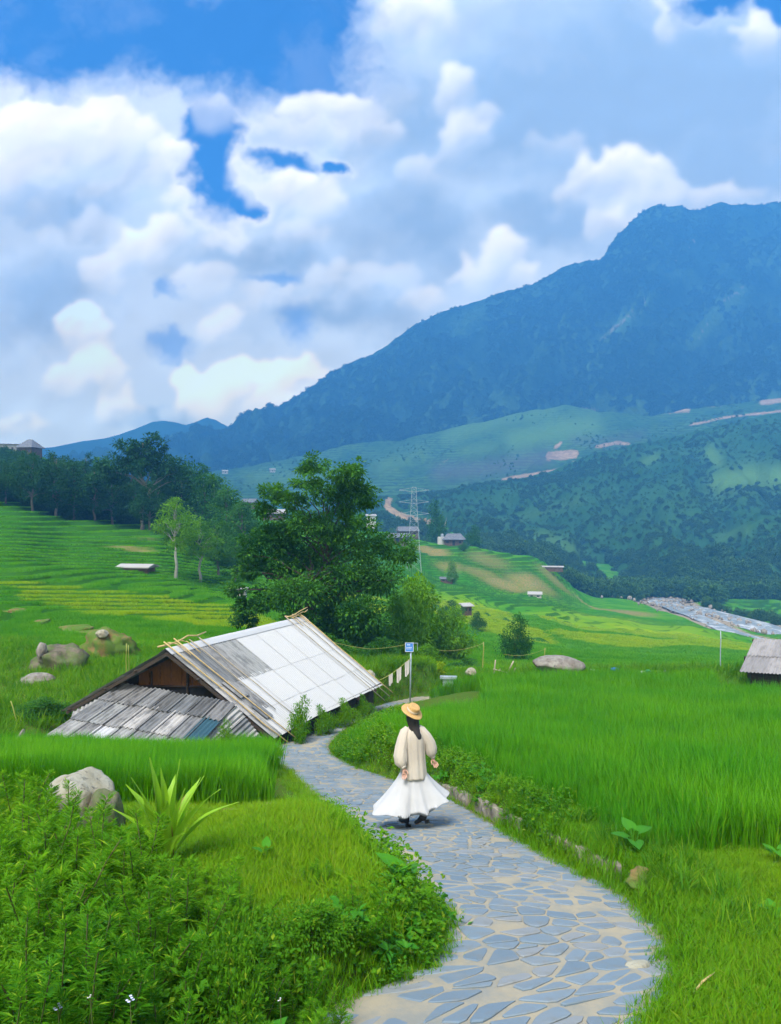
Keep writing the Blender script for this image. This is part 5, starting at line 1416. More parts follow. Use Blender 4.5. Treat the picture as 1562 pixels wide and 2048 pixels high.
rock('boulder', at(738, 28.5, 0.2), (0.26, 0.24, 0.22), 'rock_pale', 'second whitish stone further along the path edge', 'rock', 22)
rock('boulder', at(942, 33.2, 0.42), (0.26, 0.2, 0.22), 'rock_pale', 'small white stone at the corner of the rice field', 'rock', 23)
rock('boulder', at(36, 18.8, 0.25), (0.11, 0.10, 0.42), 'rock_grey', 'narrow upright grey stone at the left edge of the near rice', 'rock', 24, 0.3, 0.1, tilt=0.35)
rock('boulder', at(1278, 5.05, 0.02), (0.10, 0.08, 0.04), 'rock_pale', 'flat sandy stone at the lower right edge of the paving', 'rock', 25, 0.2)
for k, (px, Y, w, lab) in enumerate([(36, 55, .9, 'bare earth bank highest on the left terraces'), (80, 49, .9, 'short bare earth bank, second from the left'), (133, 45, 1.5, 'long bare earth bank above the mossy boulder'), (166, 42, 1.8, 'bare earth bank running down to the overgrown mound')]):
    rock('earth_bank', at(px, Y, -0.05), (w, .5, .42), 'earth', lab, 'earth bank', 40 + k, 0.25, 0.3, 'bare earth banks on the left terraces', -0.12)
rock('dry_tuft', at(1290, 6.75, 0.0), (0.16, 0.14, 0.10), 'earth', 'brown withered clump beside the kerb end', 'clump', 50, 0, 0.5)
rock('dry_tuft', at(458, 9.3, -0.02), (0.32, 0.22, 0.10), 'earth', 'brown withered patch behind the sword leaved plant', 'clump', 51, 0, 0.5)
rock('dry_tuft', at(560, 9.6, -0.02), (0.36, 0.22, 0.12), 'earth', 'brown withered patch on the crest of the grass mound', 'clump', 52, 0, 0.5)

# ------------------------------------------------------------------ kerbs along the right edge of the path
def kerb(y0, y1, off, h, w, label):
    base = Vector((float(edgeR((y0 + y1) / 2)) + off, (y0 + y1) / 2, float(zpath((y0 + y1) / 2))))
    n = 14; rows = []; rng = np.random.default_rng(int(y0 * 100))
    for k in range(n + 1):
        y = y0 + (y1 - y0) * k / n; x = float(edgeR(y)) + off; z = float(zpath(y)); j = rng.normal(0, .008, 8)
        prof = [(0, -0.15), (0.0 + j[0], h * .5), (0.015 + j[1], h - .02 + j[2]), (0.03, h + j[3]), (w - .03, h + j[4]), (w, h - .03 + j[5]), (w, -0.15)]
        rows.append([(x + a - base.x, y - base.y, z + b - base.z) for a, b in prof])
    mb = MB(); mb.grid(rows)
    for r in (rows[0], rows[-1]): mb.add(r, [tuple(range(len(r)))])
    o = mb.build('kerb', M['concrete'], None, False, base); tag(o, label, 'kerb', 'rough concrete kerbs along the path')
kerb(7.05, 8.75, 0.10, 0.20, 0.13, 'rough concrete kerb at the right of the path, nearer of two pieces')
kerb(9.35, 11.2, 0.06, 0.22, 0.12, 'rough concrete kerb half hidden by weeds just right of the walking woman')
kerb(11.6, 14.5, 0.04, 0.20, 0.12, 'overgrown dark kerb along the path beyond the walking woman')


# ------------------------------------------------------------------ corrugated sheets and the hut
def sheet_mat(name, c1, c2, stain, amt=0.6, rough=0.7, metallic=0.0):
    """weathered corrugated sheet; su runs across the sheet, sv down the slope"""
    m, t = new_mat(name); oi = t.new('ShaderNodeObjectInfo').outputs['Random']
    su, sv = t.attr('su'), t.attr('sv')
    p = t.comb(t.m('ADD', su, t.m('MULTIPLY', oi, 37.0)), t.m('MULTIPLY', sv, 0.16), oi)
    n = t.noise(p, 9.0, 5.0, 0.65); n2 = t.noise(t.comb(su, sv, oi), 3.0, 6.0, 0.7)
    c = t.mix(t.smooth(t.m('MULTIPLY_ADD', oi, 0.6, t.m('MULTIPLY', n2, 0.5)), 0.25, 0.8), c1, c2)
    c = t.mix(t.m('MULTIPLY', t.smooth(t.m('MULTIPLY_ADD', n2, 0.45, t.m('MULTIPLY', n, 0.65)), 0.5, 0.68), amt), c, stain)
    return finish(m, t, c, rough, n2, 0.15, 0.004, spec=0.25, metallic=metallic)
M['sheet_white'] = sheet_mat('whitened_sheet', (0.445, 0.455, 0.465), (0.43, 0.44, 0.455), (0.42, 0.43, 0.45), 0.3, 0.6)
M['sheet_grey'] = sheet_mat('grey_sheet', (0.15, 0.16, 0.17), (0.24, 0.24, 0.24), (0.06, 0.065, 0.07), 0.7)
M['sheet_pale'] = sheet_mat('pale_grey_sheet', (0.26, 0.27, 0.27), (0.38, 0.37, 0.36), (0.09, 0.095, 0.10), 0.75)
M['sheet_dirty'] = sheet_mat('sooty_sheet', (0.10, 0.105, 0.11), (0.18, 0.18, 0.18), (0.03, 0.03, 0.03), 0.8)
M['sheet_mauve'] = sheet_mat('mauve_grey_sheet', (0.22, 0.215, 0.22), (0.28, 0.27, 0.27), (0.14, 0.135, 0.135), 0.6)
M['sheet_blue'] = sheet_mat('blue_sheet', (0.028, 0.075, 0.105), (0.032, 0.085, 0.115), (0.03, 0.055, 0.07), 0.4, 0.5)
M['woven_brown'] = plain('brown_woven_panel', (0.20, 0.085, 0.022), 0.85, (0.12, 0.05, 0.015), 9.0, 0.4, stretch=(5, 5, 1))
M['dark_inside'] = plain('dark_boards', (0.035, 0.035, 0.035), 0.9, (0.02, 0.02, 0.02), 5.0)  # near-black, for the left gable boards and the wall below them

def sheet(name, A, B, C, D, mat, parent, base, pitch=0.10, amp=0.018, lift=0.02, label=None, nr=3, thick=0.007):
    """corrugated sheet: A-B upper edge, D-C lower edge"""
    A, B, C, D = Vector(A), Vector(B), Vector(C), Vector(D)
    nrm = (B - A).cross(D - A).normalized()
    if nrm.z < 0: nrm = -nrm
    wid = (B - A).length; L = (D - A).length; nc = max(2, int(round(wid / pitch))); per = 6; n = nc * per
    V = []; su = []; sv = []
    for s in range(2):
        for j in range(nr + 1):
            q = j / nr
            for i in range(n + 1):
                f = i / n
                p = (A.lerp(B, f)).lerp(D.lerp(C, f), q)
                p = p + nrm * (amp * math.cos(2 * math.pi * nc * f) + lift * q - thick * s) - Vector(base)
                V.append(p); su.append(f * wid); sv.append(q * L)
    k = n + 1; F = []
    for s in range(2):
        o = s * (nr + 1) * k
        for j in range(nr):
            for i in range(n):
                q = (o + j * k + i, o + j * k + i + 1, o + (j + 1) * k + i + 1, o + (j + 1) * k + i); F.append(q if s else q[::-1])
    o = (nr + 1) * k
    for i in range(n):
        F.append((i, i + 1, o + i + 1, o + i)); j = nr * k; F.append((j + i, o + j + i, o + j + i + 1, j + i + 1))
    me = np_mesh(name, np.array([tuple(v) for v in V]), np.array(F), mat, False, attrs={'su': su, 'sv': sv})
    ob = link(name, me, parent)
    if label: ob['label'] = label
    return ob

def build_hut():
    rng = np.random.default_rng(8)
    base = Vector((-5.5, 24.0, -7.35)); hut = empty('hut', base); tag(hut, 'low hut with a white corrugated roof and grey lean-to beside the path', 'hut')
    def pole(pts, r, mat='bamboo', name='bamboo_pole', label=None, wob=0.02):
        P = [Vector(p) for p in pts]
        Q = []
        for a, b in zip(P[:-1], P[1:]):
            for k in range(5): Q.append(a.lerp(b, k / 5) + Vector(rng.normal(0, wob, 3)))
        Q.append(P[-1])
        mb = MB(); mb.tube([q - base for q in Q], [r * (.86 - .25 * i / len(Q)) for i in range(len(Q))], 7)
        o = mb.build(name, M[mat], hut, True)
        if label: o['label'] = label
        return o
    def gridpt(P, u, v):     # P = (ridge near, ridge far, eave near, eave far)
        return P[0].lerp(P[1], u).lerp(P[2].lerp(P[3], u), v)
    RS = (R1, R2, E1, E2)
    nr = (R2 - R1).cross(E1 - R1); nr = -nr.normalized() if nr.z < 0 else nr.normalized()
    # right slope: white sheets with patched grey ones near the gable
    cols = [0, .055, .15, .25, .40, .55, .70, .85, 1.0]
    rows = [0.03, 0.42, 0.72, 1.0]
    grey = {(0, 0): 'sheet_pale', (1, 0): 'sheet_grey', (2, 0): 'sheet_grey', (3, 0): 'sheet_pale', (0, 1): 'sheet_pale', (1, 1): 'sheet_grey', (0, 2): 'sheet_pale', (1, 2): 'sheet_white'}
    for j in range(3):
        for i in range(8):
            mname = grey.get((i, j), 'sheet_white')
            v1 = rows[j + 1] + 0.03 * (j < 2); u1 = cols[i + 1] + 0.003
            A, B, C, D = gridpt(RS, cols[i], rows[j]), gridpt(RS, u1, rows[j]), gridpt(RS, u1, v1 + rng.normal(0, .004)), gridpt(RS, cols[i], v1 + rng.normal(0, .004))
            off = nr * (0.006 * (2 - j) + 0.001 * (i % 2))
            sheet('roof_sheet', A + off, B + off, C + off, D + off, M[mname], hut, base, 0.088 if mname == 'sheet_white' else 0.11, 0.013, 0.003, {'sheet_grey': 'dark grey roof sheet', 'sheet_pale': 'pale grey roof sheet'}.get(mname))
    # small grey patches on the white slope
    for u0, u1, v0, v1 in ((.055, .12, .42, .60), (.06, .11, .70, .84)):
        A, B, C, D = (gridpt(RS, *q) + nr * 0.055 for q in ((u0, v0), (u1, v0), (u1, v1), (u0, v1)))
        sheet('roof_sheet', A, B, C, D, M['sheet_grey'], hut, base, 0.11, 0.012, 0.012, 'small dark patch on the white roof')
    LS = (R1, R2, L1, L2)
    for j in range(3):
        for i in range(7):
            A, B, C, D = gridpt(LS, i / 7, rows[j]), gridpt(LS, (i + 1) / 7 + .006, rows[j]), gridpt(LS, (i + 1) / 7 + .006, rows[j + 1] + .03), gridpt(LS, i / 7, rows[j + 1] + .03)
            sheet('roof_sheet', A, B, C, D, M['sheet_pale' if (i + j) % 3 else 'sheet_grey'], hut, base, 0.13, 0.018, 0.015)
    # ridge caps
    for i in range(5):
        a, b = R1.lerp(R2, i / 5 - .004), R1.lerp(R2, (i + 1) / 5 + .012)
        dr_ = (E1 - R1).normalized() * 0.24; dl_ = (L1 - R1).normalized() * 0.24; up = Vector((0, 0, .045 + .004 * (i % 2)))
        mb = MB()
        rowsP = [[p + dl_ + up * .6, p + dl_ * .4 + up * 1.1, p + up * 1.25, p + dr_ * .4 + up * 1.2, p + dr_ + up * .9] for p in (a, b)]
        mb.grid([[q - base for q in r] for r in rowsP]); mb.grid([[q - base - Vector((0, 0, .008)) for q in r] for r in rowsP])
        o = mb.build('ridge_cap', M['sheet_white'], hut, True)
    # verge boards and rafters under the near gable edge
    def board(a, b, w, t, mat, name, down=Vector((0, 0, -1))):
        a, b = Vector(a), Vector(b); d = (b - a).normalized(); s = d.cross(down).normalized(); dn = s.cross(d).normalized() * (1 if s.cross(d).z < 0 else -1)
        mb = MB(); vs_ = [p + s * x * t / 2 + dn * y for p in (a, b) for x in (-1, 1) for y in (0, w)]
        mb.add([v - base for v in vs_], [(0, 1, 3, 2), (4, 6, 7, 5), (0, 4, 5, 1), (2, 3, 7, 6), (0, 2, 6, 4), (1, 5, 7, 3)])
        return mb.build(name, M[mat], hut)
    u3 = (R2 - R1).normalized()
    for P0, P1 in ((R1, E1), (R1, L1)):
        board(P0 + Vector((0, 0, -.05)) + u3 * .05, P1 + Vector((0, 0, -.05)) + u3 * .05, .10, .03, 'wood_dark', 'verge_board')
        for k in range(1, 6):
            board(P0.lerp(P0 + (R2 - R1), k / 5.5) + Vector((0, 0, -.06)), P1.lerp(P1 + (R2 - R1), k / 5.5) + Vector((0, 0, -.06)), .10, .06, 'wood_dark', 'rafter')
    for f in (.3, .6, .95):
        for P1_ in (E1, L1):
            a = R1.lerp(P1_, f) + Vector((0, 0, -.075)); pole([a - u3 * .05, a + (R2 - R1)], .035, 'wood_dark', 'purlin', wob=.005)
    # gable wall, half a metre behind the roof edge
    g = u3 * 0.85
    eL, eR, top = R1.lerp(L1, .93) + g, R1.lerp(E1, .9) + g, R1 + g + Vector((0, 0, -.1))
    zb = -5.15
    def on(P, z): f = (z - R1.z) / (P.z - R1.z); return R1.lerp(P, f) + g
    Lb, Rb = on(L1, zb), on(E1, zb)
    # boards of the brown upper gable, cut to the slope of the roof
    n = 11
    for k in range(n):
        a, b = Lb.lerp(Rb, k / n), Lb.lerp(Rb, (k + 1) / n - .006)
        def topz(p):
            f = ((p - Lb).length) / ((Rb - Lb).length); xt = ((top - Lb).dot((Rb - Lb).normalized())) / (Rb - Lb).length
            return zb + (top.z - zb) * (f / xt if f < xt else (1 - f) / (1 - xt)) * .97
        za, zc = topz(a), topz(b); th = u3 * (.02 + .006 * (k % 2))
        mb = MB(); q = [a, b, Vector((b.x, b.y, zc)), Vector((a.x, a.y, za))]
        vs_ = q + [p + th for p in q]
        mb.add([v - base - th * .5 for v in vs_], [(0, 1, 2, 3), (7, 6, 5, 4), (0, 4, 5, 1), (1, 5, 6, 2), (2, 6, 7, 3), (3, 7, 4, 0)])
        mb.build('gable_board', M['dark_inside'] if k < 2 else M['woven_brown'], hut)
    mid = Lb.lerp(Rb, .60); pole([mid - u3 * .06 + Vector((0, 0, -1.2)), Vector((mid.x, mid.y, -4.35)) - u3 * .06], .06, 'wood_dark', 'post', wob=0)
    pole([Lb.lerp(Rb, .02) - u3 * .05, Lb.lerp(Rb, .98) - u3 * .05], .05, 'wood_dark', 'tie_beam', wob=.004)
    pole([Lb.lerp(Rb, .3) - u3 * .06 + Vector((0, 0, -1.2)), Lb.lerp(Rb, .3) - u3 * .06 + Vector((0, 0, .45))], .045, 'wood_dark', 'post', wob=0)
    # walls below
    def wall(a, b, z0, z1, mat, name, th=.06):
        d = (b - a).normalized(); s = Vector((-d.y, d.x, 0)) * th / 2; mb = MB()
        vs_ = [Vector((p.x, p.y, z)) + s * x for p in (a, b) for x in (-1, 1) for z in (z0, z1)]
        mb.add([v - base for v in vs_], [(0, 1, 3, 2), (4, 6, 7, 5), (0, 4, 5, 1), (2, 3, 7, 6), (0, 2, 6, 4), (1, 5, 7, 3)]); return mb.build(name, M[mat], hut)
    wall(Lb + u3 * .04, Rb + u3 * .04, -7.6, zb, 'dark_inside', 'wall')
    er = R1.lerp(E1, .88)
    for k in range(14):
        a, b = er.lerp(er + (R2 - R1), .10 + .88 * k / 14), er.lerp(er + (R2 - R1), .10 + .88 * (k + 1) / 14 - .003)
        wall(a, b, -7.6, er.z - .12, 'wood_dark', 'wall_plank', .03 + .01 * (k % 2))
    wall(R1.lerp(L1, .9) + g, R1.lerp(L1, .9) + (R2 - R1) - g * .3, -7.6, R1.lerp(L1, .9).z - .1, 'wood_dark', 'wall')
    bR, bL = R2 - u3 * .4, None
    wall(R1.lerp(L1, .9) + (R2 - R1) - u3 * .5, R1.lerp(E1, .88) + (R2 - R1) - u3 * .5, -7.6, -6.35, 'wood_dark', 'wall')
    # lean-to: rows of weathered sheets in front of the gable
    t0, t1 = Vector((-7.75, 21.65, -5.02)), Vector((-4.35, 20.75, -5.42))     # upper edge under the gable
    b0, b1 = Vector((-9.15, 19.55, -5.98)), Vector((-5.25, 18.6, -6.36))       # lower edge, in the rice
    LT = (t0, t1, b0, b1)
    rws = [0, .28, .62, 1.0]; ncol = [7, 8, 8]
    pick = [['sheet_dirty', 'sheet_dirty', 'sheet_grey', 'sheet_dirty', 'sheet_grey', 'sheet_dirty', 'sheet_dirty'],
            ['sheet_grey', 'sheet_pale', 'sheet_grey', 'sheet_pale', 'sheet_grey', 'sheet_pale', 'sheet_grey', 'sheet_blue'],
            ['sheet_pale', 'sheet_grey', 'sheet_white', 'sheet_pale', 'sheet_grey', 'sheet_pale', 'sheet_grey', 'sheet_pale']]
    lab = {'sheet_blue': 'blue roof sheet among the grey ones', 'sheet_white': 'whitish lean-to sheet', 'sheet_dirty': 'sooty lean-to sheet'}
    for j in (2, 1, 0):
        for i in range(ncol[j]):
            n_ = ncol[j]; a, b = i / n_ - .008, (i + 1) / n_ + .008
            dv = rng.normal(0, .012); v0, v1 = rws[j] + dv, rws[j + 1] + .05 + dv
            off = Vector((0, 0, .02 * (2 - j) + .008 * (i % 2)))
            A, B, C, D = (gridpt(LT, *q) + off for q in ((a, v0), (b, v0), (b, v1), (a, v1)))
            sheet('lean_to_sheet', A, B, C, D, M[pick[j][i]], hut, base, 0.145, 0.024, 0.02, lab.get(pick[j][i]))
    # sheets turning the corner under the right verge
    for k in range(4):
        c0 = t1.lerp(E1 + Vector((-.1, -.35, -.12)), k / 4); c1 = t1.lerp(E1 + Vector((-.1, -.35, -.12)), (k + 1) / 4 + .02)
        d = Vector((-.80, -1.25, -.62))
        sheet('lean_to_sheet', c0 + Vector((.05, -.1, .02)), c1 + Vector((.05, -.1, .02)), c1 + d, c0 + d, M['sheet_grey' if k % 2 else 'sheet_pale'], hut, base, 0.145, 0.024, 0.02)
    # left flap tucked below the left verge
    f0, f1 = R1.lerp(L1, .60) + u3 * .1, R1.lerp(L1, .93) + u3 * .1
    sheet('lean_to_sheet', f0 + Vector((0, 0, -.22)), f1 + Vector((0, 0, -.16)), f1 + Vector((.25, -1.1, -.62)), f0 + Vector((.25, -.9, -.62)), M['sheet_pale'], hut, base, 0.145, 0.024, 0.02)
    # bamboo poles that weigh down the roof
    for u, v0, v1, r in ((.015, -.06, 1.09, .026), (.075, -.07, 1.10, .024), (.145, -.03, .80, .020), (.205, -.04, .92, .020), (.86, -.05, 1.16, .020), (.93, -.05, 1.15, .022), (.985, -.03, 1.13, .028)):
        a, b = gridpt(RS, u, v0) + nr * (.075 + r), gridpt(RS, u + (.012 if u < .5 else 0), v1) + nr * (.05 + r)
        pole([a, b], r, 'bamboo' if u < .08 or u > .98 else 'bamboo_grey', wob=.008)
    up = Vector((0, 0, .11))
    pole([R1 - u3 * .12 + up + Vector((-.12, 0, 0)), R1.lerp(R2, .24) + up + Vector((.0, 0, .16))], .032, label='bamboo pole lying along the near ridge')
    pole([R1.lerp(R2, .9) + up, R2 + u3 * .35 + up + Vector((0, 0, .14))], .03, label='bamboo pole along the far ridge')
    pole([R1.lerp(R2, .87) + up + Vector((-.05, 0, .02)), R2 + u3 * .15 + up + Vector((.1, 0, .26))], .026)
    for u, dz in ((.06, .1), (.12, .1), (.9, .1), (.965, .12)):
        c = R1.lerp(R2, u); dd = (L1 - R1).normalized(); pole([c + up * .8 + dd * .30 + Vector((0, 0, .22)), c + up * .9 - dd * .02, gridpt(RS, u, .12) + nr * .11], .020, 'bamboo', 'bamboo_stick', wob=.004)
    return hut
build_hut()

def build_field_hut():
    u = Vector((0.94, -0.34, 0)); rl = Vector((15.75, 32.0, -5.49)); el = Vector((14.2, 30.1, -6.50)); base = Vector((15.8, 31.0, Hs(15.8, 31.0)))
    hut = empty('field_hut', base); tag(hut, 'small dark hut with a grey corrugated roof at the right edge of the rice', 'hut')
    n = 5
    for j in range(2):
        for i in range(n):
            v0, v1 = (0, .54) if j == 0 else (.5, 1.0)
            A, B = rl + u * (i * .92), rl + u * ((i + 1) * .92 + .03); dv = el - rl
            off = Vector((0, 0, .03 * (1 - j) + .006 * (i % 2)))
            sheet('roof_sheet', A + dv * v0 + off, B + dv * v0 + off, B + dv * v1 + off, A + dv * v1 + off, M['sheet_mauve'], hut, base, 0.135, 0.022, 0.01)
    back = Vector((1.2, 1.8, -1.0))
    for i in range(n): sheet('roof_sheet', rl + u * (i * .92), rl + u * ((i + 1) * .92 + .03), rl + u * ((i + 1) * .92 + .03) + back, rl + u * (i * .92) + back, M['sheet_mauve'], hut, base, 0.135, 0.022, 0.01)
    c0 = el + Vector((.55, .35, 0)) + u * .1; dn = Vector((.34, .94, 0)) * 2.6
    for k in range(9):
        a, b = c0 + u * (k * .45), c0 + u * (k * .45 + .43); mb = MB()
        s = Vector((.012, .036, 0)) * (1 + .3 * (k % 2))
        vs_ = [Vector((p.x, p.y, z)) + s * x for p in (a, b) for x in (-1, 1) for z in (base.z - .3, el.z + .12)]
        mb.add([v - base for v in vs_], [(0, 1, 3, 2), (4, 6, 7, 5), (0, 4, 5, 1), (2, 3, 7, 6), (0, 2, 6, 4), (1, 5, 7, 3)]); mb.build('wall_plank', M['wood_dark'], hut)
    mb = MB()
    for a, b in ((c0, c0 + dn), (c0 + dn, c0 + dn + u * 4.05), (c0 + u * 4.05, c0 + dn + u * 4.05)):
        d = (b - a).normalized(); s = Vector((-d.y, d.x, 0)) * .03
        vs_ = [Vector((p.x, p.y, z)) + s * x for p in (a, b) for x in (-1, 1) for z in (base.z - .3, el.z + .1)]
        mb.add([v - base for v in vs_], [(0, 1, 3, 2), (4, 6, 7, 5), (0, 4, 5, 1), (2, 3, 7, 6), (0, 2, 6, 4), (1, 5, 7, 3)])
    mb.build('wall', M['wood_dark'], hut)
    mb = MB(); mb.tube([rl - u * .1 + Vector((0, 0, -.06)) - base, rl + u * 4.7 + Vector((0, 0, -.06)) - base], .05, 6); mb.build('ridge_pole', M['wood_dark'], hut)
build_field_hut()

# ------------------------------------------------------------------ sign, washing, fences, poles
M['sign_blue'] = plain('sign_blue', (0.045, 0.20, 0.62), 0.45, (0.055, 0.23, 0.66), 3.0, spec=0.4)
M['sign_white'] = plain('sign_white', (0.75, 0.77, 0.78), 0.6)
def build_sign():
    Y = 29.3; b = P3(820, 1388, Y); b.z = Hs(b.x, b.y); top = P3(822, 1286, Y)
    root = empty('sign', b); tag(root, 'small blue sign with white writing on a thin grey post by the path', 'sign')
    mb = MB(); mb.tube([(0, 0, -.2), (top.x - b.x, 0, top.z - b.z)], .030, 8); mb.build('post', M['metal_post'], root, True)
    cx = P3(819, 1294, Y); w, h = .33, .36; c = Vector((cx.x - b.x - .01, -.045, cx.z - b.z))
    mb = MB(); mb.box(c, (w, .02, h)); pan = mb.build('panel', M['sign_blue'], root)
    mb = MB()
    for s in (-1, 1): mb.box(c + Vector((0, -.012, s * (h / 2 - .008))), (w, .006, .016)); mb.box(c + Vector((s * (w / 2 - .008), -.0125, 0)), (.016, .006, h - .034))
    mb.build('border', M['sign_white'], pan)
    # three short lines of white lettering, too small in the photograph to spell out
    rng = np.random.default_rng(4); mb = MB()
    for r, (n, hh, z) in enumerate(((4, .045, .095), (7, .03, -.005), (7, .03, -.065))):
        x = -.115 + (.03 if r == 0 else 0)
        for k in range(n):
            ww = rng.uniform(.014, .024)
            mb.box(c + Vector((x + ww / 2, -.0115, z)), (ww, .004, hh * rng.uniform(.7, 1))); x += ww + .010
    o = mb.build('lettering', M['sign_white'], pan); o['kind'] = 'stuff'
    mb = MB(); t = top - b
    mb.tube([(t.x - .16, .03, t.z - .01), (t.x + .27, .03, t.z - .01)], .010, 5); mb.tube([(t.x + .26, .03, t.z - .01), (t.x + .26, .03, t.z - .30)], .010, 5)
    mb.build('bracket', M['metal_post'], root)
    return b, top
sb, st_ = build_sign()

def line_between(name, pts, r, mat, label, cat='line', sag=0.15, group=None):
    Q = []
    for a, b in zip(pts[:-1], pts[1:]):
        a, b = Vector(a), Vector(b)
        for k in range(12):
            q = k / 12; p = a.lerp(b, q); p.z -= sag * 4 * q * (1 - q); Q.append(p)
    Q.append(Vector(pts[-1])); mb = MB(); mb.tube([q - Q[0] for q in Q], r, 5)
    return tag(mb.build(name, M[mat], None, True, Q[0]), label, cat, group)
lp0, lp1 = P3(745, 1366, 28.4), P3(821, 1316, 29.25)
line_between('clothes_line', [lp0, lp1], .012, 'bamboo_green', 'sagging washing line from the hut eave to the sign post', 'washing line', .12)
for k, (f, w, drop, lab) in enumerate(((.47, .20, .44, 'pale cloth hanging lowest on the washing line'), (.69, .24, .56, 'middle white cloth hanging on the washing line'), (.91, .24, .60, 'pale cloth on the washing line closest to the sign post'))):
    c = lp0.lerp(lp1, f); c.z -= .12 * 4 * f * (1 - f); rows = []
    d = (lp1 - lp0).normalized()
    for j in range(9):
        q = j / 8
        rows.append([d * (w * (i / 8 - .5) * (1 - .10 * q)) + Vector((0, .03 * math.sin(i * 1.4 + k) * q - .012, -drop * q * (1 - .28 * abs(i / 8 - .35)))) for i in range(9)])
    mb = MB(); mb.grid(rows); mb.grid([[p + Vector((0, .012, .004)) for p in r] for r in rows])
    tag(mb.build('cloth', M['white_cloth'], None, True, c), lab, 'cloth', 'washing on the line')

def pole_thing(name, a, b, r, mat, label, cat='pole', group=None):
    a, b = Vector(a), Vector(b); mb = MB(); n = 6; rng = np.random.default_rng(int(abs(a.x * 100)))
    mb.tube([(b - a) * (k / n) + Vector((rng.normal(0, r * .3), rng.normal(0, r * .3), 0)) for k in range(n + 1)], [r * (1 - .25 * k / n) for k in range(n + 1)], 6)
    return tag(mb.build(name, M[mat], None, True, a), label, cat, group)
def pole_px(name, px0, py0, px1, py1, Y, r, mat, label, group=None, cat='pole', Y1=None):
    a = P3(px0, py0, Y); a.z = min(a.z, Hs(a.x, a.y) - .05); return pole_thing(name, a, P3(px1, py1, Y1 or Y), r, mat, label, cat, group)
pole_px('bamboo_stake', 965, 1345, 967, 1284, 36, .028, 'bamboo_green', 'thin upright bamboo stake left of the dark rounded shrub', 'bamboo stakes')
pole_px('bamboo_stake', 1087, 1340, 1090, 1296, 36, .024, 'bamboo_green', 'thin upright bamboo stake right of the dark rounded shrub', 'bamboo stakes')
line_between('rope', [P3(872, 1300, 36), P3(922, 1299, 36), P3(967, 1286, 36)], .009, 'bamboo_green', 'yellowish rope strung to the left bamboo stake', 'rope', .05)
line_between('rope', [P3(1007, 1308, 36.5), P3(1090, 1298, 36)], .008, 'bamboo_green', 'thin rope strung to the right bamboo stake', 'rope', .18)
line_between('rope', [P3(665, 1284, 30), P3(740, 1298, 30), P3(812, 1289, 29.4)], .007, 'bamboo_green', 'rope from the far gable end to the blue sign', 'rope', .03)
pole_px('thin_pole', 1440, 1372, 1442, 1262, 33.2, .026, 'metal_post', 'tall thin pole standing in the grass left of the field hut')
pole_px('bamboo_stake', 252, 1345, 253, 1287, 26, .018, 'bamboo_green', 'taller of two thin stakes behind the left roof slope', 'bamboo stakes')
pole_px('bamboo_stake', 259, 1345, 257, 1290, 26.2, .014, 'bamboo_green', 'shorter of two thin stakes behind the left roof slope', 'bamboo stakes')
pole_px('reed_stem', 42, 1478, 22, 1402, 21.5, .018, 'bamboo_green', 'bent reed stem at the left edge near the dark bush', None, 'stem')
def bamboo_fence():
    Y = 32.8; b = P3(1005, 1352, Y); b.z = Hs(b.x, b.y) - .02; root = empty('bamboo_fence', b); tag(root, 'broken little fence of pale bamboo at the far edge of the field', 'fence')
    for p in (((987, 1358), (991, 1320)), ((999, 1352), (1000, 1337)), ((1010, 1356), (1027, 1322)), ((1024, 1350), (1031, 1336))):
        q0, q1 = P3(*p[0], Y) - b, P3(*p[1], Y) - b; mb = MB(); mb.tube([q0, q0.lerp(q1, .5), q1], .030 if p[0][0] != 999 else .02, 6); mb.build('post', M['bamboo_grey'], root, True)
    mb = MB(); mb.tube([P3(986, 1338, Y - .05) - b, P3(1013, 1345, Y - .05) - b], .026, 6); mb.build('rail', M['bamboo_grey'], root, True)
bamboo_fence()
M['poly_blue'] = plain('blue_plastic', (0.03, 0.16, 0.50), 0.4); M['poly_green'] = plain('green_plastic', (0.03, 0.30, 0.14), 0.4); M['poly_white'] = plain('white_plastic', (0.62, 0.66, 0.66), 0.4)
def litter(px, py, Y, s, mat, label, seed):
    p = P3(px, py, Y); p.z = Hs(p.x, p.y) + s * .5
    bm = bmesh.new(); bmesh.ops.create_icosphere(bm, subdivisions=2, radius=1)
    for v in bm.verts: v.co = Vector((v.co.x * s * 1.3, v.co.y * s, v.co.z * s * .7)) * (1 + .5 * mnoise.noise(v.co * 2.3 + Vector((seed, 0, 0))))
    me = bpy.data.meshes.new('litter'); bm.to_mesh(me); bm.free(); me.materials.append(M[mat]); tag(link('plastic_bag', me, None, p), label, 'plastic bag', 'litter along the far edge of the field')
litter(1229, 1345, 32.4, .14, 'poly_blue', 'crumpled blue plastic bag at the far edge of the rice', 1)
litter(1185, 1346, 32.4, .08, 'poly_white', 'scrap of white plastic between the boulder and the blue bag', 2)
litter(1286, 1352, 32.0, .09, 'poly_white', 'scrap of white plastic right of the blue bag', 3)
litter(1296, 1351, 32.1, .10, 'poly_green', 'crumpled green plastic bag at the far edge of the rice', 4)
litter(1330, 1350, 32.2, .07, 'poly_white', 'small pale scrap at the far edge, rightmost of the litter', 5)
p = P3(1405, 2036, 4.35); p.z = Hs(p.x, p.y) + .06
mb = MB(); mb.tube([(-.08, -.05, -.03), (0, 0, .01), (.10, .07, .02)], [.007, .007, .004], 5); tag(mb.build('dry_stalk', M['bamboo'], None, True, p), 'dry yellow stalk lying on the lawn at the bottom right', 'stalk')
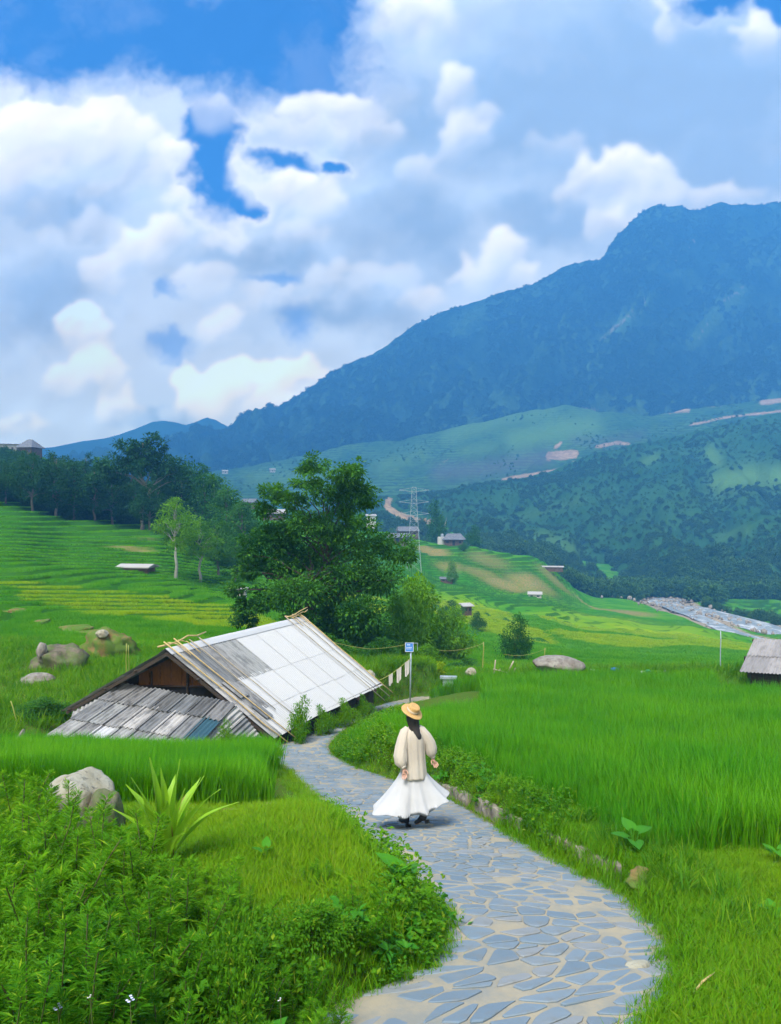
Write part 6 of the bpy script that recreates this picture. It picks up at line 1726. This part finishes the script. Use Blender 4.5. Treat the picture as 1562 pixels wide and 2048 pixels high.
# low concrete slab where the path leaves the field
p = at(897, 32.6, .38); mb = MB(); mb.box((0, 0, 0), (.75, .3, .10)); mb.box((0, 0, -.25), (.5, .2, .4)); tag(mb.build('slab', M['metal_post'], None, False, p, (0, 0, -.1)), 'pale flat slab at the far edge of the field beside the yellow shrub', 'slab')

# ------------------------------------------------------------------ far houses and the pylon
M['roof_grey'] = plain('grey_tiles', (0.17, 0.19, 0.22), 0.8, (0.10, 0.11, 0.13), 1.5, stretch=(1, 1, 3))
M['wall_white'] = plain('whitewash', (0.50, 0.50, 0.48), 0.9, (0.38, 0.38, 0.36), 1.0)
M['wall_wood'] = plain('brown_board_wall', (0.14, 0.09, 0.06), 0.9, (0.08, 0.055, 0.04), 1.0)
M['wall_grey'] = plain('grey_render', (0.26, 0.27, 0.27), 0.9, (0.18, 0.19, 0.19), 1.0)
M['window_dark'] = plain('dark_window', (0.03, 0.035, 0.045), 0.25, spec=0.5)
M['roof_pale'] = plain('pale_tin_roof', (0.38, 0.37, 0.36), 0.6, (0.36, 0.35, 0.34), 1.0)
def house(name, base, w, d, hw, hr, rz, roof, wall, label, hip=0.0, over=0.5, win=3, cat='house', lean=None):
    root = empty(name, base, rz); tag(root, label, cat)
    mb = MB(); mb.box((0, 0, hw / 2 - .6), (w, d, hw + 1.2)); mb.build('wall', M[wall], root)
    W, D = w / 2 + over, d / 2 + over; t = .14; mb = MB(); hx = W - hip
    if hr > 0:
        lo = [(-W, -D, hw), (W, -D, hw), (W, D, hw), (-W, D, hw), (-hx, 0, hw + hr), (hx, 0, hw + hr)]
    else:
        lo = [(-W, -D, hw), (W, -D, hw), (W, D, hw - hr), (-W, D, hw - hr), (-W, 0, hw - hr / 2), (W, 0, hw - hr / 2)]
    vs_ = lo + [(x, y, z + t) for x, y, z in lo]
    F = [(0, 1, 5, 4), (2, 3, 4, 5), (1, 2, 5), (3, 0, 4)]
    fs = [tuple(reversed(f)) for f in F] + [tuple(i + 6 for i in f) for f in F] + [(0, 1, 7, 6), (1, 2, 8, 7), (2, 3, 9, 8), (3, 0, 6, 9)]
    mb.add(vs_, fs); mb.build('roof', M[roof], root)
    for k in range(win):
        x = -w / 2 + w * (k + .5) / win
        if k == 1 and win >= 3:
            mb = MB(); mb.box((x, -d / 2 - .03, .95), (1.0, .10, 1.9)); mb.build('door', M['window_dark'], root)
        else:
            mb = MB(); mb.box((x, -d / 2 - .03, hw * .58), (w / win * .4, .10, hw * .34)); mb.build('window', M['window_dark'], root)
    return root
hp = at(908, 288, .3); h1 = house('wooden_house', hp, 7.2, 4.6, 2.2, 2.2, R(-8), 'roof_grey', 'wall_wood', 'brown wooden house with a broad grey hipped roof on the green spur', 1.9, .9)
mb = MB(); mb.box((-5.0, .2, 1.3), (2.6, 3.4, 3.8)); mb.build('annex', M['wall_white'], h1); mb = MB(); mb.lathe([(.55, 0), (.6, .1), (.6, 1.0), (.15, 1.2)], 10, (-4.6, .2, 3.25), True); mb.build('water_tank', M['metal_post'], h1)
house('village_house', at(815, 292, .5), 7.5, 4.5, 1.8, 1.7, R(14), 'roof_grey', 'wall_wood', 'long grey roofed house partly behind the lattice pylon', .3, .6)
house('village_house', at(800, 262, .2), 6.5, 4.5, 1.8, 1.5, R(-25), 'roof_grey', 'wall_wood', 'grey gabled house at the right shoulder of the big bushy tree', 0, .6)
house('village_house', at(548, 300, 3), 9, 4.5, 1.6, 1.6, R(10), 'roof_pale', 'wall_wood', 'pale roofed house seen left of the big bushy tree', 0, .5)
house('village_house', at(500, 310, 4), 6, 4, 1.6, 1.5, R(-20), 'roof_grey', 'wall_wood', 'small grey house behind the hillside trees, left of the big bushy tree', 0, .5)
house('village_house', at(742, 300, 3), 3.6, 4, 3.8, -.6, R(5), 'roof_pale', 'wall_white', 'tiny tall white house right beside the big bushy tree top', 0, .4, 2)
house('farm_shed', at(1070, 214, .2), 3.6, 2.4, 1.0, .65, R(-12), 'roof_pale', 'wall_white', 'tiny white shed alone in the green valley fields', 0, .3, 2, 'shed')
house('farm_shed', at(275, 91, .15), 3.6, 2.0, .55, .30, R(-9), 'roof_pale', 'wall_wood', 'low pale roofed shed at the foot of the pale leaved tree', 0, .4, 0, 'shed')
house('farm_shed', at(933, 124, .3), 1.4, 1.1, 1.3, -.3, R(20), 'roof_pale', 'wall_wood', 'little terrace shed with a pale slab roof', 0, .35, 2, 'shed')
house('farm_shed', at(1095, 272, .6), 11.0, 1.6, .45, .35, R(-10), 'roof_pale', 'wall_wood', 'long low pale shed on the crest of the green spur', 0, .3, 0, 'shed')
house('farm_shed', at(893, 215, .6), 3.4, 1.8, .8, .5, R(-6), 'roof_grey', 'wall_wood', 'grey roofed shed beneath the brown slope', 0, .3, 2, 'shed')
house('farm_shed', at(478, 84, .3), 1.6, 1.2, .7, .2, R(3), 'roof_pale', 'wall_white', 'tiny pale shed roof left of the big bushy tree', 0, .25, 2, 'shed')
sk = P3(24, 906, 255); house('hilltop_house', sk + Vector((0, 0, -1.2)), 6.5, 5, 4.0, -.4, R(12), 'roof_grey', 'wall_grey', 'pale flat roofed block on the left skyline', 0, .3, 4)
house('hilltop_house', P3(60, 906, 250) + Vector((0, 0, -1.2)), 5.5, 5, 2.8, 2.9, R(-15), 'roof_grey', 'wall_wood', 'pointed dark roofed house on the left skyline', 2.6, .7)
for k, (px, py, Y, lab) in enumerate([(1545, 940, 800, 'white roofed house in the clearing of the forested hill'), (1528, 936, 810, 'smaller white house left in the clearing of the forested hill'), (545, 940, 1000, 'far white house at the foot of the mountain, above the big bushy tree'), (450, 943, 1000, 'faint far white house at the foot of the mountain, left')]):
    house('distant_house', P3(px, py, Y) + Vector((0, 0, -2.0)), 7, 5, 2.4, 1.6, R(8 * k), 'roof_pale', 'wall_white', lab, 0, .6, 3)

def build_pylon():
    Y = 208.0; b = at(828, Y); Ht = -(968 - CY) / F_PX * Y - b.z
    root = empty('lattice_pylon', b); tag(root, 'tall thin grey lattice pylon standing right of the big bushy tree', 'pylon')
    wd = lambda z: 1.5 * (1 - z / Ht) ** 1.2 + .55
    lv = [0]; z = 0
    while z < Ht - 1: z += max(1.3, wd(z) * 1.5); lv.append(min(z, Ht))
    for sx, sy in ((-1, -1), (1, -1), (1, 1), (-1, 1)):
        mb = MB(); mb.tube([(sx * wd(q), sy * wd(q), q) for q in lv], .040, 4); mb.build('leg', M['metal_post'], root)
    mb = MB()
    for a, c in zip(lv[:-1], lv[1:]):
        for (x0, y0), (x1, y1) in (((-1, -1), (1, -1)), ((1, -1), (1, 1)), ((1, 1), (-1, 1)), ((-1, 1), (-1, -1))):
            mb.tube([(x0 * wd(a), y0 * wd(a), a), (x1 * wd(c), y1 * wd(c), c)], .018, 3, False); mb.tube([(x1 * wd(a), y1 * wd(a), a), (x0 * wd(c), y0 * wd(c), c)], .018, 3, False)
            mb.tube([(x0 * wd(c), y0 * wd(c), c), (x1 * wd(c), y1 * wd(c), c)], .018, 3, False)
    o = mb.build('lattice', M['metal_post'], root); o['kind'] = 'stuff'
    for z in (Ht - 2.2, Ht - 5.5, Ht - 8.8):
        mb = MB(); mb.tube([(-4.2, 0, z + .5), (0, 0, z), (4.2, 0, z + .5)], .06, 4); mb.tube([(-4.2, 0, z + .5), (0, 0, z + 1.2), (4.2, 0, z + .5)], .04, 4); mb.build('cross_arm', M['metal_post'], root)
build_pylon()


# ------------------------------------------------------------------ the walking woman
M['skin'] = plain('skin', (0.50, 0.30, 0.22), 0.55, (0.46, 0.26, 0.19), 6.0)
M['hair'] = plain('black_hair', (0.012, 0.010, 0.010), 0.45, (0.025, 0.02, 0.018), 20.0, spec=0.4, stretch=(4, 4, .6))
def cloth_mat(name, c, trans, weave=90.0):
    m, t = new_mat(name); p = coord(t)
    n = t.noise(p, weave, 2.0); n2 = t.noise(p, 5.0, 4.0)
    cc = t.mix(t.smooth(n2, 0.3, 0.7), c, tuple(q * .92 for q in c))
    return finish(m, t, cc, 0.9, n, 0.15, 0.002, trans=trans, spec=0.1)
M['blouse'] = cloth_mat('cream_linen', (0.72, 0.66, 0.56), 0.4)
M['skirt'] = cloth_mat('white_skirt', (0.70, 0.71, 0.72), 0.4)
M['boot'] = plain('black_leather', (0.012, 0.013, 0.016), 0.4, (0.02, 0.021, 0.024), 8.0, spec=0.5)
def straw_mat():
    m, t = new_mat('straw'); p = coord(t); s = t.sep(p)
    rad = t.m('SQRT', t.m('ADD', t.m('MULTIPLY', s[0], s[0]), t.m('MULTIPLY', s[1], s[1])))
    w = t.m('SINE', t.m('MULTIPLY', t.m('ADD', rad, s[2]), 620.0))
    n = t.noise(p, 30.0, 4.0)
    c = t.mix(t.m('MULTIPLY_ADD', w, 0.2, n), (0.40, 0.24, 0.08), (0.56, 0.37, 0.15))
    return finish(m, t, c, 0.7, w, 0.4, 0.003, spec=0.2)
M['straw'] = straw_mat()
M['hat_band'] = plain('cream_band', (0.55, 0.46, 0.33), 0.8)

def skin_mesh(name, pts, edges, rad, root, mat, sub=2):
    me = bpy.data.meshes.new(name + '_cage'); me.from_pydata(pts, edges, [])
    o = bpy.data.objects.new(name + '_cage', me); col.objects.link(o)
    md = o.modifiers.new('skin', 'SKIN'); md.use_smooth_shade = True; md.branch_smoothing = 0.4
    for v, r in zip(me.skin_vertices[0].data, rad):
        v.radius = r if isinstance(r, tuple) else (r, r)
    for v in me.skin_vertices[0].data: v.use_root = False
    me.skin_vertices[0].data[root].use_root = True
    s = o.modifiers.new('sub', 'SUBSURF'); s.levels = sub; s.render_levels = sub
    dg = bpy.context.evaluated_depsgraph_get(); ev = o.evaluated_get(dg)
    out = bpy.data.meshes.new_from_object(ev); out.name = name
    bpy.data.objects.remove(o); bpy.data.meshes.remove(me)
    out.materials.clear(); out.materials.append(mat); out.polygons.foreach_set('use_smooth', [True] * len(out.polygons))
    return out

def loft(rows):
    mb = MB(); n = len(rows[0])
    return mb.add([q for r in rows for q in r], [(i * n + j, i * n + (j + 1) % n, (i + 1) * n + (j + 1) % n, (i + 1) * n + j) for i in range(len(rows) - 1) for j in range(n)])

def build_person():
    Y = 10.03; bx = (822 - CX) / F_PX * Y
    base = Vector((bx, Y, float(zpath(Y)) + 0.022))
    root = empty('person', base); root.scale = (.955, .955, .955); root.rotation_euler = (0, 0, R(12)); tag(root, 'woman in straw hat, cream blouse and long white skirt walking on the stone path', 'person')
    pts = []; rad = []; edges = []
    def v(p, r, link_to=None):
        pts.append(tuple(p)); rad.append(r)
        if link_to is not None: edges.append((link_to, len(pts) - 1))
        return len(pts) - 1
    pel = v((0.02, 0, .90), (.135, .11)); sp = v((0.02, .01, 1.04), (.115, .09), pel); ch = v((0.03, .0, 1.22), (.135, .10), sp); up = v((0.035, .0, 1.33), (.10, .075), ch)
    nk = v((0.035, .012, 1.40), .047, up); nk2 = v((0.03, .025, 1.445), .045, nk); hd = v((0.02, .045, 1.50), (.078, .085), nk2); hd2 = v((0.015, .05, 1.57), (.083, .092), hd); hd3 = v((0.012, .045, 1.63), (.058, .066), hd2)
    # arms
    hands = []
    for sx, sh, el, wr, tipd in ((-1, (-.105, 0, 1.335), (-.175, -.05, 1.10), (-.145, -.17, .875), Vector((.05, -.10, -1))), (1, (.185, 0, 1.33), (.29, -.01, 1.12), (.315, -.03, .95), Vector((.35, -.1, -1)))):
        a = v(sh, .052, up); b = v(tuple((Vector(sh) + Vector(el)) / 2), .045, a); e = v(el, .038, b); f = v(tuple((Vector(el) * .45 + Vector(wr) * .55)), .033, e); w = v(wr, (.024, .020), f)
        d = tipd.normalized(); sd = Vector((0, -1, 0)).cross(d).normalized() * 1.0; fr = d.cross(sd)
        palm = Vector(wr) + d * .045; pm = v(palm, (.036, .019), w); kn = palm + d * .035; k0 = v(kn, (.037, .016), pm)
        for k, (off, ln, cu) in enumerate(((-.030, .062, .5), (-.010, .072, .6), (.010, .068, .7), (.029, .054, .8))):
            r0 = v(kn + sd * off * .9 + d * .006, .0105, k0); p = kn + sd * off + d * .008; dd = d.copy(); last = r0
            for q in range(3):
                dd = (dd * math.cos(cu * .55) + fr * math.sin(cu * .55) * 1.0).normalized(); p = p + dd * ln * (.45, .32, .23)[q]; last = v(p, (.0095, .0088, .007)[q], last)
        t0 = v(palm + sd * (-.036) * sx - d * .012, .012, pm); t1 = v(palm + sd * (-.050) * sx + d * .018 + fr * .012, .0105, t0); v(palm + sd * (-.046) * sx + d * .044 + fr * .02, .008, t1)
    # legs: the left foot stands, the right one trails with the heel raised
    for hp_, kn_, ank, ball, toe in (((-.065, 0, .84), (-.075, .03, .48), (-.065, .0, .085), (-.10, .085, .03), (-.13, .13, .028)), ((.105, 0, .84), (.125, .0, .47), (.165, -.10, .155), (.085, -.055, .055), (.045, -.035, .03))):
        a = v(hp_, .085, pel); b = v(tuple((Vector(hp_) + Vector(kn_)) / 2), .068, a); c = v(kn_, .050, b); d = v(tuple(Vector(kn_).lerp(Vector(ank), .4)), .047, c); e = v(ank, .033, d); f = v(ball, (.036, .026), e); v(toe, (.028, .020), f)
    link('body', skin_mesh('body', pts, edges, rad, pel, M['skin']), root)
    # face, turned away to the far left
    fd = Vector((-.55, .83, -.05)).normalized(); fs_ = Vector((.83, .55, 0)); hc = Vector((.015, .05, 1.55))
    for s in (-1, 1):
        mb = MB(); mb.lathe([(.001, -.012), (.012, -.004), (.012, .004), (.001, .012)], 8); e = mb.build('eye', M['hair'], root, True, hc + fd * .082 + fs_ * .03 * s + Vector((0, 0, .012)))
        mb = MB(); mb.lathe([(.004, -.03), (.012, -.012), (.014, .012), (.006, .03)], 8); mb.build('ear', M['skin'], root, True, hc + fs_ * .084 * s - fd * .005)
    mb = MB(); c = hc + fd * .082; mb.add([c + Vector((0, 0, .03)), c + fs_ * .014 + Vector((0, 0, -.018)), c - fs_ * .014 + Vector((0, 0, -.018)), c + fd * .028 + Vector((0, 0, -.012))], [(0, 1, 3), (0, 3, 2), (1, 2, 3)]); mb.build('nose', M['skin'], root, True)
    mb = MB(); c = hc + fd * .078 + Vector((0, 0, -.045)); mb.tube([c - fs_ * .022, c + fd * .008, c + fs_ * .022], [.003, .006, .003], 6); mb.build('mouth', plain('lips', (.42, .14, .12), .5), root, True)
    # hair: cap and a long gathered length swinging to the right
    rows = []
    for z, cx, cy_, rx, ry in ((1.655, .012, .04, .03, .03), (1.63, .012, .036, .072, .076), (1.57, .018, .030, .094, .094), (1.50, .022, .018, .093, .088), (1.44, .028, .0, .088, .066), (1.385, .036, -.03, .082, .044), (1.33, .055, -.068, .064, .032), (1.29, .078, -.086, .054, .030), (1.25, .092, -.090, .036, .022), (1.225, .098, -.089, .012, .010)):
        row = []
        for k in range(28):
            a = 2 * math.pi * k / 28; w = 1 + .05 * math.sin(9 * a + z * 14) + .03 * math.sin(17 * a)
            cut = 1.0
            dirn = Vector((math.cos(a), math.sin(a), 0)); face = max(0, dirn.dot(Vector((-.55, .83, 0)))) if z < 1.6 else 0
            cut = 1 - .42 * face ** 1.5
            row.append((cx + rx * w * cut * math.cos(a), cy_ + ry * w * cut * math.sin(a), z))
        rows.append(row)
    b = loft(rows); b.add(rows[0], [tuple(range(27, -1, -1))]); b.add(rows[-1], [tuple(range(28))]); b.build('hair', M['hair'], root, True)
    # blouse: body with gathers from the neckline
    n = 64; rows = []
    prof = [(1.405, .036, .008, .060, .056, 0), (1.385, .035, .004, .085, .070, .2), (1.35, .034, 0, .122, .085, .5), (1.30, .034, 0, .150, .105, .8), (1.22, .034, 0, .170, .118, 1), (1.10, .034, 0, .166, .122, 1.2), (.95, .034, -.005, .168, .135, 1.2), (.80, .034, -.008, .180, .156, 1.1), (.72, .034, -.010, .190, .172, 1.0), (.690, .034, -.010, .192, .176, 1.0), (.685, .034, -.010, .182, .166, .9), (.73, .034, -.01, .172, .156, .7)]
    for z, cx, cy_, rx, ry, f in prof:
        row = []
        for k in range(n):
            a = 2 * math.pi * k / n; w = 1 + f * (.030 * math.sin(11 * a + 1.1 * math.sin(z * 5)) + .018 * math.sin(19 * a + z * 3))
            row.append((cx + rx * w * math.cos(a), cy_ + ry * w * math.sin(a), z + (.012 * math.sin(3 * a) if z < .71 else 0)))
        rows.append(row)
    blouse = loft(rows).build('blouse', M['blouse'], root, True)
    def sleeve(path, radii, seed):
        P = [Vector(p) for p in path]; rows = []; m = 36
        for i, (p, r) in enumerate(zip(P, radii)):
            d = (P[min(i + 1, len(P) - 1)] - P[max(i - 1, 0)]).normalized(); u = Vector((0, -1, 0)); u = (u - d * u.dot(d)).normalized(); w = d.cross(u)
            rows.append([p + (u * math.cos(2 * math.pi * k / m) + w * math.sin(2 * math.pi * k / m)) * r * (1 + (.05 * math.sin(7 * 2 * math.pi * k / m + seed + i * .5) + .03 * math.sin(12 * 2 * math.pi * k / m - i)) * (1 if r > .05 else .5)) for k in range(m)])
        o = loft(rows).build('sleeve', M['blouse'], blouse, True)
        q = P[-1]; d = (P[-1] - P[-2]).normalized(); u = d.orthogonal().normalized(); w = d.cross(u); r = radii[-1]
        loft([[q + d * h + (u * math.cos(2 * math.pi * k / 20) + w * math.sin(2 * math.pi * k / 20)) * rr for k in range(20)] for h, rr in ((-.012, r * 1.0), (-.005, r * 1.15), (.018, r * 1.1), (.02, r * .9))]).build('cuff', M['blouse'], blouse, True)
    sleeve([(-.045, 0, 1.385), (-.085, -.005, 1.335), (-.122, -.03, 1.24), (-.158, -.06, 1.13), (-.176, -.095, 1.03), (-.172, -.13, .945), (-.155, -.155, .905), (-.147, -.165, .89)], [.040, .066, .078, .086, .094, .088, .058, .034], 1.0)
    sleeve([(.11, 0, 1.385), (.155, 0, 1.335), (.215, -.005, 1.25), (.265, -.01, 1.16), (.288, -.015, 1.08), (.295, -.02, 1.01), (.305, -.026, .975), (.312, -.03, .96)], [.040, .064, .074, .080, .084, .078, .052, .032], 2.3)
    # skirt: flung wide at both sides, lifted at the right
    n = 96; rows = []
    for i in range(15):
        q = i / 14; row = []
        for k in range(n):
            a = 2 * math.pi * k / n; ca, sa = math.cos(a), math.sin(a)
            wl = max(0, -ca) ** 2.2; wr = max(0, ca) ** 2.2; fr = max(0, -sa) ** 1.5; bk = max(0, sa) ** 1.5
            hem_r = .31 + .27 * wl + .22 * wr + .02 * fr + .06 * bk
            hem_z = .20 + .06 * wl + .20 * wr + .06 * bk + .05 * fr
            fold = q ** 1.3 * (.050 * math.sin(8 * a + .7 * math.sin(2 * a)) + .026 * math.sin(15 * a + 1.3))
            r = .118 + (hem_r - .118) * (q ** 1.55) + fold * .55 * q
            z = .93 + (hem_z - .93) * q + .02 * q * math.sin(7 * a)
            row.append((.02 + r * ca, r * sa * .92 - .01, z))
        rows.append(row)
    inner = [[(x * .995, y * .995, z + .003) for x, y, z in r] for r in reversed(rows)]
    loft(rows + inner).build('skirt', M['skirt'], root, True)
    # boots
    for ank, shin, ball, toe, rz in (((-.065, .0, .085), (-.068, .008, .24), (-.10, .085, .042), (-.14, .145, .034), 0), ((.165, -.10, .155), (.150, -.06, .30), (.088, -.055, .068), (.040, -.032, .036), 1)):
        P = []; Rr = []; E = []
        for p, r in ((shin, .052), (ank, .046), (ball, (.046, .036)), (toe, (.032, .026))):
            P.append(p); Rr.append(r)
            if len(P) > 1: E.append((len(P) - 2, len(P) - 1))
        a, s, bl = Vector(ank), Vector(shin), Vector(ball); ax = (a - s).normalized(); fwd = (bl - a); fwd = (fwd - ax * fwd.dot(ax)).normalized()
        heel = a + ax * .045 - fwd * .035; P.append(tuple(heel)); Rr.append((.034, .030)); E.append((1, 4))
        bo = link('boot', skin_mesh('boot', P, E, Rr, 1, M['boot']), root)
        mb = MB(); hb = heel + ax * .030; q = Matrix((fwd.cross(ax), fwd, ax)).transposed(); mb.box(hb, (.055, .055, .045), q); mb.build('heel', M['boot'], bo)
    # straw boater, tilted back to the right
    hat = empty('hat', (.026, .014, 1.618)); hat.parent = root; hat.scale = (.93, .93, .95)
    axis = Vector((.34, -.40, .85)).normalized(); hat.rotation_mode = 'QUATERNION'; hat.rotation_quaternion = axis.to_track_quat('Z', 'Y')
    rows = []; n = 56
    for r, z in ((.088, -.004), (.10, 0), (.13, -.004), (.165, -.010), (.178, -.014), (.180, -.018), (.176, -.021), (.13, -.012), (.088, -.012)):
        rows.append([(r * math.cos(2 * math.pi * k / n) * 1.0, r * math.sin(2 * math.pi * k / n) * .97, z + .010 * (r / .18) ** 3 * math.sin(2 * 2 * math.pi * k / n + .6)) for k in range(n)])
    loft(rows).build('brim', M['straw'], hat, True)
    mb = MB(); mb.lathe([(.094, -.006), (.093, .03), (.089, .078), (.084, .088), (.075, .091), (.05, .089), (.0005, .088)], 40); mb.build('crown', M['straw'], hat, True)
    mb = MB(); mb.lathe([(.0955, .000), (.0975, .003), (.0960, .036), (.0935, .038)], 40); mb.build('band', M['hat_band'], hat, True)
build_person()
